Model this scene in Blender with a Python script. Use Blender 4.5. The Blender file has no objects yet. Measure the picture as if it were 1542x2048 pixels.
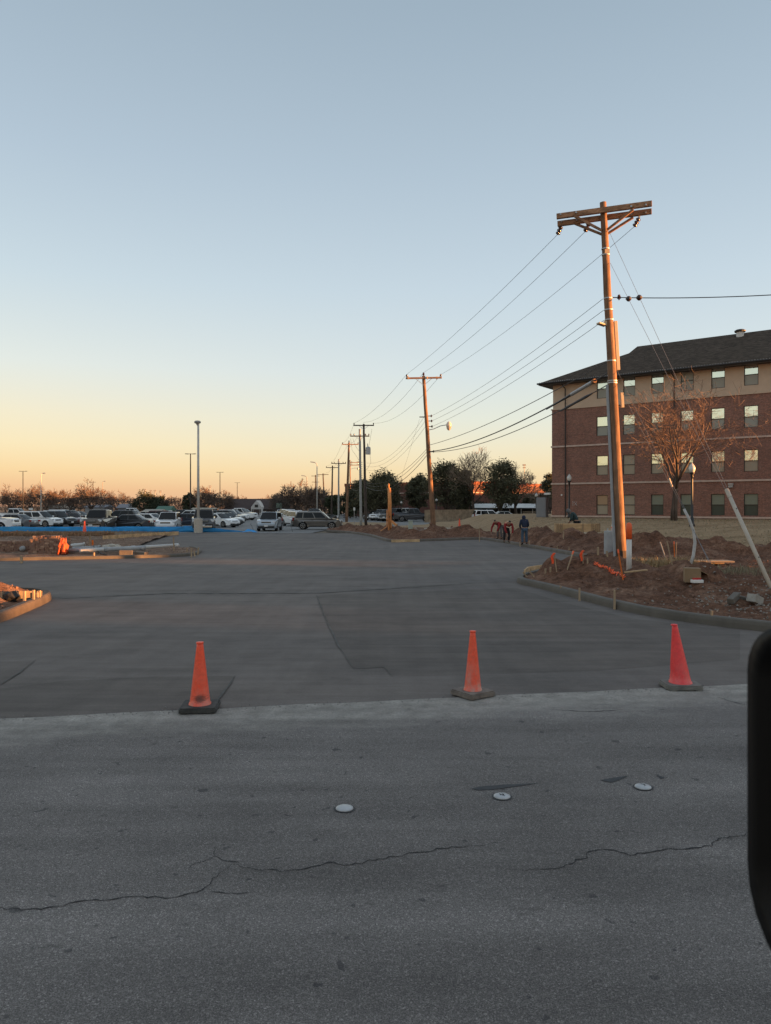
import bpy, bmesh, math, random
from mathutils import Vector, Matrix, noise, geometry
R = math.radians
scene = bpy.context.scene
COL = scene.collection
F, CX, HY, EYE = 1500.0, 771.0, 1012.0, 2.0   # focal length, centre and horizon in photo pixels, eye height

# ---------------------------------------------------------------- ground level
def gz(y):
    return -0.25 * min(1.0, max(0.0, (y - 8.0) / 32.0))

def at(px, py, D):
    return Vector(((px - CX) / F * D, D, EYE - (py - HY) / F * D))

def gp(px, py, lift=0.0):
    D = 30.0
    for _ in range(40):
        D = (EYE - gz(D) - lift) / ((py - HY) / F)
    return Vector(((px - CX) / F * D, D, gz(D) + lift))

def sm(a, b, t):
    t = min(1.0, max(0.0, (t - a) / (b - a)))
    return t * t * (3 - 2 * t)

def interp(pts, x):
    if x <= pts[0][0]: return pts[0][1]
    for (x0, y0), (x1, y1) in zip(pts, pts[1:]):
        if x <= x1: return y0 + (y1 - y0) * (x - x0) / (x1 - x0)
    return pts[-1][1]

# ---------------------------------------------------------------- objects
def obj(name, bm, mat=None, parent=None, smooth=False, loc=None):
    me = bpy.data.meshes.new(name)
    bmesh.ops.recalc_face_normals(bm, faces=bm.faces[:]) if not getattr(bm, 'keep', False) else None
    if smooth:
        for f in bm.faces: f.smooth = True
    bm.to_mesh(me); bm.free()
    o = bpy.data.objects.new(name, me)
    COL.objects.link(o)
    if mat:
        for m in (mat if isinstance(mat, (list, tuple)) else [mat]): me.materials.append(m)
    if parent: o.parent = parent
    if loc is not None: o.location = loc
    return o

def thing(name, label, cat, loc=(0, 0, 0), rotz=0.0, group=None):
    o = bpy.data.objects.new(name, None); COL.objects.link(o)
    o.empty_display_size = 0.2
    o.location = loc; o.rotation_euler = (0, 0, rotz)
    o['label'] = label; o['category'] = cat
    if group: o['group'] = group
    return o

def tag(o, label, cat, group=None):
    o['label'] = label; o['category'] = cat
    if group: o['group'] = group
    return o

def struct(o, label=None, kind='structure'):
    o['kind'] = kind
    if label: o['label'] = label; o['category'] = o.name.split('.')[0].replace('_', ' ')
    return o

def dup(root, loc, rotz, label, group=None, mats=None):
    def cp(o, par):
        c = o.copy(); COL.objects.link(c); c.parent = par
        if mats and c.data:
            for k, m in mats.items():
                if c.name.split('.')[0] == k: c.material_slots[0].link = 'OBJECT'; c.material_slots[0].material = m
        for ch in o.children: cp(ch, c)
        return c
    r = cp(root, None)
    r.location = loc; r.rotation_euler = (0, 0, rotz)
    r['label'] = label
    if group: r['group'] = group
    return r

# ---------------------------------------------------------------- shapes
def NB(): return bmesh.new()

def quad(bm, *pts):
    return bm.faces.new([bm.verts.new(p) for p in pts])

def box(bm, c, s, rot=None, bev=0.0):
    m = Matrix.Translation(Vector(c))
    if rot is not None: m = m @ rot.to_4x4()
    m = m @ Matrix.Diagonal((s[0], s[1], s[2], 1))
    r = bmesh.ops.create_cube(bm, size=1.0, matrix=m)
    if bev:
        es = list({e for v in r['verts'] for e in v.link_edges})
        bmesh.ops.bevel(bm, geom=es, offset=bev, segments=2, affect='EDGES', profile=0.6)
    return r

def rz(a): return Matrix.Rotation(a, 3, 'Z')
def rx(a): return Matrix.Rotation(a, 3, 'X')
def ry(a): return Matrix.Rotation(a, 3, 'Y')

def frame(d):
    d = d.normalized()
    up = Vector((0, 0, 1)) if abs(d.z) < 0.95 else Vector((1, 0, 0))
    a = d.cross(up).normalized(); b = a.cross(d).normalized()
    return a, b

def bar(bm, p0, p1, w, h, bev=0.0):
    p0, p1 = Vector(p0), Vector(p1); d = p1 - p0
    a, b = frame(d)
    rot = Matrix((a, d.normalized(), b)).transposed()
    return box(bm, (p0 + p1) / 2, (w, d.length, h), rot, bev)

def tube(bm, pts, rad, n=6, caps=True):
    pts = [Vector(p) for p in pts]
    if not isinstance(rad, (list, tuple)): rad = [rad] * len(pts)
    rings = []; a = None
    for i, p in enumerate(pts):
        d = (pts[min(i + 1, len(pts) - 1)] - pts[max(i - 1, 0)])
        if d.length < 1e-9: d = Vector((0, 0, 1))
        d.normalize()
        if a is None: a, b = frame(d)
        else:
            a = (a - d * a.dot(d))
            if a.length < 1e-6: a, b = frame(d)
            a.normalize(); b = a.cross(d).normalized()
        r = rad[i]
        rings.append([bm.verts.new(p + (a * math.cos(2 * math.pi * k / n) + b * math.sin(2 * math.pi * k / n)) * r) for k in range(n)])
    for r0, r1 in zip(rings, rings[1:]):
        for k in range(n):
            bm.faces.new((r0[k], r0[(k + 1) % n], r1[(k + 1) % n], r1[k]))
    if caps and n > 2:
        bm.faces.new(rings[0][::-1]); bm.faces.new(rings[-1])
    return rings

def lathe(bm, prof, n=16, m=None, caps=True):
    m = m or Matrix.Identity(4)
    rings = []
    for r, z in prof:
        rings.append([bm.verts.new(m @ Vector((r * math.cos(2 * math.pi * k / n), r * math.sin(2 * math.pi * k / n), z))) for k in range(n)])
    for r0, r1 in zip(rings, rings[1:]):
        for k in range(n):
            bm.faces.new((r0[k], r0[(k + 1) % n], r1[(k + 1) % n], r1[k]))
    if caps:
        bm.faces.new(rings[0][::-1]); bm.faces.new(rings[-1])

def prism(bm, poly, z0, z1):
    """poly of (x,y); vertical extrusion"""
    a = [bm.verts.new((x, y, z0)) for x, y in poly]; b = [bm.verts.new((x, y, z1)) for x, y in poly]
    n = len(poly)
    for k in range(n): bm.faces.new((a[k], a[(k + 1) % n], b[(k + 1) % n], b[k]))
    bm.faces.new(a[::-1]); bm.faces.new(b)

def ico(bm, c, r, sub=1, scale=(1, 1, 1), jit=0.0, rnd=random):
    res = bmesh.ops.create_icosphere(bm, subdivisions=sub, radius=r, matrix=Matrix.Translation(Vector(c)) @ Matrix.Diagonal((*scale, 1)))
    if jit:
        for v in res['verts']: v.co += Vector((rnd.uniform(-1, 1), rnd.uniform(-1, 1), rnd.uniform(-1, 1))) * jit
    return res['verts']

def rounded(w, h, r, n=4):
    out = []
    for cx, cy, a0 in ((w - r, h - r, 0), (-w + r, h - r, 90), (-w + r, -h + r, 180), (w - r, -h + r, 270)):
        for k in range(n + 1):
            a = R(a0 + 90 * k / n); out.append((cx + r * math.cos(a), cy + r * math.sin(a)))
    return out

# ---------------------------------------------------------------- materials
MATS = {}
class NT:
    def __init__(s, name):
        m = bpy.data.materials.new(name); m.use_nodes = True
        s.m = m; s.t = m.node_tree; s.n = s.t.nodes; s.bsdf = s.n['Principled BSDF']
    def new(s, typ, **kw):
        n = s.n.new(typ)
        for k, v in kw.items(): setattr(n, k, v)
        return n
    def link(s, a, b): s.t.links.new(a, b)
    def coord(s, scale=(1, 1, 1), rot=(0, 0, 0), out='Object'):
        tc = s.new('ShaderNodeTexCoord'); mp = s.new('ShaderNodeMapping')
        mp.inputs['Scale'].default_value = scale; mp.inputs['Rotation'].default_value = rot
        s.link(tc.outputs[out], mp.inputs['Vector']); return mp.outputs['Vector']
    def noise(s, vec, scale, detail=4, rough=0.55, dist=0.0):
        n = s.new('ShaderNodeTexNoise')
        n.inputs['Scale'].default_value = scale; n.inputs['Detail'].default_value = detail
        n.inputs['Roughness'].default_value = rough; n.inputs['Distortion'].default_value = dist
        s.link(vec, n.inputs['Vector']); return n.outputs['Fac']
    def ramp(s, fac, stops):
        r = s.new('ShaderNodeValToRGB'); e = r.color_ramp.elements
        while len(e) < len(stops): e.new(0.5)
        for el, (p, c) in zip(e, stops):
            el.position = p
            el.color = (c, c, c, 1) if not isinstance(c, (tuple, list)) else (*c[:3], 1)
        s.link(fac, r.inputs['Fac']); return r.outputs['Color']
    def mix(s, fac, a, b, typ='MIX'):
        n = s.new('ShaderNodeMix', data_type='RGBA', blend_type=typ)
        for i, v in ((0, fac), (6, a), (7, b)):
            if hasattr(v, 'is_linked') or hasattr(v, 'links'): s.link(v, n.inputs[i])
            elif i == 0: n.inputs[0].default_value = v
            else: n.inputs[i].default_value = (*v[:3], 1)
        return n.outputs[2]
    def math(s, op, a, b=None, c=None):
        n = s.new('ShaderNodeMath', operation=op)
        for i, v in enumerate((a, b, c)):
            if v is None: continue
            if hasattr(v, 'links'): s.link(v, n.inputs[i])
            else: n.inputs[i].default_value = v
        return n.outputs[0]
    def bump(s, h, strength=0.3, dist=0.02):
        b = s.new('ShaderNodeBump'); b.inputs['Strength'].default_value = strength; b.inputs['Distance'].default_value = dist
        s.link(h, b.inputs['Height']); s.link(b.outputs['Normal'], s.bsdf.inputs['Normal'])
    def color(s, c):
        if hasattr(c, 'links'): s.link(c, s.bsdf.inputs['Base Color'])
        else: s.bsdf.inputs['Base Color'].default_value = (*c, 1)
    def set(s, **kw):
        for k, v in kw.items():
            s.bsdf.inputs[k.replace('_', ' ')].default_value = v

def mat(name, col, rough=0.6, var=0.0, scale=4.0, stretch=(1, 1, 1), bump=0.0, metal=0.0, coat=0.0, bscale=None, spec=0.5, col2=None):
    if name in MATS: return MATS[name]
    t = NT(name); t.set(Roughness=rough, Metallic=metal)
    t.bsdf.inputs['Specular IOR Level'].default_value = spec
    if coat: t.bsdf.inputs['Coat Weight'].default_value = coat; t.bsdf.inputs['Coat Roughness'].default_value = 0.04
    if var or bump:
        v = t.coord(scale=stretch)
        f = t.noise(v, scale, 5, 0.6)
        c2 = col2 or tuple(max(0, c * (1 - var)) for c in col)
        c1 = col if col2 else tuple(c * (1 + var) for c in col)
        t.color(t.ramp(f, [(0.3, c2), (0.7, c1)]))
        if bump: t.bump(t.noise(v, bscale or scale * 3, 4, 0.65), bump, 0.02)
    else: t.color(col)
    MATS[name] = t.m
    return t.m
# ================================================================= GROUND
UX, UY = 0.984, 0.176            # direction of the road
def rn(x, y): return -UY * x + UX * y
EDGE = 7.59                       # road edge in rn()

def asphalt_mat():
    t = NT('asphalt'); v = t.coord()
    grain = t.noise(v, 160, 4, 0.8)
    vor = t.new('ShaderNodeTexVoronoi'); vor.inputs['Scale'].default_value = 125; t.link(v, vor.inputs['Vector'])
    g = t.ramp(grain, [(0.33, (0.071, 0.064, 0.060)), (0.5, (0.180, 0.165, 0.156)), (0.68, (0.41, 0.375, 0.35))])
    sp = t.new('ShaderNodeSeparateColor'); t.link(vor.outputs['Color'], sp.inputs['Color'])
    st = t.ramp(sp.outputs[0], [(0.0, 0.72), (0.7, 1.0), (0.9, 1.2), (1.0, 1.6)])
    c = t.mix(1.0, g, st, 'MULTIPLY')
    big = t.noise(v, 0.7, 4, 0.6)
    c = t.mix(1.0, c, t.ramp(big, [(0.3, 0.82), (0.7, 1.14)]), 'MULTIPLY')
    vs = t.coord(scale=(0.25, 2.2, 1), rot=(0, 0, -0.177))
    wear = t.noise(vs, 1.1, 3, 0.5)
    c = t.mix(1.0, c, t.ramp(wear, [(0.35, 0.86), (0.65, 1.1)]), 'MULTIPLY')
    spots = t.noise(v, 9, 2, 0.5)
    c = t.mix(t.ramp(spots, [(0.0, 0.75), (0.285, 0.55), (0.325, 0.0)]), c, (0.035, 0.037, 0.04))
    # pale grout dust along the new joint
    sx = t.new('ShaderNodeSeparateXYZ'); t.link(t.coord(), sx.inputs[0])
    d = t.math('ADD', t.math('MULTIPLY', sx.outputs[0], -UY), t.math('MULTIPLY', sx.outputs[1], UX))
    n2 = t.noise(t.coord(scale=(0.5, 1.6, 1), rot=(0, 0, -0.177)), 1.7, 6, 0.65)
    d2 = t.math('ADD', d, t.math('MULTIPLY', t.math('SUBTRACT', n2, 0.5), 1.5))
    dust = t.ramp(t.math('MULTIPLY', t.math('SUBTRACT', d2, 6.62), 1.15), [(0.0, 0.0), (0.45, 0.55), (1.0, 0.95)])
    fine = t.noise(v, 38, 4, 0.7)
    dust = t.mix(1.0, dust, t.ramp(fine, [(0.3, 0.35), (0.6, 1.0)]), 'MULTIPLY')
    c = t.mix(dust, c, t.ramp(t.noise(v, 6, 4, 0.6), [(0.3, (0.25, 0.235, 0.21)), (0.7, (0.44, 0.41, 0.37))]))
    lane = t.noise(t.coord(scale=(0.12, 1.0, 1), rot=(0, 0, -0.177)), 1.6, 4, 0.6)
    c = t.mix(1.0, c, t.ramp(lane, [(0.36, 0.84), (0.5, 1.0), (0.66, 1.13)]), 'MULTIPLY')
    drip = t.noise(t.coord(scale=(1.0, 2.2, 1), rot=(0, 0, -0.177)), 3.1, 5, 0.62)
    c = t.mix(t.ramp(drip, [(0.28, 0.55), (0.36, 0.0)]), c, (0.06, 0.055, 0.052))
    t.color(c); t.set(Roughness=0.9)
    t.bsdf.inputs['Specular IOR Level'].default_value = 0.2
    t.bump(t.math('ADD', grain, t.math('MULTIPLY', vor.outputs['Distance'], -0.5)), 0.55, 0.012)
    return t.m

def concrete_mat(name, base, streak=0.13):
    t = NT(name)
    v = t.coord()
    vs = t.coord(scale=(0.16, 2.6, 1), rot=(0, 0, -0.177))
    s1 = t.noise(vs, 1.6, 6, 0.62, 0.4)
    c = t.ramp(s1, [(0.28, tuple(b * (1 - streak) for b in base)), (0.72, tuple(b * (1 + streak) for b in base))])
    s2 = t.noise(t.coord(scale=(0.35, 1.0, 1), rot=(0, 0, -0.177)), 0.35, 4, 0.6)
    c = t.mix(1.0, c, t.ramp(s2, [(0.3, (0.82, 0.83, 0.85)), (0.7, (1.14, 1.12, 1.1))]), 'MULTIPLY')
    br = t.noise(t.coord(scale=(0.6, 30, 1), rot=(0, 0, -0.177)), 3.0, 3, 0.6)
    st = t.noise(v, 0.9, 7, 0.7); c = t.mix(1.0, c, t.ramp(st, [(0.3, 0.8), (0.5, 1.0), (0.72, 1.16)]), 'MULTIPLY')
    c = t.mix(1.0, c, t.ramp(br, [(0.3, 0.9), (0.7, 1.09)]), 'MULTIPLY')
    f = t.noise(v, 55, 3, 0.7)
    c = t.mix(1.0, c, t.ramp(f, [(0.3, 0.88), (0.7, 1.1)]), 'MULTIPLY')
    tr = t.noise(t.coord(scale=(2.4, 0.10, 1), rot=(0, 0, 0.05)), 1.3, 4, 0.55)
    c = t.mix(1.0, c, t.ramp(tr, [(0.3, 0.93), (0.5, 1.0), (0.7, 1.07)]), 'MULTIPLY')
    sp = t.noise(v, 2.3, 6, 0.75)
    c = t.mix(t.ramp(sp, [(0.66, 0.0), (0.74, 0.35)]), c, (0.27, 0.24, 0.21))
    t.color(c); t.set(Roughness=0.8)
    t.bsdf.inputs['Specular IOR Level'].default_value = 0.10
    t.bump(t.math('ADD', br, t.math('MULTIPLY', f, 0.5)), 0.25, 0.006)
    return t.m

def dirt_mat(name, a, b, c3, bs=1.0):
    t = NT(name); v = t.coord()
    n1 = t.noise(v, 1.1, 8, 0.65); n2 = t.noise(v, 9, 6, 0.72)
    c = t.ramp(n1, [(0.3, a), (0.52, b), (0.68, c3)])
    c = t.mix(1.0, c, t.ramp(n2, [(0.3, 0.38), (0.5, 1.0), (0.72, 1.6)]), 'MULTIPLY')
    n3 = t.noise(v, 26, 2, 0.5)
    c = t.mix(t.ramp(n3, [(0.69, 0.0), (0.73, 0.75)]), c, (0.33, 0.27, 0.22))
    t.color(c); t.set(Roughness=0.95); t.bsdf.inputs['Specular IOR Level'].default_value = 0.15
    t.bump(t.math('ADD', n2, n1), 0.8 * bs, 0.08)
    return t.m

def dry_lawn_mat():
    t = NT('dry_lawn')
    v = t.coord(scale=(0.35, 1.0, 1.0)); n1 = t.noise(v, 1.2, 7, 0.7); n2 = t.noise(t.coord(scale=(0.5, 1.6, 1)), 13, 5, 0.7)
    c = t.ramp(n1, [(0.28, (0.21, 0.143, 0.083)), (0.5, (0.33, 0.233, 0.142)), (0.72, (0.44, 0.32, 0.20))])
    c = t.mix(1.0, c, t.ramp(n2, [(0.3, 0.62), (0.7, 1.32)]), 'MULTIPLY')
    t.color(c); t.set(Roughness=0.95); t.bsdf.inputs['Specular IOR Level'].default_value = 0.1
    t.bump(n2, 0.9, 0.06)
    return t.m

M_ASPH = asphalt_mat()
M_CONC = concrete_mat('fresh_concrete', (0.158, 0.139, 0.127))
M_CONC_D = concrete_mat('newest_concrete', (0.134, 0.117, 0.106), 0.16)
M_CONC_L = concrete_mat('cured_concrete', (0.162, 0.144, 0.132))
M_KERB = mat('kerb_concrete', (0.125, 0.108, 0.09), 0.8, 0.28, 2.2, bump=0.3, bscale=25)
M_KERB_N = mat('kerb_concrete_new', (0.100, 0.088, 0.073), 0.75, 0.22, 2.0, bump=0.25, bscale=25)
M_DIRT = dirt_mat('red_dirt', (0.085, 0.041, 0.026), (0.155, 0.080, 0.051), (0.26, 0.155, 0.105))
M_FIELD = dirt_mat('field_dirt', (0.10, 0.058, 0.04), (0.19, 0.12, 0.083), (0.27, 0.195, 0.14), 0.6)
M_LAWN = dry_lawn_mat()
M_LOT = mat('parking_asphalt', (0.175, 0.17, 0.165), 0.85, 0.16, 0.25, bump=0.1, bscale=20)
M_LAND = mat('far_land', (0.15, 0.115, 0.075), 0.95, 0.35, 0.05)
M_CRACK = mat('crack_dark', (0.018, 0.018, 0.02), 0.95)
M_JOINT = mat('joint_dark', (0.082, 0.078, 0.072), 0.9, .4, 3)
M_TAR = mat('tar', (0.032, 0.033, 0.036), 0.7, 0.3, 30)

def sheet(name, poly, mat_, lift, zf=None):
    """flat area following the ground level; poly of (x,y)"""
    bm = NB()
    vs = [bm.verts.new((x, y, 0)) for x, y in poly]
    es = [bm.edges.new((vs[i], vs[(i + 1) % len(vs)])) for i in range(len(vs))]
    bmesh.ops.triangle_fill(bm, edges=es, use_beauty=True)
    for yy in (8.0, 40.0):
        bmesh.ops.bisect_plane(bm, geom=bm.verts[:] + bm.edges[:] + bm.faces[:], plane_co=(0, yy, 0), plane_no=(0, 1, 0))
    for v in bm.verts: v.co.z = gz(v.co.y) + lift
    for f in bm.faces:
        if f.normal.z < 0: f.normal_flip()
    bm.normal_update()
    for f in bm.faces:
        if f.normal.z < 0: f.normal_flip()
    return struct(obj(name, bm, mat_))

def pxpoly(pts): return [tuple(gp(x, y)[:2]) for x, y in pts]

# one sheet to the horizon
sheet('ground', [(-3000, -60), (3000, -60), (3000, 4500), (-3000, 4500)], M_LAND, -0.06)
rnd = random.Random(5)
# road: from behind the camera to the ragged joint with the new concrete
n_e = 260
edge_pts = []
for i in range(n_e + 1):
    s = -26 + 52 * i / n_e
    k = EDGE + 0.035 * noise.noise(Vector((s * 1.3, 0, 0))) + 0.018 * noise.noise(Vector((s * 7, 3, 0)))
    edge_pts.append((UX * s - UY * k, UY * s + UX * k))
def road_pt(s, k): return (UX * s - UY * k, UY * s + UX * k)
sheet('road', [road_pt(-400, EDGE), road_pt(-400, -6), road_pt(400, -6), road_pt(400, EDGE)] + edge_pts[::-1], M_ASPH, 0.0)
# new concrete driveway
far_edge = [gp(360, 1066), gp(520, 1065), gp(640, 1063.5)]
sheet('concrete_driveway', [road_pt(-70, EDGE + .08)] + [(x - UY * -0.0, y - 0.03) for x, y in edge_pts] + [road_pt(70, EDGE + .08), (60, 62.5), (-75, 62.5)], M_CONC, -0.006)
# separately poured slabs, each a shade apart, and their joints
slabs = [
 ('concrete_slab', M_CONC_D, [(632, 1190), (655, 1243), (676, 1290), (708, 1337), (768, 1334), (782, 1351), (900, 1350), (1200, 1340), (1480, 1318), (1480, 1262), (1262, 1236), (1120, 1203), (1034, 1176), (900, 1180)], 0.0),
 ('concrete_slab', M_CONC_D, [(-60, 1324), (71, 1320), (40, 1345), (0, 1370), (-60, 1395)], 0.0),
 ('concrete_slab', M_CONC_D, [(-60, 1384), (120, 1362), (300, 1353), (470, 1351), (455, 1378), (430, 1407), (330, 1421), (-60, 1440)], 0.004),
 ('concrete_slab', M_CONC_L, [(100, 1193), (330, 1188), (640, 1186), (1034, 1161), (1090, 1140), (1208, 1124), (1100, 1105), (1000, 1087), (782, 1087), (720, 1073), (560, 1067), (420, 1067), (405, 1108), (300, 1150)], -0.004),
]
for nm, m, pts, lf in slabs: sheet(nm, pxpoly(pts), m, -0.0045 + lf * .3)

def ribbon(name, pts, w, mat_, lift, seed=1, jag=0.5, step=0.06):
    rr = random.Random(seed); P = []
    for (x0, y0), (x1, y1) in zip(pts, pts[1:]):
        n = max(2, int(math.hypot(x1 - x0, y1 - y0) / step))
        for i in range(n):
            P.append((x0 + (x1 - x0) * i / n, y0 + (y1 - y0) * i / n))
    P.append(pts[-1])
    bm = NB(); prev = None; n = len(P)
    off = 0
    for i, (x, y) in enumerate(P):
        a = P[min(i + 1, n - 1)]; b = P[max(i - 1, 0)]
        dx, dy = a[0] - b[0], a[1] - b[1]; l = math.hypot(dx, dy) or 1
        nx, ny = -dy / l, dx / l
        off = 0.72 * off + rr.uniform(-1, 1) * w * jag * 1.6
        ww = w * 0.5 * rr.uniform(0.35, 1.5) * (0.25 + min(1, 4 * min(i, n - 1 - i) / n))
        x += nx * off; y += ny * off
        cur = [bm.verts.new((x + nx * ww, y + ny * ww, gz(y) + lift)), bm.verts.new((x - nx * ww, y - ny * ww, gz(y) + lift))]
        if prev: bm.faces.new((prev[0], prev[1], cur[1], cur[0]))
        prev = cur
    for f in bm.faces:
        f.normal_update()
        if f.normal.z < 0: f.normal_flip()
    return struct(obj(name, bm, mat_))

CR = [
 [(-40, 1812), (0, 1818), (40, 1824), (110, 1817), (168, 1801), (260, 1796), (330, 1797), (392, 1786), (418, 1762), (447, 1744), (465, 1729)],
 [(465, 1729), (478, 1735), (520, 1737), (562, 1744), (600, 1736), (655, 1727), (705, 1733), (770, 1718), (830, 1704), (872, 1697), (925, 1692), (1000, 1685)],
 [(1018, 1741), (1080, 1737), (1130, 1728), (1168, 1715), (1176, 1702), (1205, 1698), (1260, 1711), (1310, 1700), (1330, 1693), (1372, 1694), (1418, 1690), (1428, 1678), (1480, 1672), (1520, 1660)],
 [(430, 1694), (432, 1712), (418, 1720), (392, 1728), (378, 1740)],
 [(432, 1712), (450, 1722), (490, 1724)],
 [(392, 1786), (440, 1790), (520, 1788)],
 [(1440, 1396), (1480, 1408), (1500, 1412)],
 [(1100, 1420), (1180, 1424), (1250, 1419)],
]
for i, c in enumerate(CR):
    ribbon('road_crack', pxpoly(c), (0.0068 if i < 3 else 0.0045) if i < 6 else 0.008, M_CRACK, 0.003, 10 + i, 1.5 if i < 6 else .6, 0.028)
JT = [
 ([(-40, 1200), (100, 1198), (330, 1187), (640, 1186), (1034, 1161)], 0.06),
 ([(632, 1190), (655, 1243), (676, 1290), (708, 1337)], 0.022), ([(708, 1337), (768, 1334), (782, 1351)], 0.016),
 ([(470, 1352), (462, 1366), (440, 1395), (430, 1407)], 0.018), ([(71, 1320), (40, 1345), (0, 1370)], 0.02),
 ([(110, 1150), (600, 1140), (1060, 1128)], 0.035), ([(400, 1098), (700, 1096), (1030, 1092)], 0.05),
 ]
for i, (c, w) in enumerate(JT): ribbon('concrete_joint', pxpoly(c), w, M_JOINT, 0.006, 40 + i, 0.12, 0.15)
# tar smears
for pts in ([(942, 1578), (960, 1574), (1010, 1570), (1060, 1568), (1085, 1566), (1030, 1574), (985, 1580), (955, 1581)],
            [(1200, 1561), (1222, 1557), (1258, 1552), (1240, 1560), (1222, 1566)], [(1312, 1550), (1330, 1556), (1322, 1559)]):
    sheet('tar_patch', pxpoly(pts), M_TAR, 0.004)

# parking lot and side road
sheet('parking_lot', [(-160, 62.56), (-6.2, 62.56), (-5.6, 70), (-2.5, 75), (4, 84), (6.5, 100), (16, 101), (16, 132), (4, 135), (-2, 240), (-160, 240)], M_LOT, -0.006)
sheet('grass_verge', pxpoly([(655, 1054), (700, 1053.5), (770, 1053), (800, 1048), (770, 1045.5), (690, 1044.5), (670, 1046)]), M_LAWN, 0.03)
sheet('side_road', [(6, 103), (60, 106), (60, 116), (6, 112)], M_LOT, 0.0)

# ---------------------------------------------------------------- heightfields
def yb_lawn(x): return interp([(6.5, 75), (8.5, 62), (9, 56), (10, 48), (12.7, 40), (17, 33.3), (21, 30), (30, 28), (60, 27)], x)
def plateau(x, y):
    ys = 40 - 0.6 * min(10, max(0, x - 10))
    return 1.15 * sm(ys - 4, ys + 13, y) * sm(8.5, 12.5, x) * (1 - sm(92, 112, y))
BUMPS = [(5.85, 20.9, .60, 1.15, 1.25), (4.6, 20.6, .30, .8, .9), (6.7, 18.6, .42, 1.1, 1.1), (7.7, 17.2, .24, 1.2, 1.1), (7.2, 21.6, .30, 1.0, 1.0), (8.9, 16.2, .18, 1.5, 1.0),
         (10.9, 31.0, .70, 1.3, 1.5), (12.6, 30.6, .55, 1.2, 1.6), (9.9, 28.8, .2, .8, .8), (14.5, 30.5, .35, 1.5, 1.3), (16.5, 28.5, .4, 2, 1.2),
         (8.4, 45.5, .5, 1.0, 1.3), (9.0, 42.6, .72, .9, 1.3), (9.75, 39.6, .80, .9, 1.2), (10.2, 36.8, .72, .9, 1.2), (10.6, 34.2, .50, .9, 1.2), (11.8, 36, .3, 1, 1.2),
         (5.0, 53.2, .55, 1.7, 1.3), (1.4, 55.5, .38, 1.7, 1.3), (2.2, 50, .42, 1.2, 1.0), (.3, 50.6, .36, 1, 1), (-1.4, 63, .5, 1.6, 1.5), (-.2, 60.4, .35, 1.2, 1.2), (-4, 66.5, .3, 1.4, 1.0), (-2.6, 67.4, .32, 1.2, 1.0), (4, 47.8, .2, 2, .8)]
RIDGES = [(.68, 1.0, [(8.3, 46.2), (9.0, 42.6), (9.75, 39.6), (10.3, 36.6), (10.7, 33.4)]), (.5, .95, [(3.6, 53.8), (5.2, 53.2), (6.2, 52.2)]), (.46, .9, [(-3.4, 65.6), (-1.5, 62.4), (.2, 57.5), (1.2, 51), (3.0, 49.6)]),
          (.46, .8, [(4.5, 20.7), (6.0, 20.3), (6.8, 18.8), (7.3, 17.6)]), (.55, .95, [(10.2, 30.4), (12.5, 30.6), (15.5, 29.4), (18, 28)])]
KERBS = []        # filled below: polylines used to keep the dirt low beside a kerb
def kerb_dist(x, y):
    best = 9.0; p = Vector((x, y))
    for pl in KERBS:
        for a, b in zip(pl, pl[1:]):
            ax, ay = a; bx, by = b; dx, dy = bx - ax, by - ay
            t = max(0, min(1, ((x - ax) * dx + (y - ay) * dy) / (dx * dx + dy * dy + 1e-9)))
            d = math.hypot(x - ax - dx * t, y - ay - dy * t)
            if d < best: best = d
    return best
def H(x, y):
    h = gz(y) + plateau(x, y)
    b = 0.12
    for cx, cy, hh, sx, sy in BUMPS:
        q = ((x - cx) / sx) ** 2 + ((y - cy) / sy) ** 2
        if q < 7: b += (.8 if cy > 33 else .95) * hh * math.exp(-q)
    for hh, wd, pl in RIDGES:
        for (ax, ay), (bx, by) in zip(pl, pl[1:]):
            if not (min(ax, bx) - 3 * wd < x < max(ax, bx) + 3 * wd and min(ay, by) - 3 * wd < y < max(ay, by) + 3 * wd): continue
            dx, dy = bx - ax, by - ay; tt = max(0, min(1, ((x - ax) * dx + (y - ay) * dy) / (dx * dx + dy * dy)))
            d2 = (x - ax - dx * tt) ** 2 + (y - ay - dy * tt) ** 2
            b = max(b, .12 + hh * math.exp(-d2 / wd ** 2) * (1 + 1.1 * noise.noise(Vector((x * .9 + ax, y * .9, 8)))+ .5 * noise.noise(Vector((x * 2.3, y * 2.3, 2)))))
    lawn = sm(-1.0, 1.5, y - yb_lawn(x))
    rough = noise.fractal(Vector((x * 1.1, y * 1.1, 0)), 0.8, 2.1, 4) * 0.10 + noise.fractal(Vector((x * 3.6, y * 3.6, 3)), 0.7, 2.2, 3) * 0.085
    b += rough * (1 - 0.75 * lawn)
    k = sm(0.1, 0.85, kerb_dist(x, y))
    return h + 0.11 * (1 - k) + b * k

def cdt(loop, res, inside_pts, zf):
    """constrained triangulation of a polygon with jittered inner points"""
    L = []
    for (x0, y0), (x1, y1) in zip(loop, loop[1:] + loop[:1]):
        n = max(1, int(math.hypot(x1 - x0, y1 - y0) / res(x0, y0)))
        for i in range(n): L.append(Vector((x0 + (x1 - x0) * i / n, y0 + (y1 - y0) * i / n)))
    nL = len(L)
    pts = L + [Vector(p) for p in inside_pts]
    v, e, f, *_ = geometry.delaunay_2d_cdt(pts, [(i, (i + 1) % nL) for i in range(nL)], [], 1, 1e-5)
    return [(p.x, p.y, zf(p.x, p.y)) for p in v], f

def in_poly(x, y, poly):
    c = False; j = len(poly) - 1
    for i in range(len(poly)):
        xi, yi = poly[i]; xj, yj = poly[j]
        if (yi > y) != (yj > y) and x < (xj - xi) * (y - yi) / (yj - yi) + xi: c = not c
        j = i
    return c

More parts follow.
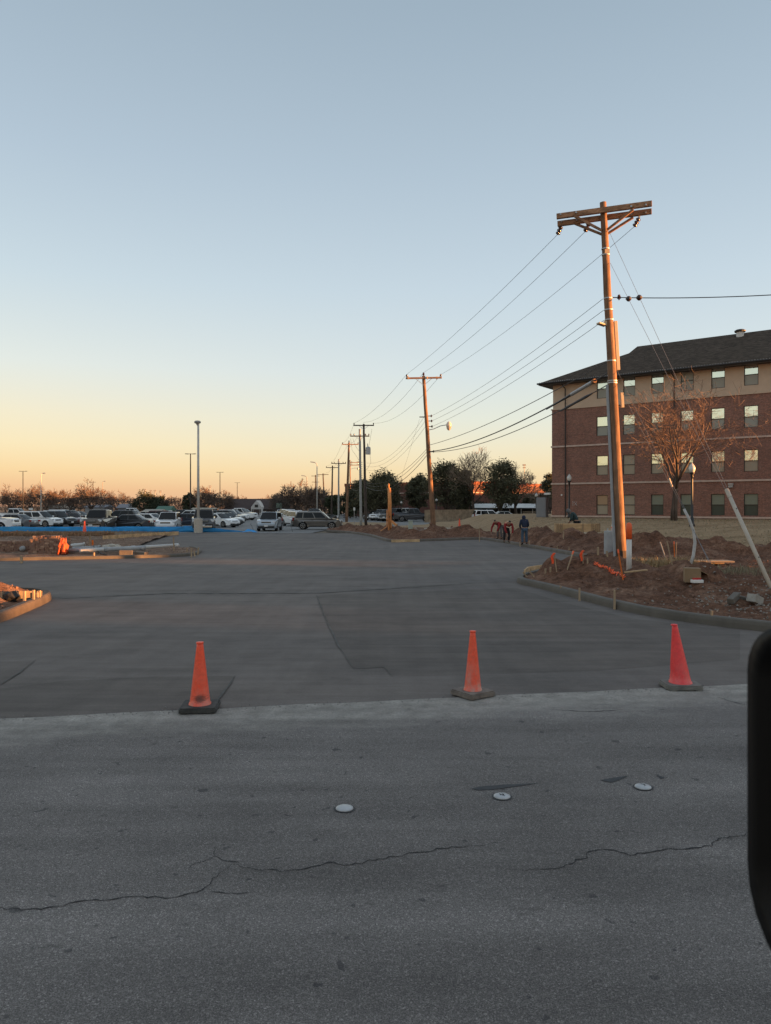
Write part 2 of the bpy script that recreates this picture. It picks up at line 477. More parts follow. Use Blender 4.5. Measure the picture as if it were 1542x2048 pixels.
def smooth_line(pts, it=2):
    for _ in range(it):
        q = [pts[0]]
        for a, b in zip(pts, pts[1:]):
            q += [(a[0] * .75 + b[0] * .25, a[1] * .75 + b[1] * .25), (a[0] * .25 + b[0] * .75, a[1] * .25 + b[1] * .75)]
        q.append(pts[-1]); pts = q
    return pts

def kerb(name, pts, mat_, h=0.155, w=0.17, back=True):
    """pts: foot line, the island lies to the LEFT of the direction of travel"""
    n = len(pts); bm = NB(); prev = None
    prof = [(0.0, -0.03), (0.012, h * .55), (0.03, h * .88), (0.06, h), (w, h), (w, -0.03)]
    inner = []
    for i, (x, y) in enumerate(pts):
        a = pts[min(i + 1, n - 1)]; b = pts[max(i - 1, 0)]
        dx, dy = a[0] - b[0], a[1] - b[1]; l = math.hypot(dx, dy) or 1
        nx, ny = -dy / l, dx / l
        j = noise.noise(Vector((x * 3, y * 3, 7))) * 0.008
        cur = [bm.verts.new((x + nx * o, y + ny * o, gz(y) + z + (j if z > 0 else 0))) for o, z in prof]
        inner.append((x + nx * (w - 0.01), y + ny * (w - 0.01)))
        if prev:
            for k in range(len(prof) - 1): bm.faces.new((prev[k], prev[k + 1], cur[k + 1], cur[k]))
        else: bm.faces.new(cur)
        prev = cur
    bm.faces.new(prev)
    o = struct(obj(name, bm, mat_))
    for p in o.data.polygons: p.use_smooth = False
    return inner

# right island: kerb C (near) and kerb D (far)
C_in = kerb('kerb', smooth_line([(8.9, 29.45), (8.4, 29.15), (7.1, 27.2), (5.5, 24.7), (4.35, 22.7), (3.7, 21.2), (3.55, 20.2), (3.85, 19.2), (4.15, 17.6), (4.5, 15.2), (5.0, 13.6), (5.9, 12.35), (7.1, 11.2), (8.8, 10.35), (11, 10.3), (16, 11.0), (40, 15.3)], 2), M_KERB_N)
D_in = kerb('kerb', smooth_line([(-5.3, 66.2), (-4.2, 64.2), (-2.96, 62.0), (-1.3, 56.6), (-.25, 49.6), (0.1, 47.4), (.5, 46.95), (2.2, 47.5), (6.0, 50.4), (6.6, 49.6), (6.9, 47.5), (7.5, 43.3), (8.1, 37), (8.3, 32.9), (8.75, 29.45)], 1), M_KERB)
KERBS.append(C_in[::2]); KERBS.append(D_in)
right_loop = D_in + [p for p in C_in if True][1:] + [(60, 19), (60, 104), (14, 103), (7, 101), (4.5, 86), (-2, 76), (-5.5, 70.5)]
def clean(loop):
    out = []
    for p in loop:
        if not out or math.hypot(p[0] - out[-1][0], p[1] - out[-1][1]) > 0.04: out.append(p)
    return out
right_loop = clean(right_loop)
rr = random.Random(11); ins = []
def fill(x0, x1, y0, y1, st, cond=lambda x, y: True):
    y = y0
    while y < y1:
        x = x0
        while x < x1:
            px, py = x + rr.uniform(-.3, .3) * st, y + rr.uniform(-.3, .3) * st
            if cond(px, py) and in_poly(px, py, right_loop): ins.append((px, py))
            x += st
        y += st
near = lambda x, y: True
fill(3.4, 13, 10, 25, 0.11)
fill(3.4, 18, 25, 34, 0.17); fill(13, 20, 10, 25, 0.3)
fill(-6, 18, 34, 70, 0.33)
fill(18, 60, 10, 70, 1.0); fill(-6, 60, 70, 104, 1.0)
V_, F_ = cdt(right_loop, lambda x, y: 0.25 if y < 40 else 0.6, ins, H)
bm_d, bm_l = NB(), NB()
def split_faces():
    dv, lv = {}, {}
    for f in F_:
        cx = sum(V_[i][0] for i in f) / len(f); cy = sum(V_[i][1] for i in f) / len(f)
        lawn = cy + 0.5 * noise.noise(Vector((cx * .8, cy * .8, 0))) > yb_lawn(cx)
        bm, d = (bm_l, lv) if lawn else (bm_d, dv)
        vs = []
        for i in f:
            if i not in d: d[i] = bm.verts.new(V_[i])
            vs.append(d[i])
        try: bm.faces.new(vs)
        except ValueError: pass
split_faces()
for bm in (bm_d, bm_l):
    for f in bm.faces:
        f.normal_update()
        if f.normal.z < 0: f.normal_flip()
DIRT = struct(obj('dirt_ground', bm_d, M_DIRT, smooth=True))
LAWN = struct(obj('lawn', bm_l, M_LAWN, smooth=True))

# left islands
A_loop_k = smooth_line([(-15, 18.0), (-11, 18.0), (-8.8, 17.8), (-7.95, 17.5), (-7.5, 16.9), (-7.25, 16.2), (-6.95, 14.6), (-6.72, 13.1), (-6.75, 11.8), (-7.2, 10.2), (-9, 8.6), (-12, 7.0)], 2)[::-1]
M_KERB_A = mat('kerb_concrete_dimmed', (.088, .070, .055), .85, .3, 2.2, bump=.3, bscale=25)  # kerb concrete darkened to offset the strong sun on this face
A_in = kerb('kerb', A_loop_k, M_KERB_A, h=0.165)
KERBS.clear(); KERBS.append(A_in)
def H2(x, y):
    b = 0.13 + 0.45 * math.exp(-((x + 8.6) / .8) ** 2 - ((y - 15.6) / 1.1) ** 2)
    b += noise.fractal(Vector((x * 3, y * 3, 1)), 0.8, 2.1, 4) * 0.07
    k = sm(0.05, 0.6, kerb_dist(x, y))
    return gz(y) + 0.12 * (1 - k) + b * k
loopA = clean(A_in + [(-16, 18), (-16, 7)])
ins = []
_rl = right_loop; right_loop = loopA
fill(-16, -6.7, 7, 18, 0.12)
V_, F_ = cdt(loopA, lambda x, y: 0.2, ins, H2)
bm = NB(); vs = [bm.verts.new(p) for p in V_]
for f in F_: bm.faces.new([vs[i] for i in f])
for f in bm.faces:
    f.normal_update()
    if f.normal.z < 0: f.normal_flip()
struct(obj('dirt_mound', bm, M_DIRT, smooth=True))

Bk = smooth_line([tuple(gp(*p)[:2]) for p in [(-700, 1131), (-200, 1126), (0, 1121.5), (200, 1118), (330, 1115), (388, 1112), (404, 1106), (400, 1099.5), (385, 1097.5)]], 2)
B_in = kerb('kerb', Bk, M_KERB_N, h=0.13)
KERBS.clear(); KERBS.append(B_in)
loopB = clean(B_in + [tuple(gp(*p)[:2]) for p in [(330, 1098.5), (262, 1099.5), (300, 1084), (348, 1068.3), (300, 1066.2), (-700, 1066.2)]])
def H3(x, y):
    b = 0.10 + noise.fractal(Vector((x * 1.2, y * 1.2, 5)), 0.8, 2.1, 4) * 0.06
    k = sm(0.05, 0.8, kerb_dist(x, y))
    bank = 0.05 * sm(49.5, 53, y) * (1 - sm(-21.5, -19, x))
    return gz(y) + 0.09 * (1 - k) + b * k + bank
ins = []; right_loop = loopB
fill(-45, -8, 33, 62.4, 0.3)
V_, F_ = cdt(loopB, lambda x, y: 0.5, ins, H3)
bm = NB(); vs = [bm.verts.new(p) for p in V_]
for f in F_: bm.faces.new([vs[i] for i in f])
for f in bm.faces:
    f.normal_update()
    if f.normal.z < 0: f.normal_flip()
struct(obj('dirt_field', bm, M_FIELD, smooth=True))
right_loop = _rl
KERBS.clear(); KERBS.append(C_in[::2]); KERBS.append(D_in)

# clods and stones strewn over the dirt
def strew(name, spots, mat_, zf, seed):
    rr = random.Random(seed); bm = NB()
    base = [Vector(p) for p in ((1, 0, 0), (-1, 0, 0), (0, 1, 0), (0, -1, 0), (0, 0, 1), (0, 0, -1))]
    fc = ((0, 2, 4), (2, 1, 4), (1, 3, 4), (3, 0, 4), (2, 0, 5), (1, 2, 5), (3, 1, 5), (0, 3, 5))
    for x, y, s in spots:
        rot = Matrix.Rotation(rr.uniform(0, 6.28), 3, Vector((rr.random() - .5, rr.random() - .5, rr.random() - .5)))
        z = zf(x, y)
        vs = [bm.verts.new(rot @ Vector((p.x * s * rr.uniform(.6, 1.3), p.y * s * rr.uniform(.6, 1.3), p.z * s * rr.uniform(.5, 1))) + Vector((x, y, z + s * .25))) for p in base]
        for f in fc: bm.faces.new([vs[i] for i in f])
    return struct(obj(name, bm, mat_), kind='stuff')
rr = random.Random(21)
sp = []
while len(sp) < 5200:
    y = rr.uniform(11, 34) if rr.random() < .75 else rr.uniform(34, 66)
    x = rr.uniform(-4, 18)
    if not in_poly(x, y, right_loop) or y > yb_lawn(x) - .5 or kerb_dist(x, y) < 0.25: continue
    sp.append((x, y, rr.uniform(.008, .030) * (1 if y < 34 else 2.2) * (2.4 if rr.random() < .08 else 1)))
strew('dirt_clods', sp, mat('clod', (0.17, 0.095, 0.065), 0.95, 0.5, 6), H, 3)
sp = []
while len(sp) < 1500:
    x, y = rr.gauss(8.6, 1.4), rr.gauss(14.6, 1.1)
    if not in_poly(x, y, right_loop) or kerb_dist(x, y) < 0.25: continue
    sp.append((x, y, rr.uniform(.012, .04)))
strew('gravel', sp, mat('gravel_grey', (0.24, 0.21, 0.18), 0.9, 0.5, 9), H, 4)
sp = [(rr.uniform(-13, -7), rr.uniform(10, 18), rr.uniform(.015, .05)) for _ in range(300)]
sp = [s for s in sp if in_poly(s[0], s[1], loopA)]
KERBS.clear(); KERBS.append(A_in); strew('dirt_clods', sp, MATS['clod'], H2, 5)
KERBS.clear(); KERBS.append(B_in)
sp = [(rr.uniform(-28, -9), rr.uniform(33.5, 50), rr.uniform(.02, .07)) for _ in range(900)]
sp = [s for s in sp if in_poly(s[0], s[1], loopB) and kerb_dist(s[0], s[1]) > .3]
strew('rubble', sp, mat('rubble_pale', (0.27, 0.2, 0.16), 0.9, 0.5, 5), H3, 6)
# small crumbs along the road joint
sp = []
for i in range(500):
    s = rr.uniform(-5, 5); k = EDGE + rr.gauss(-.03, .06); p = road_pt(s, k); sp.append((p[0], p[1], rr.uniform(.003, .010)))
strew('grit', sp, mat('grit_grey', (0.2, 0.19, 0.18), 0.9, 0.4, 40), lambda x, y: gz(y), 7)
KERBS.clear(); KERBS.append(C_in[::2]); KERBS.append(D_in)
# ================================================================= MATERIALS FOR THINGS
def brick_mat(name, a, b, mortar, sc=1.0, w=0.21, h=0.076):
    t = NT(name)
    tc = t.new('ShaderNodeTexCoord'); sp = t.new('ShaderNodeSeparateXYZ'); t.link(tc.outputs['Object'], sp.inputs[0])
    cb = t.new('ShaderNodeCombineXYZ'); t.link(t.math('ADD', sp.outputs[0], sp.outputs[1]), cb.inputs[0]); t.link(sp.outputs[2], cb.inputs[1])
    br = t.new('ShaderNodeTexBrick'); t.link(cb.outputs[0], br.inputs['Vector'])
    br.inputs['Color1'].default_value = (*a, 1); br.inputs['Color2'].default_value = (*b, 1); br.inputs['Mortar'].default_value = (*mortar, 1)
    br.inputs['Scale'].default_value = sc; br.inputs['Brick Width'].default_value = w; br.inputs['Row Height'].default_value = h
    br.inputs['Mortar Size'].default_value = 0.008; br.inputs['Bias'].default_value = -0.1
    n = t.noise(tc.outputs['Object'], 0.6, 5, 0.6); n2 = t.noise(tc.outputs['Object'], 9, 3, 0.6)
    c = t.mix(1.0, br.outputs['Color'], t.ramp(n, [(0.3, 0.85), (0.7, 1.12)]), 'MULTIPLY')
    c = t.mix(1.0, c, t.ramp(n2, [(0.3, 0.72), (0.7, 1.25)]), 'MULTIPLY')
    t.color(c); t.set(Roughness=0.85); t.bsdf.inputs['Specular IOR Level'].default_value = 0.2
    t.bump(br.outputs['Fac'], -0.4, 0.01)
    return t.m
def shingle_mat():
    t = NT('shingles'); tc = t.new('ShaderNodeTexCoord')
    br = t.new('ShaderNodeTexBrick'); t.link(tc.outputs['Object'], br.inputs['Vector'])
    br.inputs['Color1'].default_value = (.060, .047, .037, 1); br.inputs['Color2'].default_value = (.115, .088, .068, 1); br.inputs['Mortar'].default_value = (.02, .02, .02, 1)
    br.inputs['Scale'].default_value = 1; br.inputs['Brick Width'].default_value = .3; br.inputs['Row Height'].default_value = .13; br.inputs['Mortar Size'].default_value = .01
    n = t.noise(tc.outputs['Object'], 2.5, 5, .65)
    t.color(t.mix(1.0, br.outputs['Color'], t.ramp(n, [(.3, .75), (.7, 1.3)]), 'MULTIPLY')); t.set(Roughness=1.0); t.bsdf.inputs['Specular IOR Level'].default_value = .05
    t.bump(br.outputs['Fac'], -.5, .01)
    return t.m
def wood_mat(name, a, b, grain=14, rough=.8, axis='Z', dark=(0.02, 0.014, 0.010)):
    t = NT(name)
    sc = {'Z': (grain, grain, .55), 'X': (.55, grain, grain), 'Y': (grain, .55, grain)}[axis]
    n = t.noise(t.coord(scale=sc), 1.0, 6, .68, .6)
    c = t.ramp(n, [(.25, dark), (.42, b), (.68, a)])
    n2 = t.noise(t.coord(), 2.2, 3, .5)
    c = t.mix(1.0, c, t.ramp(n2, [(.3, .75), (.7, 1.2)]), 'MULTIPLY')
    t.color(c); t.set(Roughness=rough); t.bsdf.inputs['Specular IOR Level'].default_value = .2
    t.bump(n, .7, .02)
    return t.m
def glass_mat(name, col, rough=.03, spec=.5, var=0, ior=1.6):
    t = NT(name); t.set(Roughness=rough, IOR=ior); t.bsdf.inputs['Specular IOR Level'].default_value = spec
    t.color(t.ramp(t.noise(t.coord(), 1.4, 3, .5), [(.3, tuple(c * .8 for c in col)), (.7, tuple(c * 1.2 for c in col))]) if var else col)
    return t.m

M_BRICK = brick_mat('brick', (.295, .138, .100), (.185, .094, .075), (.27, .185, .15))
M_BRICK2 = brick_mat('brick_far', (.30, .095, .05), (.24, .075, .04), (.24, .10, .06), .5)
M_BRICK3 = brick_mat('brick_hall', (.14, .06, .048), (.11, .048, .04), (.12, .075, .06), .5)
M_STUCCO = mat('stucco', (.55, .42, .31), .9, .06, 1.5, bump=.15, bscale=40)
M_BAND = mat('cast_stone', (.54, .41, .34), .85, .12, 3)
M_ROOF = shingle_mat()
M_TRIM = mat('dark_trim', (.022, .019, .018), .5, .1, 4)
M_FRAME = mat('window_frame', (.030, .026, .022), .45)
M_G_UP = glass_mat('glass_blind', (.80, .88, .80), .04, .5); M_G_UP.node_tree.nodes['Principled BSDF'].inputs['Metallic'].default_value = .75
M_G_LO = glass_mat('glass_screen', (.33, .33, .285), .3, .15)
M_G_TAN = glass_mat('glass_tan', (.36, .31, .235), .2, .2)
M_G_UP1 = glass_mat('glass_ground_floor', (.19, .225, .18), .06, .2)
M_G_LO1 = glass_mat('glass_ground_low', (.07, .085, .07), .12, .12)
M_G_OR = glass_mat('glass_painted_reflection', (.30, .22, .14), .05, .5)  # orange reflection painted in as a tan pane colour
M_WOODP = wood_mat('pole_wood', (.33, .19, .115), (.145, .085, .053), 16)
M_WOODA = wood_mat('arm_wood', (.50, .29, .17), (.27, .15, .09), 14, axis='X')
M_WOOD_G = wood_mat('grey_pole_wood', (.12, .095, .08), (.055, .042, .036), 10)
M_LUM = wood_mat('lumber', (.66, .46, .27), (.50, .34, .19), 10, axis='X', dark=(.2, .13, .07))
M_LUMZ = wood_mat('stake_wood', (.46, .35, .23), (.32, .23, .15), 12, axis='Z', dark=(.18, .12, .07))
M_LUM_O = wood_mat('stake_orange', (.80, .20, .035), (.6, .14, .03), 12, axis='Z', dark=(.35, .10, .03))
M_FLAG = mat('flag_orange', (.95, .16, .05), .6, .15, 20)
M_CER = mat('brown_porcelain', (.045, .018, .012), .15, spec=.6)
M_STEEL = mat('galvanised', (.40, .41, .42), .45, .18, 8, metal=.6)
M_GREYP = mat('pole_grey', (.33, .33, .315), .6, .14, 3)
M_WHITEP = mat('pole_white', (.56, .54, .50), .55, .12, 2)
M_BLACKM = mat('black_metal', (.012, .012, .012), .4)
M_WIRE = mat('wire_dark', (.05, .05, .055), .6)
M_WIRE_C = mat('wire_bright', (.13, .13, .135), .5, metal=.3)
M_CONDUIT = mat('conduit', (.30, .32, .34), .5, .1, 5)
M_COVER = mat('conduit_tan', (.56, .45, .30), .6, .1, 3)

# ================================================================= DORMITORY
DORM = thing('dormitory', 'four storey brick and tan stucco dormitory with dark shingle roof', 'building', (14.2, 64.0, 0.0), math.atan2(-.6, .8))
Lf, DEP = 22.3, 18.0
T_COLS = [4.4, 6.6, 8.83, 11.06, 13.28, 15.55, 17.8, 20.1]
Z_ROWS = [1.3, 4.52, 7.73, 10.82]; WW, WH = .96, 1.6
def wall_grid(bm, z0, z1, y, holes, x0=0.0, x1=Lf):
    """front wall at y with real window openings, holes: list of (x0,x1,z0,z1)"""
    xs = sorted({x0, x1} | {h[0] for h in holes} | {h[1] for h in holes}); zs_ = sorted({z0, z1} | {h[2] for h in holes} | {h[3] for h in holes})
    for i in range(len(xs) - 1):
        for j in range(len(zs_) - 1):
            mx, mz = (xs[i] + xs[i + 1]) / 2, (zs_[j] + zs_[j + 1]) / 2
            if any(h[0] < mx < h[1] and h[2] < mz < h[3] for h in holes): continue
            quad(bm, (xs[i], y, zs_[j]), (xs[i + 1], y, zs_[j]), (xs[i + 1], y, zs_[j + 1]), (xs[i], y, zs_[j + 1]))
    for a, b, c, d in holes:
        for p in (((a, c), (a, d)), ((b, c), (b, d)), ((a, c), (b, c)), ((a, d), (b, d))):
            (xa, za), (xb, zb) = p
            quad(bm, (xa, y, za), (xb, y, zb), (xb, y + .12, zb), (xa, y + .12, za))
def hol(rows): return [(t - WW / 2, t + WW / 2, z, z + WH) for t in T_COLS for z in rows]
bm = NB(); wall_grid(bm, -1.0, 10.2, 0, hol(Z_ROWS[:3]))
quad(bm, (0, 0, -1), (0, 0, 10.2), (0, DEP, 10.2), (0, DEP, -1)); quad(bm, (Lf, 0, -1), (Lf, DEP, -1), (Lf, DEP, 10.2), (Lf, 0, 10.2)); quad(bm, (0, DEP, -1), (Lf, DEP, -1), (Lf, DEP, 10.2), (0, DEP, 10.2))
quad(bm, (0, 0, 10.2), (Lf, 0, 10.2), (Lf, .08, 10.2), (0, .08, 10.2)); quad(bm, (0, 0, 10.2), (.08, 0, 10.2), (.08, DEP, 10.2), (0, DEP, 10.2))
obj('brick_wall', bm, M_BRICK, DORM)
bm = NB(); wall_grid(bm, 10.2, 12.45, .07, hol(Z_ROWS[3:]), .07)
quad(bm, (.07, .07, 10.2), (.07, .07, 12.45), (.07, DEP, 12.45), (.07, DEP, 10.2)); quad(bm, (Lf, .07, 10.2), (Lf, DEP, 10.2), (Lf, DEP, 12.45), (Lf, .07, 12.45))
obj('stucco_wall', bm, M_STUCCO, DORM)
for z, hh in ((10.2, .09), (7.03, .13), (3.88, .13), (1.14, .13)):
    bm = NB(); box(bm, (Lf / 2 - .02, -.03, z + .0), (Lf + .1, .1, hh)); box(bm, (-.03, DEP / 2, z), (.1, DEP - .1, hh))
    obj('stone_band', bm, M_BAND if z < 10 else M_STUCCO, DORM)
wn = random.Random(3)
for ci, t in enumerate(T_COLS):
    for ri, z in enumerate(Z_ROWS):
        yo = .10 + (.07 if ri == 3 else 0)
        bm = NB(); fw = .045
        for a, b, c, d in ((t - WW / 2, t - WW / 2 + fw, z, z + WH), (t + WW / 2 - fw, t + WW / 2, z, z + WH), (t - WW / 2 + fw, t + WW / 2 - fw, z, z + fw), (t - WW / 2 + fw, t + WW / 2 - fw, z + WH - fw, z + WH), (t - WW / 2 + fw, t + WW / 2 - fw, z + WH * .49 - .02, z + WH * .49 + .03)):
            box(bm, ((a + b) / 2, yo, (c + d) / 2), (b - a, .06, d - c))
        fr = obj('window', bm, M_FRAME, DORM)
        up, lo = (M_G_UP1, M_G_LO1) if ri == 0 else (M_G_UP, M_G_LO)
        if ri == 0 and ci == 0: up, lo = M_G_OR, M_G_TAN  # reflections in the first two columns are painted as tan panes
        if ri == 0 and ci == 1: up, lo = M_G_TAN, M_G_TAN
        if ri == 1: lo = M_G_TAN
        if ri == 1 and ci == 1: up = M_G_TAN
        if ri == 3 and ci == 3: up = M_G_LO
        tl = wn.uniform(-.004, .004)
        for nm, m, za, zb in (('upper_pane', up, z + WH * .49 + .03, z + WH - fw), ('lower_pane', lo, z + fw, z + WH * .49 - .02)):
            bm = NB(); x0, x1 = t - WW / 2 + fw, t + WW / 2 - fw
            quad(bm, (x0, yo + .012 + tl, za), (x1, yo + .012 - tl, za), (x1, yo + .012 - tl + .003, zb), (x0, yo + .012 + tl, zb))
            obj(nm, bm, m, fr)
# roof: hip end with a small gablet, long ridge
e, ze, zr = .85, 12.42, 16.6; sl_ = (zr - ze) / (DEP / 2 + e)
tk = 4.35; bk = 6.6; zk = ze + (bk + e) * sl_
A = (-e, -e, ze); B = (Lf + e, -e, ze); Cc = (Lf + e, DEP + e, ze); Dd = (-e, DEP + e, ze)
K1 = (tk, bk, zk); K2 = (tk, DEP - bk, zk); Rg = (tk - .05, DEP / 2, zr); Re = (Lf + e, DEP / 2, zr)
bm = NB()
for f in ((A, B, Re, Rg, K1), (Dd, K2, Rg, Re, Cc), (A, K1, K2, Dd), (K1, Rg, K2), (B, Cc, Re)):
    bm.faces.new([bm.verts.new(p) for p in f])
bmesh.ops.remove_doubles(bm, verts=bm.verts, dist=.001)
RF = obj('roof', bm, M_ROOF, DORM)
bm = NB()     # soffit and fascia
box(bm, (Lf / 2, -e + .02, ze - .09), (Lf + 2 * e, .05, .17)); box(bm, (-e + .02, DEP / 2, ze - .09), (.05, DEP + 2 * e - .1, .17))
quad(bm, (-e, -e, ze - .15), (Lf + e, -e, ze - .15), (Lf + e, .3, ze - .15), (-e, .3, ze - .15)); quad(bm, (-e, .3, ze - .15), (.3, .3, ze - .15), (.3, DEP + e, ze - .15), (-e, DEP + e, ze - .15))
obj('fascia', bm, M_TRIM, DORM)
bm = NB(); tube(bm, [(-e - .1, -e - .06, ze - .05), (Lf + e, -e - .06, ze - .05)], .075, 6); obj('gutter', bm, M_TRIM, DORM)
bm = NB(); rs = random.Random(8)
for i in range(int((Lf + 1.4) / .19)):
    box(bm, (-e + .1 + i * .19, -e + .02, ze + .05 + rs.uniform(0, .02)), (.05, .05, .035))
obj('snow_guard', bm, M_STEEL, DORM)['kind'] = 'stuff'
for t in (1.25, 10.15, 21.5):
    bm = NB(); tube(bm, [(t, -.8, ze - .1), (t, -.75, ze - .28), (t, -.1, ze - .55), (t, -.085, 0.9)], .05, 6); obj('downspout', bm, M_TRIM, DORM)
bm = NB(); lathe(bm, [(.30, 0), (.30, .62)], 12, Matrix.Translation((13.2, 7.9, zr - .75))); v = obj('roof_vent', bm, mat('vent_white', (.62, .62, .6), .5), RF)
bm = NB(); lathe(bm, [(.42, -.14), (.45, -.02), (.30, .07)], 12, Matrix.Translation((13.2, 7.9, zr - .0))); obj('vent_cap', bm, M_TRIM, RF)
bm = NB(); box(bm, (.9, -.03, 2.93), (.12, .07, .12)); obj('wall_lamp', bm, mat('lamp_white', (.7, .7, .68), .4), DORM)
bm = NB(); box(bm, (-.35, -.1, 3.05), (.5, .25, .16)); obj('door_canopy', bm, MATS['lamp_white'], DORM)
bm = NB(); box(bm, (14.2, -.09, 3.62), (.36, .17, .12)); box(bm, (14.2, -.1, 3.45), (.3, .16, .16)); obj('wall_light', bm, M_STEEL, DORM)
bm = NB(); y_ = -.012   # painted utility mark
for a, b in (((1.9, 2.35), (1.9, 2.05)), ((2.02, 2.35), (2.25, 2.05)), ((2.25, 2.35), (2.02, 2.05)), ((1.83, 2.35), (1.97, 2.35)), ((1.83, 2.05), (1.97, 2.05))):
    bar(bm, (a[0], y_, a[1]), (b[0], y_, b[1]), .045, .012)
obj('wall_mark', bm, mat('mark_white', (.75, .72, .7), .7), DORM)

# ================================================================= UTILITY POLES
def insulator(bm, p, s=1.0, up=True):
    p = Vector(p); k = 1 if up else -1
    lathe(bm, [(.03 * s, 0), (.03 * s, .05 * s), (.085 * s, .06 * s), (.05 * s, .1 * s), (.075 * s, .12 * s), (.05 * s, .17 * s), (.055 * s, .2 * s), (.02 * s, .22 * s)], 8, Matrix.Translation(p) @ Matrix.Scale(k, 4, (0, 0, 1)))
def util_pole(name, label, px_top, py_top, D, px_base, arms=(), r0=.17, r1=.11, m=None, group='utility poles along the driveway', zb=None, arm_m=None, ins=True, topz=None):
    zb = gz(D) if zb is None else zb
    base = Vector(((px_base - CX) / F * D, D, zb)); top = at(px_top, py_top, D)
    t = thing(name, label, 'utility pole', base, 0, group)
    h = top - base; bm = NB(); n = 12
    pts = [h * (k / n) for k in range(n + 1)]
    pts[0] = h * (-.3 / h.length)
    for k in range(1, n): pts[k] = pts[k] + Vector((noise.noise(Vector((k * .6, base.y, 0))), noise.noise(Vector((k * .6, base.y, 5))), 0)) * .025
    tube(bm, pts, [r0 + (r1 - r0) * k / n for k in range(n + 1)], 14)
    obj('post', bm, m or M_WOODP, t, smooth=True)
    def on(f): return h * f
    for zf, L_, yaw, off in arms:          # fraction of the height, arm length, yaw, shift along the arm
        c = on(zf) + Vector((0, -(r1 + .05), 0)); d = Vector((math.cos(yaw), math.sin(yaw), 0))
        bm = NB(); bar(bm, c - d * (L_ / 2 - off), c + d * (L_ / 2 + off), .10, .125, .012)
        a = obj('crossarm', bm, arm_m or (M_WOODA if (m or M_WOODP) is M_WOODP else M_WOOD_G), t)
        bm = NB()
        for s in (-1, 1): bar(bm, c + d * s * L_ * .22 + Vector((0, -.02, -.06)), c + Vector((0, .03, -L_ * .2)), .03, .03)
        obj('arm_brace', bm, M_STEEL, t)
        if ins:
            for q in (-.47, -.3, .3, .47) if ins == 4 else (-.47, .47):
                bm = NB(); insulator(bm, c + d * (L_ * q + off) + Vector((0, 0, .06)), 1.0); obj('insulator', bm, M_CER, t, smooth=True)
    return t, base, h

# --- the near pole -------------------------------------------------------
D1 = 27.2
zb1 = H(8.56, 27.2) - .05
P1, b1, h1 = util_pole('utility_pole', 'tall leaning wooden utility pole with double crossarm, base in dirt mound', 1206, 405, D1, 1243, (), .20, .115, zb=zb1, group=None)
def p1(f, dx=0, dy=0, dz=0): return h1 * f + Vector((dx, dy, dz))
def p1z(py): return ((EYE - (py - HY) / F * D1) - zb1) / h1.z
yaw = R(-17); d1 = Vector((math.cos(yaw), math.sin(yaw), 0)); n1 = Vector((-d1.y, d1.x, 0))
cA = p1(p1z(424)) - n1 * .175 + Vector((0, 0, .0)); cB = p1(p1z(432)) + n1 * .175
for c, L_ in ((cA, 3.3), (cB, 3.3)):
    bm = NB(); bar(bm, c - d1 * L_ / 2 + Vector((0, 0, -.045)), c + d1 * L_ / 2 + Vector((0, 0, .045)), .115, .19, .012); obj('crossarm', bm, M_WOODA, P1)
M_BRACE = wood_mat('brace_wood', (.40, .23, .14), (.2, .115, .07), 12, axis='X')
for s in (-1, 1):
    bm = NB(); bar(bm, cA + d1 * s * 1.02 - n1 * .02 + Vector((0, 0, -.10)), p1(p1z(463)) - n1 * .15 + d1 * s * .10, .07, .085, .006); obj('arm_brace', bm, M_BRACE, P1)
    bm = NB(); bar(bm, cB + d1 * s * 1.02 + Vector((0, 0, -.10)), p1(p1z(466)) + n1 * .14 + d1 * s * .08, .07, .085, .006); obj('arm_brace', bm, M_BRACE, P1)
def string_ins(p, dirv, k=3):
    bm = NB(); p = Vector(p); dirv = Vector(dirv).normalized(); q = dirv.to_track_quat('Z', 'Y').to_matrix().to_4x4()
    for i in range(k):
        lathe(bm, [(.02, .13 * i), (.03, .13 * i + .02), (.085, .13 * i + .045), (.09, .13 * i + .07), (.035, .13 * i + .09), (.02, .13 * i + .13)], 10, Matrix.Translation(p) @ q)
    return obj('insulator', bm, M_CER, P1, smooth=True), p + dirv * (.13 * k)
ENDS1 = []
for s in (-1.52, -.52, 1.22):
    st = cB + d1 * s + n1 * .05 + Vector((0, 0, -.13))
    o_, e_ = string_ins(st, Vector((-.14, .75, -.42)) , 3); ENDS1.append(b1 + e_)
    bm = NB(); box(bm, st + Vector((0, 0, .05)), (.05, .10, .1)); obj('arm_bolt', bm, M_STEEL, P1)
for c in (cA, cB):
    for s in (-1.5, 1.45, -.95, .95):
        bm = NB(); tube(bm, [c + d1 * s - n1 * .10, c + d1 * s - n1 * .04], .035, 8); obj('arm_bolt', bm, M_STEEL, P1)
bm = NB(); box(bm, p1(p1z(505), .02, -.135), (.17, .02, .15)); obj('number_tag', bm, mat('tag_tan', (.42, .32, .2), .5), P1)
for py in (498, 510, 597, 620, 640, 722, 762, 766):
    bm = NB(); f = p1z(py); rr_ = .205 + (.12 - .205) * f
    tube(bm, [p1(f, 0, 0, -.02), p1(f, 0, 0, .02)], rr_ + .012, 14); obj('pole_band', bm, M_STEEL, P1)
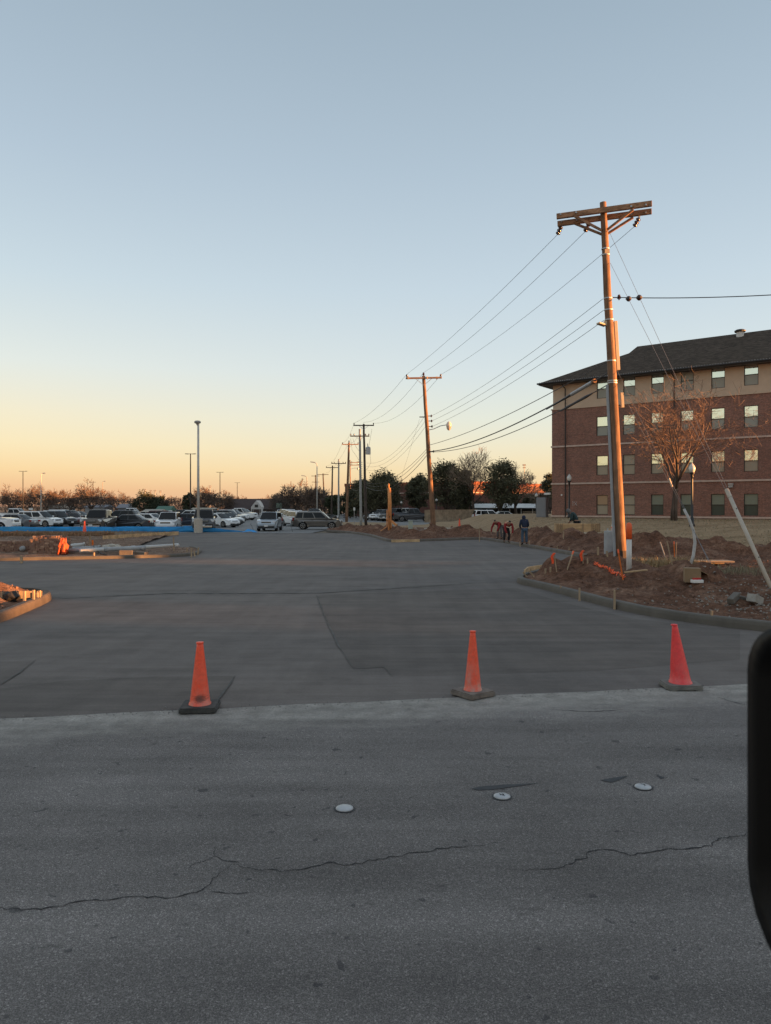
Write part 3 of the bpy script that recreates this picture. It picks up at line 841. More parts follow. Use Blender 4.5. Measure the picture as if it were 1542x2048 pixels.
# conduit riser on the shaded side, cable cover and boxes on the sunny side
fA, fB = p1z(770), p1z(1116)
bm = NB(); tube(bm, [p1(fA - (fA - fB) * k / 8, -(.205 + (.12 - .205) * (fA - (fA - fB) * k / 8)) - .035, -.03) for k in range(9)], .055, 8); obj('conduit_riser', bm, M_CONDUIT, P1)
bm = NB(); bar(bm, p1(p1z(642), .235, .03), p1(p1z(740), .245, .03), .12, .12, .01); obj('cable_cover', bm, M_COVER, P1)
bm = NB(); bar(bm, p1(p1z(785), .33, .02), p1(p1z(815), .335, .02), .09, .10, .01); bar(bm, p1(p1z(800), .2, .02), p1(p1z(800), .32, .02), .03, .03); obj('terminal_box', bm, M_COVER, P1)
bm = NB(); box(bm, p1(p1z(649), -.28, -.02), (.32, .22, .06), rz(.3) @ ry(.22), .015); box(bm, p1(p1z(646), -.14, -.02), (.1, .14, .12)); obj('bracket_plate', bm, M_COVER, P1)
bm = NB(); bar(bm, p1(p1z(595), .12, 0), p1(p1z(595), .42, 0), .03, .03); insulator(bm, p1(p1z(600), .40, 0), .9); obj('spool_bracket', bm, M_CER, P1)
ring = NB(); tube(ring, [p1(.005, 0, 0, 0), p1(.03, 0, 0, 0)], .212, 14); obj('butt_stain', ring, M_WOOD_G, P1)

# --- second pole ----------------------------------------------------------
P2, b2, h2 = util_pole('utility_pole', 'leaning wooden utility pole carrying a globe street lamp on a short arm', 847, 752, 55.3, 868, [(.985, 2.65, R(-6), 0)], .19, .12, zb=H((868 - CX) / F * 55.3, 55.3) - .05, group=None)
def p2(py, dx=0, dy=0): return h2 * (((EYE - (py - HY) / F * 55.3) - b2.z) / h2.z) + Vector((dx, dy, 0))
bm = NB(); insulator(bm, h2 + Vector((0, 0, 0)), 1.2); obj('insulator', bm, M_CER, P2)
for dx, w_ in ((-1.15, .16), (.25, .2), (.95, .2)):
    bm = NB(); box(bm, h2 * .985 + Vector((dx, -.19 - .1 * 0, 0)), (.07, .16, .2)); obj('arm_bolt', bm, M_LUM, P2)
bm = NB(); tube(bm, [p2(860, .1, 0), p2(858, .5, -.05), p2(852, 1.0, -.08), p2(850, 1.45, -.1)], .03, 6); obj('lamp_arm', bm, M_STEEL, P2)
bm = NB(); lathe(bm, [(.05, .32), (.12, .28), (.2, .12), (.2, 0), (.17, -.18), (.1, -.3), (.02, -.34)], 12, Matrix.Translation(p2(852, 1.62, -.1))); obj('lamp_globe', bm, mat('globe_glass', (.75, .62, .5), .2), P2, smooth=True)
for py in (832, 842, 853, 903):
    bm = NB(); tube(bm, [p2(py, .02), p2(py, .36)], .03, 6); insulator(bm, p2(py, .38) - Vector((0, 0, .1)), .9); obj('spool_bracket', bm, M_CER, P2)
bm = NB(); tube(bm, [p2(834, -.05), p2(834, -.5)], .04, 6); obj('guy_bracket', bm, M_CER, P2)

# --- the poles behind ------------------------------------------------------
P3, b3, h3 = util_pole('utility_pole', 'dark slim utility pole with grey transformer can standing beside pale pole', 727.5, 848, 84, 732, [(.985, 2.3, 0, 0)], .17, .11, M_WOOD_G)
bm = NB(); lathe(bm, [(.05, 0), (.28, .02), (.28, .75), (.24, .82), (.1, .9)], 12, Matrix.Translation(h3 * .70 + Vector((.42, -.05, 0)))); lathe(bm, [(.03, .85), (.05, 1.1), (.03, 1.25)], 8, Matrix.Translation(h3 * .70 + Vector((.36, -.05, 0)))); bar(bm, h3 * .74, h3 * .74 + Vector((.3, 0, 0)), .06, .06)
obj('transformer', bm, M_STEEL, P3)
bm = NB(); tube(bm, [h3 * .95 + Vector((.9, -.1, 0)), h3 * .86 + Vector((.7, -.1, 0)), h3 * .75 + Vector((.45, -.1, 0))], .012, 4); tube(bm, [h3 * .72 + Vector((.6, -.1, 0)), h3 * .62 + Vector((.7, -.1, 0)), h3 * .56 + Vector((.3, -.1, 0)), h3 * .55], .012, 4); obj('jumper_wire', bm, M_WIRE, P3)
P3b, _, h3b = util_pole('utility_pole', 'pale grey utility pole with low crossarm just left of dark transformer pole', 719.5, 858, 86, 722, [(.925, 2.2, 0, 0)], .15, .12, M_GREYP, ins=4, arm_m=M_WOOD_G)
bm = NB(); tube(bm, [h3b * .9 + Vector((-.8, -.2, 0)), h3b * .82 + Vector((-.5, -.2, 0)), h3b * .76], .012, 4); tube(bm, [h3b * .9 + Vector((-1.05, -.2, 0)), h3b * .78 + Vector((-.9, -.2, 0)), h3b * .66], .012, 4); obj('jumper_wire', bm, M_WIRE, P3b)
for k in range(8):
    bm = NB(); tube(bm, [h3b * (.5 + .022 * k), h3b * (.5 + .022 * k) + Vector((.28, -.05, 0))], .025, 5); obj('step_bolt', bm, M_STEEL, P3b)
P4, b4, h4 = util_pole('utility_pole', 'reddish leaning utility pole with single crossarm, left of the pale pole', 698, 885, 105, 693, [(.975, 2.3, 0, .2)], .2, .13)
bm = NB(); insulator(bm, h4 * 1.0, 1.3); obj('insulator', bm, M_CER, P4)
P5, b5, h5 = util_pole('utility_pole', 'grey utility pole with pale base and crossarm left of reddish leaning pole', 677.5, 918, 128, 677, [(.925, 2.5, 0, 0)], .17, .12, M_GREYP, ins=4, arm_m=M_WOOD_G)
P6, b6, h6 = util_pole('utility_pole', 'brown utility pole with one crossarm beside the grey one with pale base', 665, 931, 140, 663, [(.96, 2.4, 0, 0)], .18, .12, M_WOOD_G)
P7, b7, h7 = util_pole('utility_pole', 'far slanting utility pole with crossarm and brace before bare tree', 646, 947, 180, 650, [(.975, 2.7, 0, 0)], .2, .13, M_WOOD_G, ins=False)
P8, b8, h8 = util_pole('utility_pole', 'farthest utility pole with two crossarms, nearest the cobra lamp', 631, 950, 200, 632, [(.975, 2.2, 0, 0), (.82, 2.0, 0, 0)], .2, .13, M_WOOD_G, ins=False)
P9, b9, h9 = util_pole('utility_pole', 'thin utility pole with paired crossarms and side lamp behind the pale pole', 700, 920, 150, 701, [(.955, 1.8, 0, .9), (.91, 1.8, 0, .9)], .14, .1, M_WOODP, ins=4)
bm = NB(); tube(bm, [h9 * .84, h9 * .845 + Vector((.8, 0, .15)), h9 * .845 + Vector((1.5, 0, .15))], .03, 5); obj('lamp_arm', bm, M_STEEL, P9)
bm = NB(); lathe(bm, [(.08, .25), (.2, .1), (.18, -.15), (.05, -.3)], 10, Matrix.Translation(h9 * .84 + Vector((1.6, 0, .1)))); obj('lamp_head', bm, M_STEEL, P9)

# ================================================================= WIRES
def wire(name, label, p0, p1_, sag, r, m=M_WIRE, n=24, group=None, cat='power line'):
    p0, p1_ = Vector(p0), Vector(p1_); bm = NB(); pts = []
    for i in range(n + 1):
        t = i / n; p = p0.lerp(p1_, t); p.z -= 4 * sag * t * (1 - t); pts.append(p - p0)
    tube(bm, pts, r, 5)
    o = obj(name, bm, m, loc=p0); tag(o, label, cat, group); return o
arm2 = [b2 + h2 * .985 + Vector((dx, -.17, .26)) for dx in (-1.27, 1.27)]
top2 = b2 + h2 + Vector((0, 0, .25))
g = 'primary conductors between the two leaning poles'
wire('power_line', 'bare conductor from left end of near double crossarm to second leaning pole', ENDS1[0], arm2[0], .25, .0085, M_WIRE_C, group=g)
wire('power_line', 'bare conductor from middle of near double crossarm to top of second pole', ENDS1[1], top2, .35, .0085, M_WIRE_C, group=g)
wire('power_line', 'bare conductor from right end of near double crossarm passing behind its pole', ENDS1[2], arm2[1], .35, .0085, M_WIRE_C, group=g)
arm3 = [b3 + h3 * .985 + Vector((dx, -.16, .26)) for dx in (-1.08, 1.08)]; top3 = b3 + h3 + Vector((0, 0, .2))
g = 'conductors between second leaning pole and dark transformer pole'
wire('power_line', 'conductor from left arm of second leaning pole to dark transformer pole', arm2[0], arm3[0], .5, .010, M_WIRE, group=g)
wire('power_line', 'conductor from top of second leaning pole to top of dark transformer pole', top2, top3, .9, .010, M_WIRE, group=g)
wire('power_line', 'conductor from right arm of second leaning pole to dark transformer pole', arm2[1], arm3[1], 1.0, .010, M_WIRE, group=g)
arm4 = [b4 + h4 * .975 + Vector((dx, -.17, .26)) for dx in (-.9, 1.2)]; top4 = b4 + h4
wire('power_line', 'thin conductor from dark transformer pole down to reddish leaning pole', arm3[0], arm4[0], .6, .010, M_WIRE)
wire('power_line', 'thin conductor from transformer pole top to reddish pole top', top3, top4, .8, .010, M_WIRE)
wire('power_line', 'thin conductor from reddish leaning pole to brown pole beyond', arm4[0], b6 + h6 * .97 + Vector((-1, -.1, .2)), .8, .011, M_WIRE)
wire('power_line', 'thin conductor from reddish pole top to far slanting pole', top4, b7 + h7, 1.2, .012, M_WIRE)
g = 'secondary wires from near pole to second pole'
for k, (pa, pb, lb) in enumerate(((597, 832, 'uppermost'), (620, 842, 'middle'), (640, 853, 'lowest'))):
    s0 = b1 + p1(p1z(pa), -.17, .05); s1 = b2 + p2(pb, .38)
    wire('power_line', lb + ' of three parallel secondary wires leaving the near pole below crossarm', s0, s1, .3, .009, M_WIRE_C, group=g)
    wire('power_line', lb + ' of three faint secondary wires from lamp pole to transformer pole', b2 + p2(pb, -.1), b3 + h3 * (.62 - .035 * k) + Vector((.2, -.1, 0)), 1.1, .009, M_WIRE_C, group='secondary wires from lamp pole to transformer pole')
s2 = b2 + p2(890, .1)
wire('telephone_cable', 'single dark telephone cable above the thick bundle, near pole to lamp pole', b1 + p1(p1z(722), -.12, .1), s2, .35, .017, M_WIRE, cat='cable')
sB = b2 + p2(903, .12); sA = b1 + p1(p1z(745), -.12, .1)
wire('telephone_cable', 'thickest sagging telephone cable with splice case near tall pole', sA, sB, .55, .030, M_WIRE, cat='cable')
wire('telephone_cable', 'lower telephone cable of the bundle under the splice case', b1 + p1(p1z(768), -.12, .1), b2 + p2(904, .12), .62, .019, M_WIRE, cat='cable')
def on_sag(p0, p1_, sag, t): p = Vector(p0).lerp(Vector(p1_), t); p.z -= 4 * sag * t * (1 - t); return p
sp_ = thing('splice_case', 'pale cylindrical splice case on thick telephone cable beside tall pole', 'splice case', on_sag(sA, sB, .55, .052))
dv = (on_sag(sA, sB, .55, .10) - on_sag(sA, sB, .55, .03))
bm = NB(); tube(bm, [dv * -.15, dv * .85], .075, 10); obj('case', bm, M_STEEL, sp_)
bm = NB(); tube(bm, [dv * -.22, dv * -.13], .085, 10); obj('end_cap', bm, M_WOODP, sp_)
bm = NB(); tube(bm, [dv * .8, dv * 1.35, dv * 2.2], [.065, .045, .03], 8); obj('cable_boot', bm, M_BLACKM, sp_)
sp2 = thing('splice_case', 'dark lumpy cable splice under the pale cylindrical one', 'splice case', on_sag(b1 + p1(p1z(768), -.12, .1), b2 + p2(904, .12), .62, .045))
bm = NB(); tube(bm, [dv * 0, dv * .3, dv * .9, dv * 1.2, dv * 1.6], [.03, .06, .05, .06, .02], 8); obj('case', bm, M_WIRE, sp2)
for k, (pa, yb_, lb) in enumerate(((898, 965, 'upper'), (903, 968, 'middle'), (910, 973, 'lower, thickest'))):
    e3 = b3 + h3 * (((EYE - (yb_ - HY) / F * 84) - b3.z) / h3.z)
    wire('telephone_cable', lb + ' telephone cable from lamp pole dipping towards dark transformer pole', b2 + p2(pa, -.12), e3, 1.0 + .15 * k, .014 + .006 * (k == 2), M_WIRE, cat='cable')
wire('telephone_cable', 'drooping cable from transformer pole past the pale grey pole', b3 + h3 * .42, b4 + h4 * .5, 1.0, .016, M_WIRE, cat='cable')
ga = gp(770, 1049)
wire('guy_wire', 'slack guy wire slanting from lamp pole down to the left', b2 + p2(838, -.5), Vector((ga.x, 70, H(ga.x, 70))), .05, .0062, M_WIRE_C, cat='guy wire')
# service drop to the right and its strain insulators
sv0 = b1 + p1(p1z(595), .42, 0)
wire('service_cable', 'twisted service cable running off to the right above the dormitory', sv0, Vector((17.5, 22.5, EYE + (HY - 553) / F * 22.5)), .22, .017, M_WIRE, cat='cable')
# guys with white guard
AN = Vector((8.25, 16.0, H(8.25, 16.0) - .02)); AN2 = AN + Vector((-.14, -.02, 0))
gA = b1 + p1(p1z(463), .12, -.1); gB = b1 + p1(p1z(528), .12, -.1)
top_guard = lambda a, gpt, s: a.lerp(gpt, s)
gs = .182
ge = AN.lerp(gA, gs)
wire('guy_wire', 'right-hand guy wire from crossarm down to the straight white guard', gA, ge + Vector((.02, 0, .02)), 0, .0062, M_WIRE_C, cat='guy wire')
wire('guy_wire', 'left-hand guy wire from the pole shaft down to the straight white guard', gB, ge + Vector((-.03, 0, 0)), 0, .0062, M_WIRE_C, cat='guy wire')
def ball(label, p):
    t = thing('strain_insulator', label, 'insulator', p)
    bm = NB(); ico(bm, (0, 0, 0), .088, 2, (1, 1, 1.1)); obj('ball', bm, M_CER, t, smooth=True)
    bm = NB(); tube(bm, [(0, 0, -.02), (0, 0, .02)], .098, 12); obj('collar', bm, M_WIRE, t)
fr_ = lambda a, b, py: next((a.lerp(b, k / 400) for k in range(401) if HY - (a.lerp(b, k / 400).z - EYE) / a.lerp(b, k / 400).y * F >= py), b)
ball('dark strain insulator ball on right-hand guy wire beside service cable', fr_(gA, ge, 595)); ball('dark strain insulator ball on left-hand guy wire, nearer the tall pole', fr_(gB, ge, 597))
GG = thing('guy_guard', 'long straight white guy wire guard slanting into gravel by the mirror', 'guy guard', AN)
dg = (gA - AN); bm = NB(); tube(bm, [dg * -.01, dg * (gs * .5), dg * gs], .046, 10); obj('tube', bm, mat('guard_white', (.42, .36, .29), .45, .1, 6), GG, smooth=True)
bm = NB(); tube(bm, [dg * (gs * .93), dg * (gs * 1.02)], .052, 10); obj('collar', bm, MATS['guard_white'], GG)
for k in (.3, .8):
    bm = NB(); ico(bm, dg * (gs * k) + Vector((.0, -.055, .02)), .016, 1); obj('clip', bm, M_BLACKM, GG)
def bent(pts):
    return [at(px, py, D) for px, py, D in pts]
BP = bent([(1378, 1140, 22.9), (1387, 1110, 23.05), (1390, 1085, 23.2), (1387, 1062, 23.3), (1378, 1038, 23.4), (1368, 1018, 23.5)])
for k, (pya, lb) in enumerate(((742, 'upper'), (768, 'lower'))):
    wire('guy_wire', lb + ' of the two guy wires running into the bent grey guard', b1 + p1(p1z(pya), .17, -.1), BP[-1] + Vector((.02 - .04 * k, 0, .02)), .05, .0062, M_WIRE_C, cat='guy wire')
BG = thing('guy_guard', 'bent grey guy wire guard buckled at its middle among dry grass', 'guy guard', BP[0])
bm = NB(); tube(bm, [p - BP[0] for p in BP], [.05, .05, .048, .046, .044, .042], 10); obj('tube', bm, mat('guard_grey', (.40, .38, .36), .5, .15, 6), BG, smooth=True)
bm = NB(); gp_ = BP[-1].lerp(b1 + p1(p1z(755), .17, -.1), .16); tube(bm, [gp_ - BP[0] + Vector((0, 0, -.05)), gp_ - BP[0] + Vector((-.06, .1, .22))], .03, 6); obj('grip', bm, mat('grip_tan', (.5, .42, .3), .5), BG)
wire('guy_wire', 'frayed guy wire slanting from the bent guard to the ground', at(1386, 1058, 23.3), at(1437, 1163, 20.4), 0, .008, M_WIRE_C, cat='guy wire')
wire('guy_wire', 'second frayed strand just right of the slanting one at the bent guard', at(1390, 1068, 23.2), at(1432, 1145, 21.0), 0, .006, M_WIRE_C, cat='guy wire')
# ================================================================= CARS
def paint(name, col, metal=0.0, rough=.32):
    return mat('paint_' + name, col, rough, metal=metal, coat=.8)
PAINT = {'white': paint('white', (.78, .78, .78)), 'pearl': paint('pearl', (.64, .64, .62), .1), 'silver': paint('silver', (.48, .49, .50), .4), 'blue silver': paint('bluesilver', (.40, .45, .50), .4),
         'grey': paint('grey', (.15, .15, .16), .4), 'dark grey': paint('darkgrey', (.040, .042, .046), .4), 'black': paint('black', (.010, .010, .012)), 'taupe': paint('taupe', (.145, .132, .118), .5),
         'maroon': paint('maroon', (.09, .015, .018)), 'charcoal': paint('charcoal', (.055, .055, .06), .4), 'bronze': paint('bronze', (.085, .06, .04), .4), 'cream': paint('cream', (.55, .52, .44)), 'navy': paint('navy', (.018, .026, .045), .3)}
M_CGLASS = glass_mat('car_glass', (.010, .011, .012), .05, .3, ior=1.45)
M_TYRE = mat('tyre', (.012, .012, .012), .85)
M_RIM = mat('rim', (.42, .42, .43), .35, metal=.7)
M_HL = mat('headlight_lens', (.62, .64, .66), .1, spec=.8)
M_TL = mat('taillight_lens', (.28, .012, .012), .15)
M_PLATE = mat('number_plate', (.68, .69, .7), .5)
M_GRILLE = mat('grille_black', (.018, .018, .019), .4)
M_CHROME = mat('chrome', (.5, .5, .5), .2, metal=.9)
M_BLACKP = mat('black_plastic', (.016, .016, .017), .6)

CARS = {
 'sedan': dict(L=4.75, W=1.80, H=1.46, r=.325, clr=.22, wx=(.30, -.285), prof=[(-.5, .50), (-.498, .72), (-.485, .93), (-.44, .985), (-.37, 1.0), (.19, .96), (.30, .92), (.42, .82), (.475, .72), (.498, .58), (.5, .42)], gb=(-.39, .23), gt=(-.21, .06), zb=.95, win=[(.10, .50), (.53, .92)]),
 'suv': dict(L=4.65, W=1.86, H=1.70, r=.365, clr=.27, wx=(.305, -.29), prof=[(-.5, .55), (-.5, .80), (-.492, 1.02), (-.47, 1.10), (.20, 1.07), (.32, 1.04), (.44, .96), (.485, .84), (.5, .62), (.498, .48)], gb=(-.487, .255), gt=(-.41, .085), zb=1.06, win=[(.04, .24), (.27, .60), (.63, .95)]),
 'pickup': dict(L=5.75, W=2.02, H=1.92, r=.41, clr=.38, wx=(.315, -.28), prof=[(-.5, .60), (-.5, .95), (-.497, 1.28), (-.48, 1.30), (-.12, 1.30), (.19, 1.25), (.32, 1.23), (.455, 1.16), (.49, 1.02), (.5, .72), (.498, .55)], gb=(-.12, .215), gt=(-.095, .105), zb=1.24, win=[(.04, .46), (.50, .95)]),
}
def build_car(kind, name, label, color, group=None, roof_rack=False, glass=M_CGLASS):
    c = CARS[kind]; Lc, W, Hh, r, clr = c['L'], c['W'], c['H'], c['r'], c['clr']; pm = PAINT[color]
    t = thing(name, label, {'sedan': 'car', 'suv': 'car', 'pickup': 'pickup truck'}[kind], (0, 0, 0), 0, group)
    # lower body: side outline with wheel arches
    out = [(x * Lc, z) for x, z in c['prof']]                    # rear bottom -> front bottom over the top
    ar = r * 1.17
    bot = [(.47 * Lc, clr)]
    for wx in c['wx']:
        xc = wx * Lc; a0 = math.asin(max(-1, min(1, (clr - r) / ar)))
        for k in range(9):
            a = a0 + (math.pi - 2 * a0) * k / 8
            bot.append((xc + ar * math.cos(a), r + ar * math.sin(a)))
    bot.append((-.47 * Lc, clr))
    side = out + bot
    bm = NB(); hw = W / 2
    def plan(x, z):
        q = abs(x) / Lc
        return hw * (1 - .13 * sm(.36, .5, q) ** 1.2) * (1 - .035 * sm(.5, .2, z / Hh) - .04 * sm(.55, .75, z / Hh))
    lv = [bm.verts.new((x, plan(x, z), z)) for x, z in side]; rv = [bm.verts.new((x, -plan(x, z), z)) for x, z in side]
    n = len(side)
    for k in range(n): bm.faces.new((lv[k], lv[(k + 1) % n], rv[(k + 1) % n], rv[k]))
    fl = bm.faces.new(lv); fr = bm.faces.new(rv[::-1])
    es = [e for e in bm.edges if all(v in set(lv[:len(out)]) for v in e.verts) or all(v in set(rv[:len(out)]) for v in e.verts)]
    bmesh.ops.bevel(bm, geom=es, offset=.07, segments=3, affect='EDGES', profile=.5)
    # greenhouse
    zb = c['zb']; g0, g1 = c['gb'][0] * Lc, c['gb'][1] * Lc; t0, t1 = c['gt'][0] * Lc, c['gt'][1] * Lc
    wb, wt = hw * .93, hw * .76
    P = {}
    for s, tagk in ((1, 'l'), (-1, 'r')):
        P[tagk] = [Vector((g0, s * wb * .94, zb - .06)), Vector((g1, s * wb * .94, zb - .06)), Vector((t1, s * wt * .95, Hh)), Vector((t0, s * wt, Hh))]
    l, rr_ = [bm.verts.new(p) for p in P['l']], [bm.verts.new(p) for p in P['r']]
    mid = None
    fs = [bm.faces.new(l), bm.faces.new(rr_[::-1])]
    gh = []
    for k in range(4): gh.append(bm.faces.new((l[k], l[(k + 1) % 4], rr_[(k + 1) % 4], rr_[k])))
    es = [e for e in {e for v in l + rr_ for e in v.link_edges} if max(v.co.z for v in e.verts) > zb + .1]
    bmesh.ops.bevel(bm, geom=es, offset=.055, segments=3, affect='EDGES', profile=.5)
    if kind == 'pickup':                                      # the open bed
        pass
    body = obj('body', bm, pm, t)
    for p in body.data.polygons: p.use_smooth = len(p.vertices) == 4 and p.area < .2
    def bil(q, u, v): return q[0].lerp(q[1], u).lerp(q[3].lerp(q[2], u), v)
    def pane(name_, q, u0, u1, v0, v1, off, m, parent=t, bow=0.0):
        nrm = (q[1] - q[0]).cross(q[3] - q[0]).normalized()
        cen = (q[0] + q[1] + q[2] + q[3]) / 4
        if nrm.dot(cen - Vector((0, 0, zb + .2))) < 0: nrm = -nrm
        bm = NB(); N_ = 4; rows = []
        for j in range(2):
            rows.append([bm.verts.new(bil(q, u0 + (u1 - u0) * i / N_, (v0, v1)[j]) + nrm * (off + bow * (1 - (2 * i / N_ - 1) ** 2))) for i in range(N_ + 1)])
        for i in range(N_): bm.faces.new((rows[0][i], rows[0][i + 1], rows[1][i + 1], rows[1][i]))
        return obj(name_, bm, m, parent)
    for s in ('l', 'r'):
        for u0, u1 in c['win']: pane('side_window', P[s], u0, u1, .15, .86, .012, glass)
    ws = [P['r'][1], P['l'][1], P['l'][2], P['r'][2]]; pane('windshield', ws, .04, .96, .08, .93, .014, glass, bow=.03)
    rw = [P['r'][0], P['l'][0], P['l'][3], P['r'][3]]; pane('rear_window', rw, .08, .92, .18 if kind != 'pickup' else .25, .88, .014, glass, bow=.02)
    # wheels
    for wx in c['wx']:
        for s in (-1, 1):
            m4 = Matrix.Translation((wx * Lc, s * (hw - .12), r)) @ Matrix.Rotation(R(90) * -s, 4, 'X')
            bm = NB(); lathe(bm, [(r * .62, -.1), (r * .9, -.11), (r, -.07), (r, .07), (r * .9, .11), (r * .62, .10)], 20, m4); tyre = obj('wheel', bm, M_TYRE, t, smooth=True)
            bm = NB(); lathe(bm, [(r * .63, .0), (r * .64, .108), (r * .58, .108), (r * .54, .05), (r * .05, .045)], 20, m4)
            for k in range(5):
                a = 2 * math.pi * k / 5 + .3
                bar(bm, m4 @ Vector((math.cos(a) * r * .08, math.sin(a) * r * .08, .09)), m4 @ Vector((math.cos(a) * r * .6, math.sin(a) * r * .6, .10)), r * .2, .03)
            obj('rim', bm, M_RIM, tyre)
            bm = NB(); lathe(bm, [(ar * .97, -.12), (ar * .97, .06)], 14, m4, caps=False); obj('wheel_arch', bm, M_BLACKP, t)
    # ends
    fx = .5 * Lc; zf = {'sedan': .66, 'suv': .80, 'pickup': .95}[kind]; fh = {'sedan': .12, 'suv': .16, 'pickup': .22}[kind]
    ew = plan(fx, zf)
    def front_x(z): 
        pts = [(zz, x * Lc) for x, zz in reversed(c['prof']) if x > .2]
        return interp(sorted(pts), z)
    bm = NB(); box(bm, (front_x(zf) + .0, 0, zf - .02), (.05, ew * 1.05, fh), None, .015); gl = obj('grille', bm, M_GRILLE, t)
    bm = NB(); box(bm, (front_x(zf) + .02, 0, zf + .02), (.05, ew * .95, .028)); obj('grille_bar', bm, M_CHROME if kind != 'pickup' else pm, gl)
    for s in (-1, 1):
        bm = NB(); box(bm, (front_x(zf + .04) - .06, s * (ew - .13), zf + .04), (.16, .28, fh * .95), rz(-s * .35), .03); obj('headlight', bm, M_HL, t)
        zt = {'sedan': .82, 'suv': 1.0, 'pickup': 1.08}[kind]; th = {'sedan': .17, 'suv': .32, 'pickup': .34}[kind]
        bm = NB(); box(bm, (-.492 * Lc, s * (ew - .04), zt), (.12, .20 if kind != 'sedan' else .3, th), rz(s * .2), .02); obj('taillight', bm, M_TL, t)
        bm = NB(); xm = c['gb'][1] * Lc - .30; box(bm, (xm, s * (hw + .06), zb + .10), (.10, .20, .15), None, .03); obj('wing_mirror', bm, pm if kind != 'pickup' else M_BLACKP, t)
        for k, u in enumerate((.5, .06) if kind != 'pickup' else (.45, .04)):
            bm = NB(); x = g0 + (g1 - g0) * u + .1; box(bm, (x, s * (plan(x, zb - .12) + .005), zb - .13), (.16, .03, .03)); obj('door_handle', bm, M_BLACKP, t)
    bm = NB(); box(bm, (fx - .03, 0, clr + .11), (.12, ew * 1.75, .17), None, .03); obj('front_bumper', bm, M_BLACKP if kind != 'pickup' else M_CHROME, t)
    bm = NB(); box(bm, (-fx + .03, 0, clr + .13), (.12, ew * 1.75, .17), None, .03); obj('rear_bumper', bm, M_BLACKP if kind != 'pickup' else M_CHROME, t)
    bm = NB(); box(bm, (fx + .035, 0, clr + .22), (.012, .34, .14)); obj('number_plate', bm, M_PLATE, t)
    bm = NB(); box(bm, (-fx - .015, 0, {'sedan': .72, 'suv': .82, 'pickup': .62}[kind]), (.012, .34, .14)); obj('number_plate', bm, M_PLATE, t)
    bm = NB(); box(bm, (0, 0, clr + .02), (Lc * .86, W * .8, .1)); 
    for s in (-1, 1): box(bm, (.01 * Lc, s * (hw - .03), clr + .06), (Lc * .33, .05, .1))
    obj('sill', bm, M_BLACKP, t)
    if kind == 'pickup':
        bm = NB(); box(bm, (-.31 * Lc, 0, 1.302), (.34 * Lc, W * .80, .012)); obj('bed', bm, M_BLACKP, t)
    if roof_rack:
        for s in (-1, 1):
            bm = NB(); tube(bm, [(t0 + .15, s * wt * .86, Hh - .01), (t0 + .2, s * wt * .86, Hh + .04), (t1 - .2, s * wt * .86, Hh + .04), (t1 - .1, s * wt * .86, Hh - .01)], .018, 5); obj('roof_rail', bm, M_CHROME, t)
    return t

protos = {}
g_left = 'cars parked in the lot behind the blue fence'
g_right = 'cars parked beyond the side road'
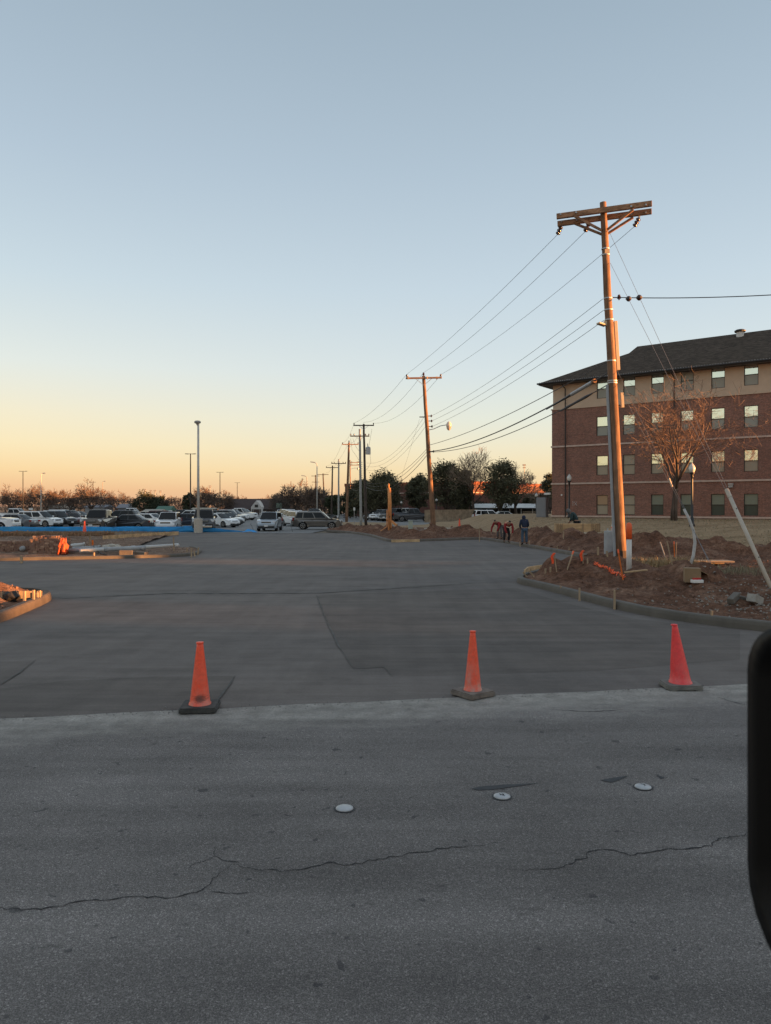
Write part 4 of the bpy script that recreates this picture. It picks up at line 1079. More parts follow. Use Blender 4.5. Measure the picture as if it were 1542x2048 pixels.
# kind, colour, photo x of the centre, distance, yaw (degrees, 0 = facing right, -90 = facing the camera), label, group
CAR_LIST = [
 ('pickup', 'white', -32, 66.5, 3, 'white pickup cut by the left picture edge, sunlit orange on its door', g_left),
 ('sedan', 'grey', 24, 73, 174, 'grey car with red tail lamps right behind the leftmost white pickup', g_left),
 ('pickup', 'white', 30, 104, 4, 'distant white pickup showing its cab above the leftmost grey car', g_left),
 ('suv', 'white', 79, 79, -14, 'white suv facing right, second big vehicle from the left edge', g_left),
 ('suv', 'blue silver', 100, 92, 150, 'blue silver suv seen by its rear window behind the white suv', g_left),
 ('suv', 'black', 112, 83, -22, 'black suv just right of the white suv, nose to the right', g_left),
 ('suv', 'dark grey', 140, 93, -8, 'dark suv with bright windscreen, behind the black suv and the maroon car', g_left),
 ('sedan', 'maroon', 141, 88, -38, 'maroon car with its nose showing left of the bronze pickup', g_left),
 ('suv', 'white', 128, 112, 0, 'white suv roof far back, above the dark suv with bright windscreen', g_left),
 ('sedan', 'pearl', 158, 108, -10, 'pearl sedan far back, just left of the bronze pickup cab', g_left),
 ('pickup', 'bronze', 199, 67, -84, 'dark bronze pickup facing the camera behind the small orange cone', g_left),
 ('suv', 'white', 206, 96, -80, 'white suv roof right above the bronze pickup', g_left),
 ('suv', 'black', 240, 97, 178, 'black suv with pale roof edge right of the bronze pickup', g_left),
 ('sedan', 'charcoal', 254, 70.5, 180, 'charcoal sedan in side view between bronze pickup and small white suv', g_left),
 ('pickup', 'white', 262, 122, 0, 'white crew cab pickup far back above the charcoal sedan', g_left),
 ('sedan', 'white', 291, 79, 162, 'white sedan tail just behind the charcoal sedan', g_left),
 ('sedan', 'cream', 298, 112, 8, 'cream car roof far back left of the small white suv', g_left),
 ('suv', 'maroon', 310, 92, 175, 'maroon suv glimpsed between white sedan tail and small white suv', g_left),
 ('sedan', 'silver', 324, 100, 0, 'silver sedan roof directly above the small white suv', g_left),
 ('suv', 'white', 338, 67.5, -82, 'small white suv facing the camera behind the blue fence', g_left),
 ('suv', 'black', 362, 114, 178, 'black suv far back left of the white lamp post', g_left),
 ('sedan', 'navy', 372, 80, 176, 'dark navy car between small white suv and the one behind the lamp pier', g_left),
 ('suv', 'pearl', 380, 96, 174, 'pearl suv roof behind the dark navy car', g_left),
 ('pickup', 'charcoal', 408, 67, -78, 'charcoal pickup facing the camera behind the white lamp pier', g_left),
 ('sedan', 'white', 437, 80, -30, 'white sedan nose first right of the charcoal pickup', g_left),
 ('sedan', 'black', 446, 85, -32, 'black sedan sandwiched between two white noses', g_left),
 ('sedan', 'pearl', 452, 90, -34, 'pearl sedan nose, rightmost of the short sloping row', g_left),
 ('suv', 'charcoal', 456, 101, -16, 'charcoal suv in three quarter view, front of the row receding right', g_left),
 ('suv', 'white', 466, 111, -12, 'white suv second in the row receding right', g_left),
 ('pickup', 'white', 478, 120, -12, 'white pickup with black wheel, third in the receding row', g_left),
 ('suv', 'silver', 488, 133, -12, 'silver suv last in the row receding right', g_left),
 ('suv', 'blue silver', 540, 69, -90, 'pale blue silver suv facing the camera alone in the aisle', None),
 ('suv', 'taupe', 636, 72.5, -2, 'taupe suv in side view parked across the end of the aisle', None),
 ('pickup', 'black', 628, 88, 0, 'black pickup hidden behind the taupe suv, only its roof showing', g_left),
 ('suv', 'white', 591, 84, 118, 'white hatchback tail first, left of the taupe suv', 'cars in the middle row seen tail first'),
 ('suv', 'silver', 583, 97, 118, 'silver suv second in the middle row behind the white hatchback', 'cars in the middle row seen tail first'),
 ('sedan', 'dark grey', 577, 110, 118, 'dark grey car third in the middle row', 'cars in the middle row seen tail first'),
 ('suv', 'white', 573, 124, 118, 'white suv fourth in the middle row', 'cars in the middle row seen tail first'),
 ('suv', 'charcoal', 569, 140, 118, 'charcoal suv fifth in the middle row', 'cars in the middle row seen tail first'),
 ('sedan', 'white', 561, 160, 100, 'white car at the far end of the middle row under the pale sign', 'cars in the middle row seen tail first'),
 ('sedan', 'dark grey', 752, 120, -125, 'dark grey sedan, leftmost beyond the side road', g_right),
 ('suv', 'white', 763, 117, -125, 'white hatchback between two dark cars left of the orange post', g_right),
 ('suv', 'silver', 776, 114, -125, 'silver suv directly behind the orange post', g_right),
 ('pickup', 'dark grey', 790, 111, -125, 'dark grey pickup tail just right of the orange post', g_right),
 ('pickup', 'charcoal', 826, 108, 0, 'charcoal pickup in side view running behind the wooden fence', g_right),
 ('pickup', 'white', 810, 124, 0, 'white pickup roof above the charcoal pickup', g_right),
 ('suv', 'white', 977, 104, 12, 'white suv with red tail lamp half hidden by the dry lawn', g_right),
 ('sedan', 'black', 944, 109, 14, 'black car tail left of the half hidden white suv', g_right),
 ('sedan', 'pearl', 1011, 116, 4, 'pearl car nose right of the half hidden white suv', g_right),
]
for kind, colr, px, D, yw, lb, grp in CAR_LIST:
    X = (px - CX) / F * D
    z = gz(D)
    rack = lb.startswith(('taupe', 'pale blue'))
    key = (kind, rack)
    nm = {'sedan': 'parked_car', 'suv': 'parked_suv', 'pickup': 'pickup_truck'}[kind]
    if key not in protos:
        c = build_car(kind, nm, lb, colr, grp, rack); protos[key] = c
        c.location = (X, D, z); c.rotation_euler = (0, 0, R(yw))
    else:
        mm = {'body': PAINT[colr]}
        if kind != 'pickup': mm['wing_mirror'] = PAINT[colr]
        c = dup(protos[key], (X, D, z), R(yw), lb, grp, mm)
        if not grp and 'group' in c: del c['group']
# ================================================================= TREES
M_BARK = wood_mat('bark', (.16, .12, .095), (.07, .052, .042), 6)
M_TWIG = mat('twig', (.155, .102, .078), .85, .25, 3)
M_TWIG_D = mat('twig_dull', (.125, .088, .068), .9, .3, 2)
M_TWIG_P = mat('twig_pale', (.21, .155, .11), .9, .25, 2)
M_LEAF = mat('oak_leaf', (.088, .085, .050), .7, .55, 1.1, spec=.2)
M_LEAF2 = mat('cedar_leaf', (.050, .058, .034), .75, .5, .9, spec=.2)

def bare_tree(name, label, loc, h, seed, levels=4, kids=(5, 6, 6, 5), r0=.2, spread=1.0, trunk_f=.28, up=.25, rmin=.008, twig_m=None, group=None, wob=.22, cat='tree'):
    rr = random.Random(seed); t = thing(name, label, cat, loc, 0, group)
    bt, bc = NB(), NB()
    def grow(p, d, ln, r, lv):
        n = 5 if lv == 0 else 4 if lv < 3 else 3
        pts = [p]; ds = [d]; q = p; dd = d
        for i in range(n):
            dd = (dd + Vector((rr.uniform(-1, 1), rr.uniform(-1, 1), rr.uniform(-.6, 1) * .8 + up * .5 * (lv > 0))) * wob * (.35 if lv == 0 else 1)).normalized()
            q = q + dd * ln / n; pts.append(q); ds.append(dd)
        rad = [max(rmin, r * (1 - .62 * i / n)) for i in range(n + 1)]
        tube(bt if lv < 2 else bc, pts, rad, 10 if lv == 0 else 6 if lv == 1 else 4 if lv == 2 else 3, caps=lv < 3)
        if lv >= levels: return
        k = kids[min(lv, len(kids) - 1)]
        for j in range(k):
            f = (.55 if lv == 0 else .25) + (.45 if lv == 0 else .72) * (j + rr.random() * .7) / k
            f = min(f, .98) * n; i = int(f); b = pts[i].lerp(pts[min(i + 1, n)], f - i)
            ang = rr.uniform(.45, 1.05) * (spread if lv == 0 else 1)
            a, c = frame(ds[i]); ph = 2 * math.pi * (j * .382 + rr.random() * .25) + lv
            nd = (ds[i] * math.cos(ang) + (a * math.cos(ph) + c * math.sin(ph)) * math.sin(ang)).normalized()
            nl = ln * (rr.uniform(.55, .85) if lv else rr.uniform(.95, 1.35) / max(.5, trunk_f / .28)) * (1 - .25 * (f / n if lv else 0))
            grow(b, nd, nl, rad[i] * (.62 if lv == 0 else .55), lv + 1)
    grow(Vector((0, 0, -.15)), Vector((0, 0, 1)), h * trunk_f, r0, 0)
    zmax = max(v.co.z for v in bc.verts); s = h / zmax
    for bm in (bt, bc): bmesh.ops.scale(bm, vec=(s, s, s), verts=bm.verts)
    obj('trunk', bt, M_BARK, t, smooth=True); obj('crown', bc, twig_m or M_TWIG, t)
    return t

def leafy(name, label, loc, h, wdt, seed, n_clump=34, per=150, ls=.26, m=None, trunk=True, z0=.28, group=None, cat='tree'):
    rr = random.Random(seed); t = thing(name, label, cat, loc, 0, group)
    bt, bc = NB(), NB(); cl = []
    for i in range(n_clump):
        a = rr.uniform(0, 6.283); u = math.sqrt(rr.random()); zz = rr.random()
        prof = math.sin(math.pi * (.18 + .78 * zz)) ** .7
        c = Vector((math.cos(a) * u * wdt * .42 * prof, math.sin(a) * u * wdt * .42 * prof, h * (z0 + (1 - z0) * (.10 + .80 * zz))))
        cl.append((c, rr.uniform(.10, .20) * wdt))
    for c, rad in cl:
        k = int(per * (rad / (.15 * wdt)) ** 2)
        for _ in range(k):
            v = Vector((rr.gauss(0, 1), rr.gauss(0, 1), rr.gauss(0, .75)))
            if v.length < .05: continue
            p = c + v.normalized() * rad * (rr.random() ** .45) * rr.uniform(.75, 1.18)
            p.z = max(p.z, h * z0 * .8)
            q = Vector((rr.gauss(0, 1), rr.gauss(0, 1), rr.gauss(0, 1))).normalized(); a_, b_ = frame(q)
            s = ls * rr.uniform(.55, 1.25)
            vs = [bc.verts.new(p + a_ * s * x + b_ * s * y * .6) for x, y in ((-.5, -.1), (0, -.5), (.5, .05), (.05, .5))]
            bc.faces.new(vs)
    if trunk:
        hh = h * z0 * 1.15
        tube(bt, [(0, 0, -.15), (.05, 0, hh * .5), (.02, .05, hh)], [.03 * h, .024 * h, .02 * h], 8)
        for c, rad in cl[::2]:
            m_ = Vector((c.x * .35, c.y * .35, hh + (c.z - hh) * .3))
            tube(bt, [(0, 0, hh * .55), m_, c], [.016 * h, .011 * h, .003 * h], 5)
        obj('trunk', bt, M_BARK, t, smooth=True)
    else: bt.free()
    obj('crown', bc, m or M_LEAF, t)
    return t

def ground_at(px, D, plain=True): X = (px - CX) / F * D; return Vector((X, D, gz(D)))
# the bare tree before the dormitory
X = (1348 - CX) / F * 50
bare_tree('bare_tree', 'bare reddish tree with dark trunk on the lawn before the dormitory windows', (X, 50, H(X, 50) - .05), 9.9, 41, levels=5, kids=(6, 5, 5, 4, 4), r0=.19, spread=1.05, trunk_f=.27, up=.24, rmin=.0062, wob=.27)
# evergreens right of the poles
g_oak = 'evergreen oaks beyond the side road'
def lz(D, py): return EYE - (py - HY) / F * D
for px, D, top, wpx, sd, lb in [
 (763, 122, 946, 84, 1, 'wide dark evergreen oak behind the orange post'), (728, 132, 958, 60, 2, 'dark evergreen oak behind the two slim poles'),
 (836, 132, 948, 44, 3, 'small evergreen oak just left of the lamp pole'), (893, 120, 922, 80, 4, 'big evergreen oak just right of the lamp pole'),
 (928, 126, 936, 56, 5, 'shaded evergreen oak behind the tall pale bare tree'), (1000, 116, 916, 96, 6, 'biggest evergreen oak, left of the sunlit brick wall'),
 (1058, 128, 990, 44, 7, 'low dark evergreen against the sunlit brick wall'), (1100, 140, 946, 40, 8, 'evergreen peeping out at the dormitory corner')]:
    h = lz(D, top) - gz(D)
    leafy('evergreen_oak', lb, ground_at(px, D), h, wpx / F * D * (1.0 if sd == 6 else .8 if sd == 5 else 1.05 if sd == 7 else 1.25), 100 + sd, n_clump=70, per=170, ls=.30, group=g_oak, z0=.22 if sd not in (5, 7) else .1)
for px, D, top, sd, lb, kw in [
 (947, 118, 890, 11, 'tall pale bare tree between two evergreen oaks', dict(spread=.7, trunk_f=.34, up=.5)),
 (1032, 120, 922, 12, 'bare tree twigs rising right of the biggest evergreen oak', dict(spread=.9, trunk_f=.3, up=.4)),
 (1085, 112, 985, 14, 'low bare tree near the dormitory corner', dict(spread=1.1, up=.25))]:
    h = lz(D, top) - gz(D)
    bare_tree('bare_tree', lb, ground_at(px, D), h, sd, levels=4, kids=(6, 6, 6, 5), r0=.24, rmin=.016, twig_m=M_TWIG_P if sd != 14 else M_TWIG_D, **kw)
# far left: bare crowns above scrub, seen against the sunset
g_far = 'bare trees along the far side of the parking lot'
protoT = []
BT = [(20, 205, 966, 'leftmost bare tree behind the white pickup'), (60, 215, 963, 'bare tree between the two left lamp posts'), (92, 200, 968, 'bare tree by the left cobra lamp'), (118, 212, 975, 'low bare tree right of left cobra lamp'),
      (140, 190, 980, 'leaning low bare tree left of the round crowned one'), (181, 178, 955, 'round crowned bare tree standing out above the lot'), (232, 225, 978, 'thin bare tree far right of the round crowned one'), (337, 215, 990, 'small bare tree between the bushy evergreens'),
      (405, 190, 970, 'bare tree just behind the white lamp post'), (432, 200, 978, 'bare tree before the brown roof, left'), (458, 205, 982, 'bare tree at the left end of the brown roof'), (484, 230, 988, 'bare tree rising over the brown roof'), (528, 245, 988, 'tiny bare tree above the white gable'),
      (590, 170, 968, 'broad bare tree right of the white gable'), (612, 165, 955, 'bare tree around the two cobra lamps'), (640, 175, 972, 'bare tree behind the far slanting pole'), (566, 190, 985, 'low bare tree at the right end of the brown roof')]
for i, (px, D, top, lb) in enumerate(BT):
    h = lz(D, top) - gz(D)
    lb = lb
    if i < 5 or i == 13:
        t = bare_tree('bare_tree', lb, ground_at(px, D), h, 60 + i, levels=4, kids=(6, 6, 5, 5), r0=.26, spread=1.2, trunk_f=.22, up=.22, rmin=.026, twig_m=M_TWIG_D, group=g_far, wob=.3)
        protoT.append((t, h))
    else:
        p, ph = protoT[i % len(protoT)]
        t = dup(p, ground_at(px, D), i * 1.3, lb, g_far); s = h / ph; t.scale = (s * (1.25 if i in (5, 13) else 1.1), s * 1.1, s)
for px, D, top, wpx, sd, lb in [(292, 200, 985, 64, 31, 'wide bushy evergreen left of the green roof'), (378, 190, 985, 30, 32, 'pointed evergreen at the white lamp post'), (322, 214, 992, 30, 34, 'low evergreen behind the green roof'), (668, 150, 985, 40, 35, 'dark evergreen behind grey poles'), (700, 140, 978, 36, 36, 'dark evergreen between grey pole and dark transformer pole')]:
    h = lz(D, top) - gz(D); leafy('bushy_evergreen', lb, ground_at(px, D), h, wpx / F * D, sd, n_clump=34, per=130, ls=.42, m=M_LEAF2, z0=.05)
# brown scrub that reads as one mass along the far edge
def scrub(name, px0, px1, D, top0, top1, n, m, seed, size=.7):
    rr = random.Random(seed); bm = NB()
    for _ in range(n):
        px = rr.uniform(px0, px1); d = D + rr.uniform(-9, 9); X = (px - CX) / F * d
        tp = (top0 + top1) / 2 + noise.noise(Vector((px * .035, seed, 0))) * (top1 - top0) + noise.noise(Vector((px * .15, seed, 4))) * 5
        zt = lz(d, tp); z = gz(d) + (zt - gz(d)) * (rr.random() ** .75)
        a = Vector((rr.gauss(0, .6), rr.gauss(0, .6), rr.gauss(0, 1))).normalized(); ax, b = frame(a)
        s = size * rr.uniform(.5, 1.6)
        p = Vector((X, d, z)); vs = [bm.verts.new(p + a * s * q + b * s * .22 * k) for q, k in ((-.6, -.3), (.6, 0), (-.5, .5))]
        bm.faces.new(vs)
    return struct(obj(name, bm, m), kind='stuff')
scrub('far_scrub', -120, 330, 222, 988, 1000, 9000, mat('scrub_brown', (.085, .062, .05), .95, .4, .15), 3)
scrub('far_scrub', 330, 480, 224, 992, 1002, 3500, MATS['scrub_brown'], 4)
scrub('far_scrub', 545, 720, 185, 985, 1000, 5200, mat('scrub_grey', (.070, .056, .048), .95, .4, .15), 5)
scrub('far_scrub', 690, 760, 150, 990, 1005, 1500, MATS['scrub_grey'], 6)
scrub('far_scrub', 900, 1100, 134, 1000, 1012, 3200, mat('scrub_dark', (.04, .04, .03), .95, .4, .2), 7, .5)
# ================================================================= TRAFFIC CONES
def cone_mat(name, col, top=None, dirt=.5, seed=0.0, pale=(.42, .34, .29), scuff=None):
    t = NT(name); sp = t.new('ShaderNodeSeparateXYZ'); t.link(t.coord(), sp.inputs[0])
    n = t.noise(t.coord(scale=(1, 1, .6)), 9 + seed, 6, .68); n2 = t.noise(t.coord(), 30, 4, .7)
    low = t.ramp(sp.outputs[2], [(.04, 1.0), (.30, .35), (.55, .08)])
    f = t.mix(1.0, t.mix(1.0, low, t.ramp(n, [(.34, .0), (.66, 1.0)]), 'MULTIPLY'), (dirt, dirt, dirt), 'MULTIPLY')
    c = t.mix(f, t.mix(1.0, col, t.ramp(n2, [(.3, .86), (.7, 1.1)]), 'MULTIPLY'), pale)
    sc = t.ramp(t.noise(t.coord(scale=(1, 1, 2.5)), 7 + seed, 3, .55), [(.70, 0.0), (.76, .75)])
    c = t.mix(t.mix(1.0, sc, t.ramp(sp.outputs[2], [(.03, 1), (.4, .55), (.6, .1)]), 'MULTIPLY'), c, (.045, .03, .028))
    if scuff:
        d = t.new('ShaderNodeVectorMath', operation='DISTANCE'); mp = t.coord(scale=(1, .25, 1.5)); t.link(mp, d.inputs[0]); d.inputs[1].default_value = (scuff[0], scuff[1] * .25, scuff[2] * 1.5)
        q = t.math('ADD', d.outputs['Value'], t.math('MULTIPLY', t.math('SUBTRACT', t.noise(t.coord(scale=(.6, .6, 2.2)), 26, 5, .75), .5), .13))
        c = t.mix(t.ramp(q, [(.0, .85), (.035, .75), (.075, 0.0)]), c, (.05, .03, .026))
    t.color(c); t.set(Roughness=.42); t.bump(n2, .12, .005)
    return t.m
M_CONE1 = cone_mat('cone_orange', (.95, .085, .028), dirt=.6, scuff=(.012, -.09, .125))
M_CONE2 = cone_mat('cone_orange_dusty', (.92, .085, .028), dirt=1.0, seed=2)
M_CONE3 = cone_mat('cone_crimson', (.84, .045, .048), dirt=.35, seed=4, pale=(.6, .30, .28))
M_CBASE1 = mat('cone_base_black', (.045, .045, .042), .8, .5, 12, bump=.2)
M_CBASE2 = mat('cone_base_dusty', (.165, .14, .12), .9, .4, 12, bump=.2)
M_CBASE3 = mat('cone_base_grey', (.15, .145, .13), .85, .3, 10, bump=.2)
def cone(label, p, rot, m, mb, hgt, rb, rt, bw, oct_=False, lean=(0, 0), bh=.045, group='orange traffic cones across the driveway mouth', dent=False, stripes=False):
    t = thing('traffic_cone', label, 'traffic cone', p, rot, group)
    bm = NB()
    if oct_: poly = rounded(bw / 2, bw / 2 * .9, bw * .2, 3)
    else: poly = rounded(bw / 2, bw / 2, bw * .07, 2)
    prism(bm, poly, .012, .012 + bh); top = [f for f in bm.faces if f.normal.z > .5]
    bmesh.ops.bevel(bm, geom=[e for e in bm.edges if all(v.co.z > .012 + bh - .001 for v in e.verts)], offset=.012, segments=2, affect='EDGES')
    for sx in (-1, 1):
        for sy in (-1, 1): box(bm, (sx * bw * .36, sy * bw * .36, .007), (bw * .16, bw * .16, .014))
    obj('base', bm, mb, t)
    bm = NB(); z0 = .012 + bh; n = 14; prof = [(rb * 1.12, z0 - .004), (rb * 1.08, z0 + .014), (rb * 1.0, z0 + .024)]
    for k in range(1, n + 1):
        f = k / n; prof.append((rb + (rt - rb) * f, z0 + .024 + (hgt - z0 - .024) * f))
    prof += [(rt * .8, hgt + .002), (rt * .72, hgt - .03)]
    lathe(bm, prof, 28, caps=False)
    for v in bm.verts:
        f = max(0, (v.co.z - z0) / hgt)
        if dent:
            d = math.exp(-((v.co.z - .16) / .03) ** 2) * max(0, -v.co.y * .3 - v.co.x) ; v.co.x += d * .10; v.co.y += d * .02
        v.co.x += lean[0] * f; v.co.y += lean[1] * f
    b = obj('cone_body', bm, m, t, smooth=True)
    bm = NB(); lathe(bm, [(rt * .97, hgt - .012), (rt * 1.22, hgt - .006), (rt * 1.22, hgt + .008), (rt * .8, hgt + .010)], 20)
    for v in bm.verts: v.co.x += lean[0]; v.co.y += lean[1]
    obj('top_rim', bm, m, b, smooth=True)
    if stripes:
        for a in (.42, .72):
            bm = NB(); ra, rb_ = rb + (rt - rb) * a, rb + (rt - rb) * (a + .16)
            lathe(bm, [(ra + .004, hgt * a), (rb_ + .004, hgt * (a + .16))], 18, caps=False); obj('reflective_band', bm, MATS['lamp_white'], t)
    return t
cone('orange cone with scuffed foot on black base, leftmost of the three near cones', gp(400, 1419), .09, M_CONE1, M_CBASE1, .655, .098, .030, .36)
cone('dusty orange cone on grey dusty base, in the middle of the three near ones', gp(945.5, 1391), .62, M_CONE2, M_CBASE2, .675, .088, .027, .345, bh=.05)
cone('leaning crimson cone on rounded grey base, nearest the wing mirror', gp(1361, 1375), .0, M_CONE3, M_CBASE3, .69, .112, .028, .40, True, (-.07, 0), dent=True)
cone('small orange cone standing in dry grass before the bronze pickup', gp(169, 1069.5, .1), .2, M_CONE1, M_CBASE1, 1.02, .15, .04, .46, group=None)
c_ = gp(919, 1059.5); cone('small orange cone on brown dirt beyond the lamp pole', (c_.x, c_.y, H(c_.x, c_.y)), .2, M_CONE1, M_CBASE1, .95, .14, .04, .42, group=None)

# ================================================================= ROAD BUTTONS
M_BTN = mat('button_white', (.40, .41, .42), .3, .16, 14); M_RING = mat('button_tar', (.022, .022, .024), .6, .3, 30)
for k, (px, py, lb) in enumerate(((689, 1618, 'silver road button with clean dome, left one in the row of three'), (1004, 1594, 'silver road button with cracked dome, middle one in the row'), (1286, 1575, 'silver road button with chipped edge, right one nearest the mirror'))):
    t = thing('road_button', lb, 'road marker', gp(px, py), rz_ if False else .18, 'raised road buttons')
    rr = random.Random(k + 3)
    bm = NB(); N_ = 30; c0 = bm.verts.new((0, 0, .004)); ring = [bm.verts.new(((.069 + rr.uniform(-.004, .007)) * math.cos(2 * math.pi * i / N_) * 1.0, (.069 + rr.uniform(-.004, .007)) * math.sin(2 * math.pi * i / N_), .0035)) for i in range(N_)]
    for i in range(N_): bm.faces.new((c0, ring[i], ring[(i + 1) % N_]))
    obj('adhesive_ring', bm, M_RING, t)
    bm = NB(); lathe(bm, [(.058, .004), (.057, .009), (.047, .014), (.025, .018), (.004, .019)], 28); obj('dome', bm, M_BTN, t, smooth=True)
    if k:
        bm = NB()
        for q in range(4 if k == 1 else 2):
            a = rr.uniform(0, 6.28); x, y = .02 * math.cos(a), .02 * math.sin(a)
            tube(bm, [(x, y, .0175), (x * .2 + .012 * math.cos(a + 1.5), y * .2 + .012 * math.sin(a + 1.5), .0195), (x * -1.2, y * -1.6, .0155)], .003, 4)
        obj('crack', bm, M_RING, t)

# ================================================================= STAKES
def HH(x, y): return H(x, y)
def ground_under(px, py):
    """where the photo ray meets the modelled dirt"""
    D = 8.0; prev = None
    while D < 120:
        p = at(px, py, D)
        if p.z < HH(p.x, p.y): return p
        D += .02 if D < 60 else .1
    return gp(px, py)
def stake(label, b, top, w=.04, m=None, flag=None, name='stake', th=.018, group=None):
    """b: ground point, top: pixel of the tip"""
    tp = at(top[0], top[1], b.y + (top[2] if len(top) > 2 else 0)) - b
    t = thing(name, label, 'stake', b, 0, group)
    bm = NB(); dwn = tp * (-.18 / tp.length); bar(bm, dwn, tp, w, th if th > .02 else .022, .002); obj('shaft', bm, m or M_LUMZ, t)
    if flag:
        bm = NB(); z = tp.length; q = tp * .96
        if flag == 'ribbon':
            rr = random.Random(int(b.x * 100)); prev = None
            for i in range(8):
                f = i / 7; c = q + Vector((-.05 * f - .035 * math.sin(f * 5) - .03 * f, -.02, -.28 * f)); ww = .028 * (1 - .4 * f) + .010
                cur = [bm.verts.new(c + Vector((-ww, 0, 0))), bm.verts.new(c + Vector((ww, -.01, 0)))]
                if prev: bm.faces.new((prev[0], prev[1], cur[1], cur[0]))
                prev = cur
            r = bmesh.ops.solidify(bm, geom=bm.faces[:], thickness=.004)
            tube(bm, [tp * .9, tp * .98], w * .75, 6)
        else: bar(bm, tp * (1 - .09 / z * 1.0), tp * 1.004, w * 1.12, .03)
        obj('flag' if flag == 'ribbon' else 'painted_tip', bm, M_FLAG, t)
    return t
gs_ = 'short survey stakes along the new kerbs'
for bx, by, tx, ty, lb in [(1159, 1191, 1159, 1176, 'squat stake by the near right kerb, closest to the kerb tip'), (1229, 1207, 1229, 1180, 'taller stake in the near right mound, below the utility pole'), (1423, 1236, 1424, 1221, 'sunlit stub stake above the crimson cone'),
                           (1122, 1178, 1121, 1172, 'tiny stake stub on the mound near the kerb tip'), (1175, 1127, 1175, 1116, 'short stake between the leaning flag stakes, beyond the mound')]:
    b = ground_under(bx, by); stake(lb, b, (tx, ty), .055, th=.03, group=gs_)
for bx, by, tx, ty, lb in [(1040, 1089, 1040, 1082, 'little stake left of the man in the blue hoodie'), (1059, 1091, 1059, 1081, 'little stake right of the man in the blue hoodie'), (1082, 1094, 1078, 1088, 'leaning peg on the far kerb right of the blue hoodie'), (1115, 1099, 1114, 1092, 'peg on the far kerb below the lumber stack'), (1138, 1101, 1138, 1094, 'peg on the far kerb, second below the lumber stack'),
                           (1127, 1080, 1127, 1062, 'upright stake in front of the lumber stack'), (1196, 1109, 1196, 1094, 'stake left of the concrete pier'), (1214, 1112, 1214, 1102, 'stake at the foot of the concrete pier'), (959, 1078, 959, 1055, 'tall thin stake left of the bending men'), (996, 1074, 996, 1055, 'orange tinged stake beside the bending man in red')]:
    b = ground_under(bx, by); stake(lb, b, (tx, ty), .075, th=.04, group=gs_)
for bx, by, tx, ty, w_, fl, m, lb in [(1113, 1142, 1108, 1105, .035, 'ribbon', None, 'lath with dangling orange ribbon, farthest left on the mound'), (1134, 1140, 1147, 1102, .055, 'tip', None, 'right leaning lath with orange tip on the mound'),
                                (1166, 1128, 1166, 1100, .035, 'ribbon', None, 'thin upright lath with orange ribbon behind the mound'), (1246, 1160, 1236, 1099, .05, 'tip', M_LUM_O, 'orange painted lath leaning against the tall pole foot'),
                                (1349, 1113, 1348, 1083, .05, 'tip', M_LUM_O, 'orange painted lath left of the bent guard'), (1352, 1117, 1353, 1084, .028, None, None, 'thin pale lath touching the orange one by the bent guard'),
                                (1335, 1128, 1320, 1084, .075, None, M_CONDUIT, 'wide grey strip leaning left behind the mound'), (1344, 1128, 1334, 1082, .035, None, None, 'slim pale strip leaning left beside the wide grey one'), (1305, 1049, 1300, 1037, .05, None, None, 'fallen pale lath on the lawn before the dormitory')]:
    b = ground_under(bx, by); stake(lb, b, (tx, ty), w_, m, fl)
KERBS_R = KERBS[:]
def left_under(px, py, hf):
    D = 8.0
    while D < 70:
        p = at(px, py, D)
        if p.z < hf(p.x, p.y): return p
        D += .02
    return gp(px, py)
KERBS[:] = [A_in]
for bx, by, tx, ty, lb in [(4, 1196, 4, 1184, 'sunlit stake at the left picture edge on the near left island'), (49, 1206, 49, 1182, 'thick sunlit stake alone on the near left island'), (67, 1203, 67, 1180, 'tall stake second from the tip of the near left island'), (75, 1199, 74, 1185, 'short stake between two taller ones on the near left island'), (79, 1198, 79, 1181, 'sunlit stake nearest the tip of the near left island')]:
    stake(lb, left_under(bx, by, H2), (tx, ty), .06, th=.04, group='stakes on the near left island')
bm = NB(); pA, pB = left_under(2, 1200, H2), left_under(72, 1199, H2); bar(bm, pA + Vector((0, .25, .05)), pB + Vector((0, .25, .05)), .04, .2)
tag(obj('form_board', bm, wood_mat('board_old', (.23, .18, .13), (.15, .115, .08), 10, axis='X')), 'weathered form board behind stakes on the near left island', 'board')
bm = NB(); rr = random.Random(2); ico(bm, (0, 0, .1), .16, 2, (1, .8, .8), .02, rr); tag(obj('rubber_boot_bag', bm, M_BLACKP, loc=left_under(24, 1203, H2)), 'crumpled black bag behind the near left island mound', 'bag')
bpy.data.objects['rubber_boot_bag'].name = 'plastic_bag'
KERBS[:] = [B_in]
for bx, by, tx, ty, w_, m, lb in [(180, 1099, 180, 1070, .09, None, 'tall tan stake before the dry grass strip'), (186, 1100, 185, 1080, .11, M_LUM_O, 'orange stake leaning beside the tall tan one'), (348, 1102, 347, 1074, .05, None, 'thin tall stake over the end of the long pipe'),
                                  (383, 1109, 383, 1096, .07, None, 'stake near the tip of the far left island'), (396, 1106, 397, 1095, .07, None, 'outermost stake at the tip of the far left island'), (374, 1104, 374, 1096, .06, None, 'small stake third from the tip of the far left island'), (389, 1108, 388, 1101, .06, None, 'low stake second from the tip of the far left island'),
                                  (43, 1120, 43, 1112, .12, None, 'stub stake on the kerb before the brick piles'), (188, 1113, 188, 1105, .07, None, 'low peg in front of the pipes'), (52, 1091, 52, 1085, .09, None, 'pale peg above the small brick pile'), (55, 1066, 55, 1061, .1, None, 'white peg at the foot of the blue fence'), (215, 1069, 215, 1062, .12, None, 'yellow peg at the end of the dry grass strip')]:
    b = left_under(bx, by, H3); stake(lb, b, (tx, ty), w_, m, None, th=.05)

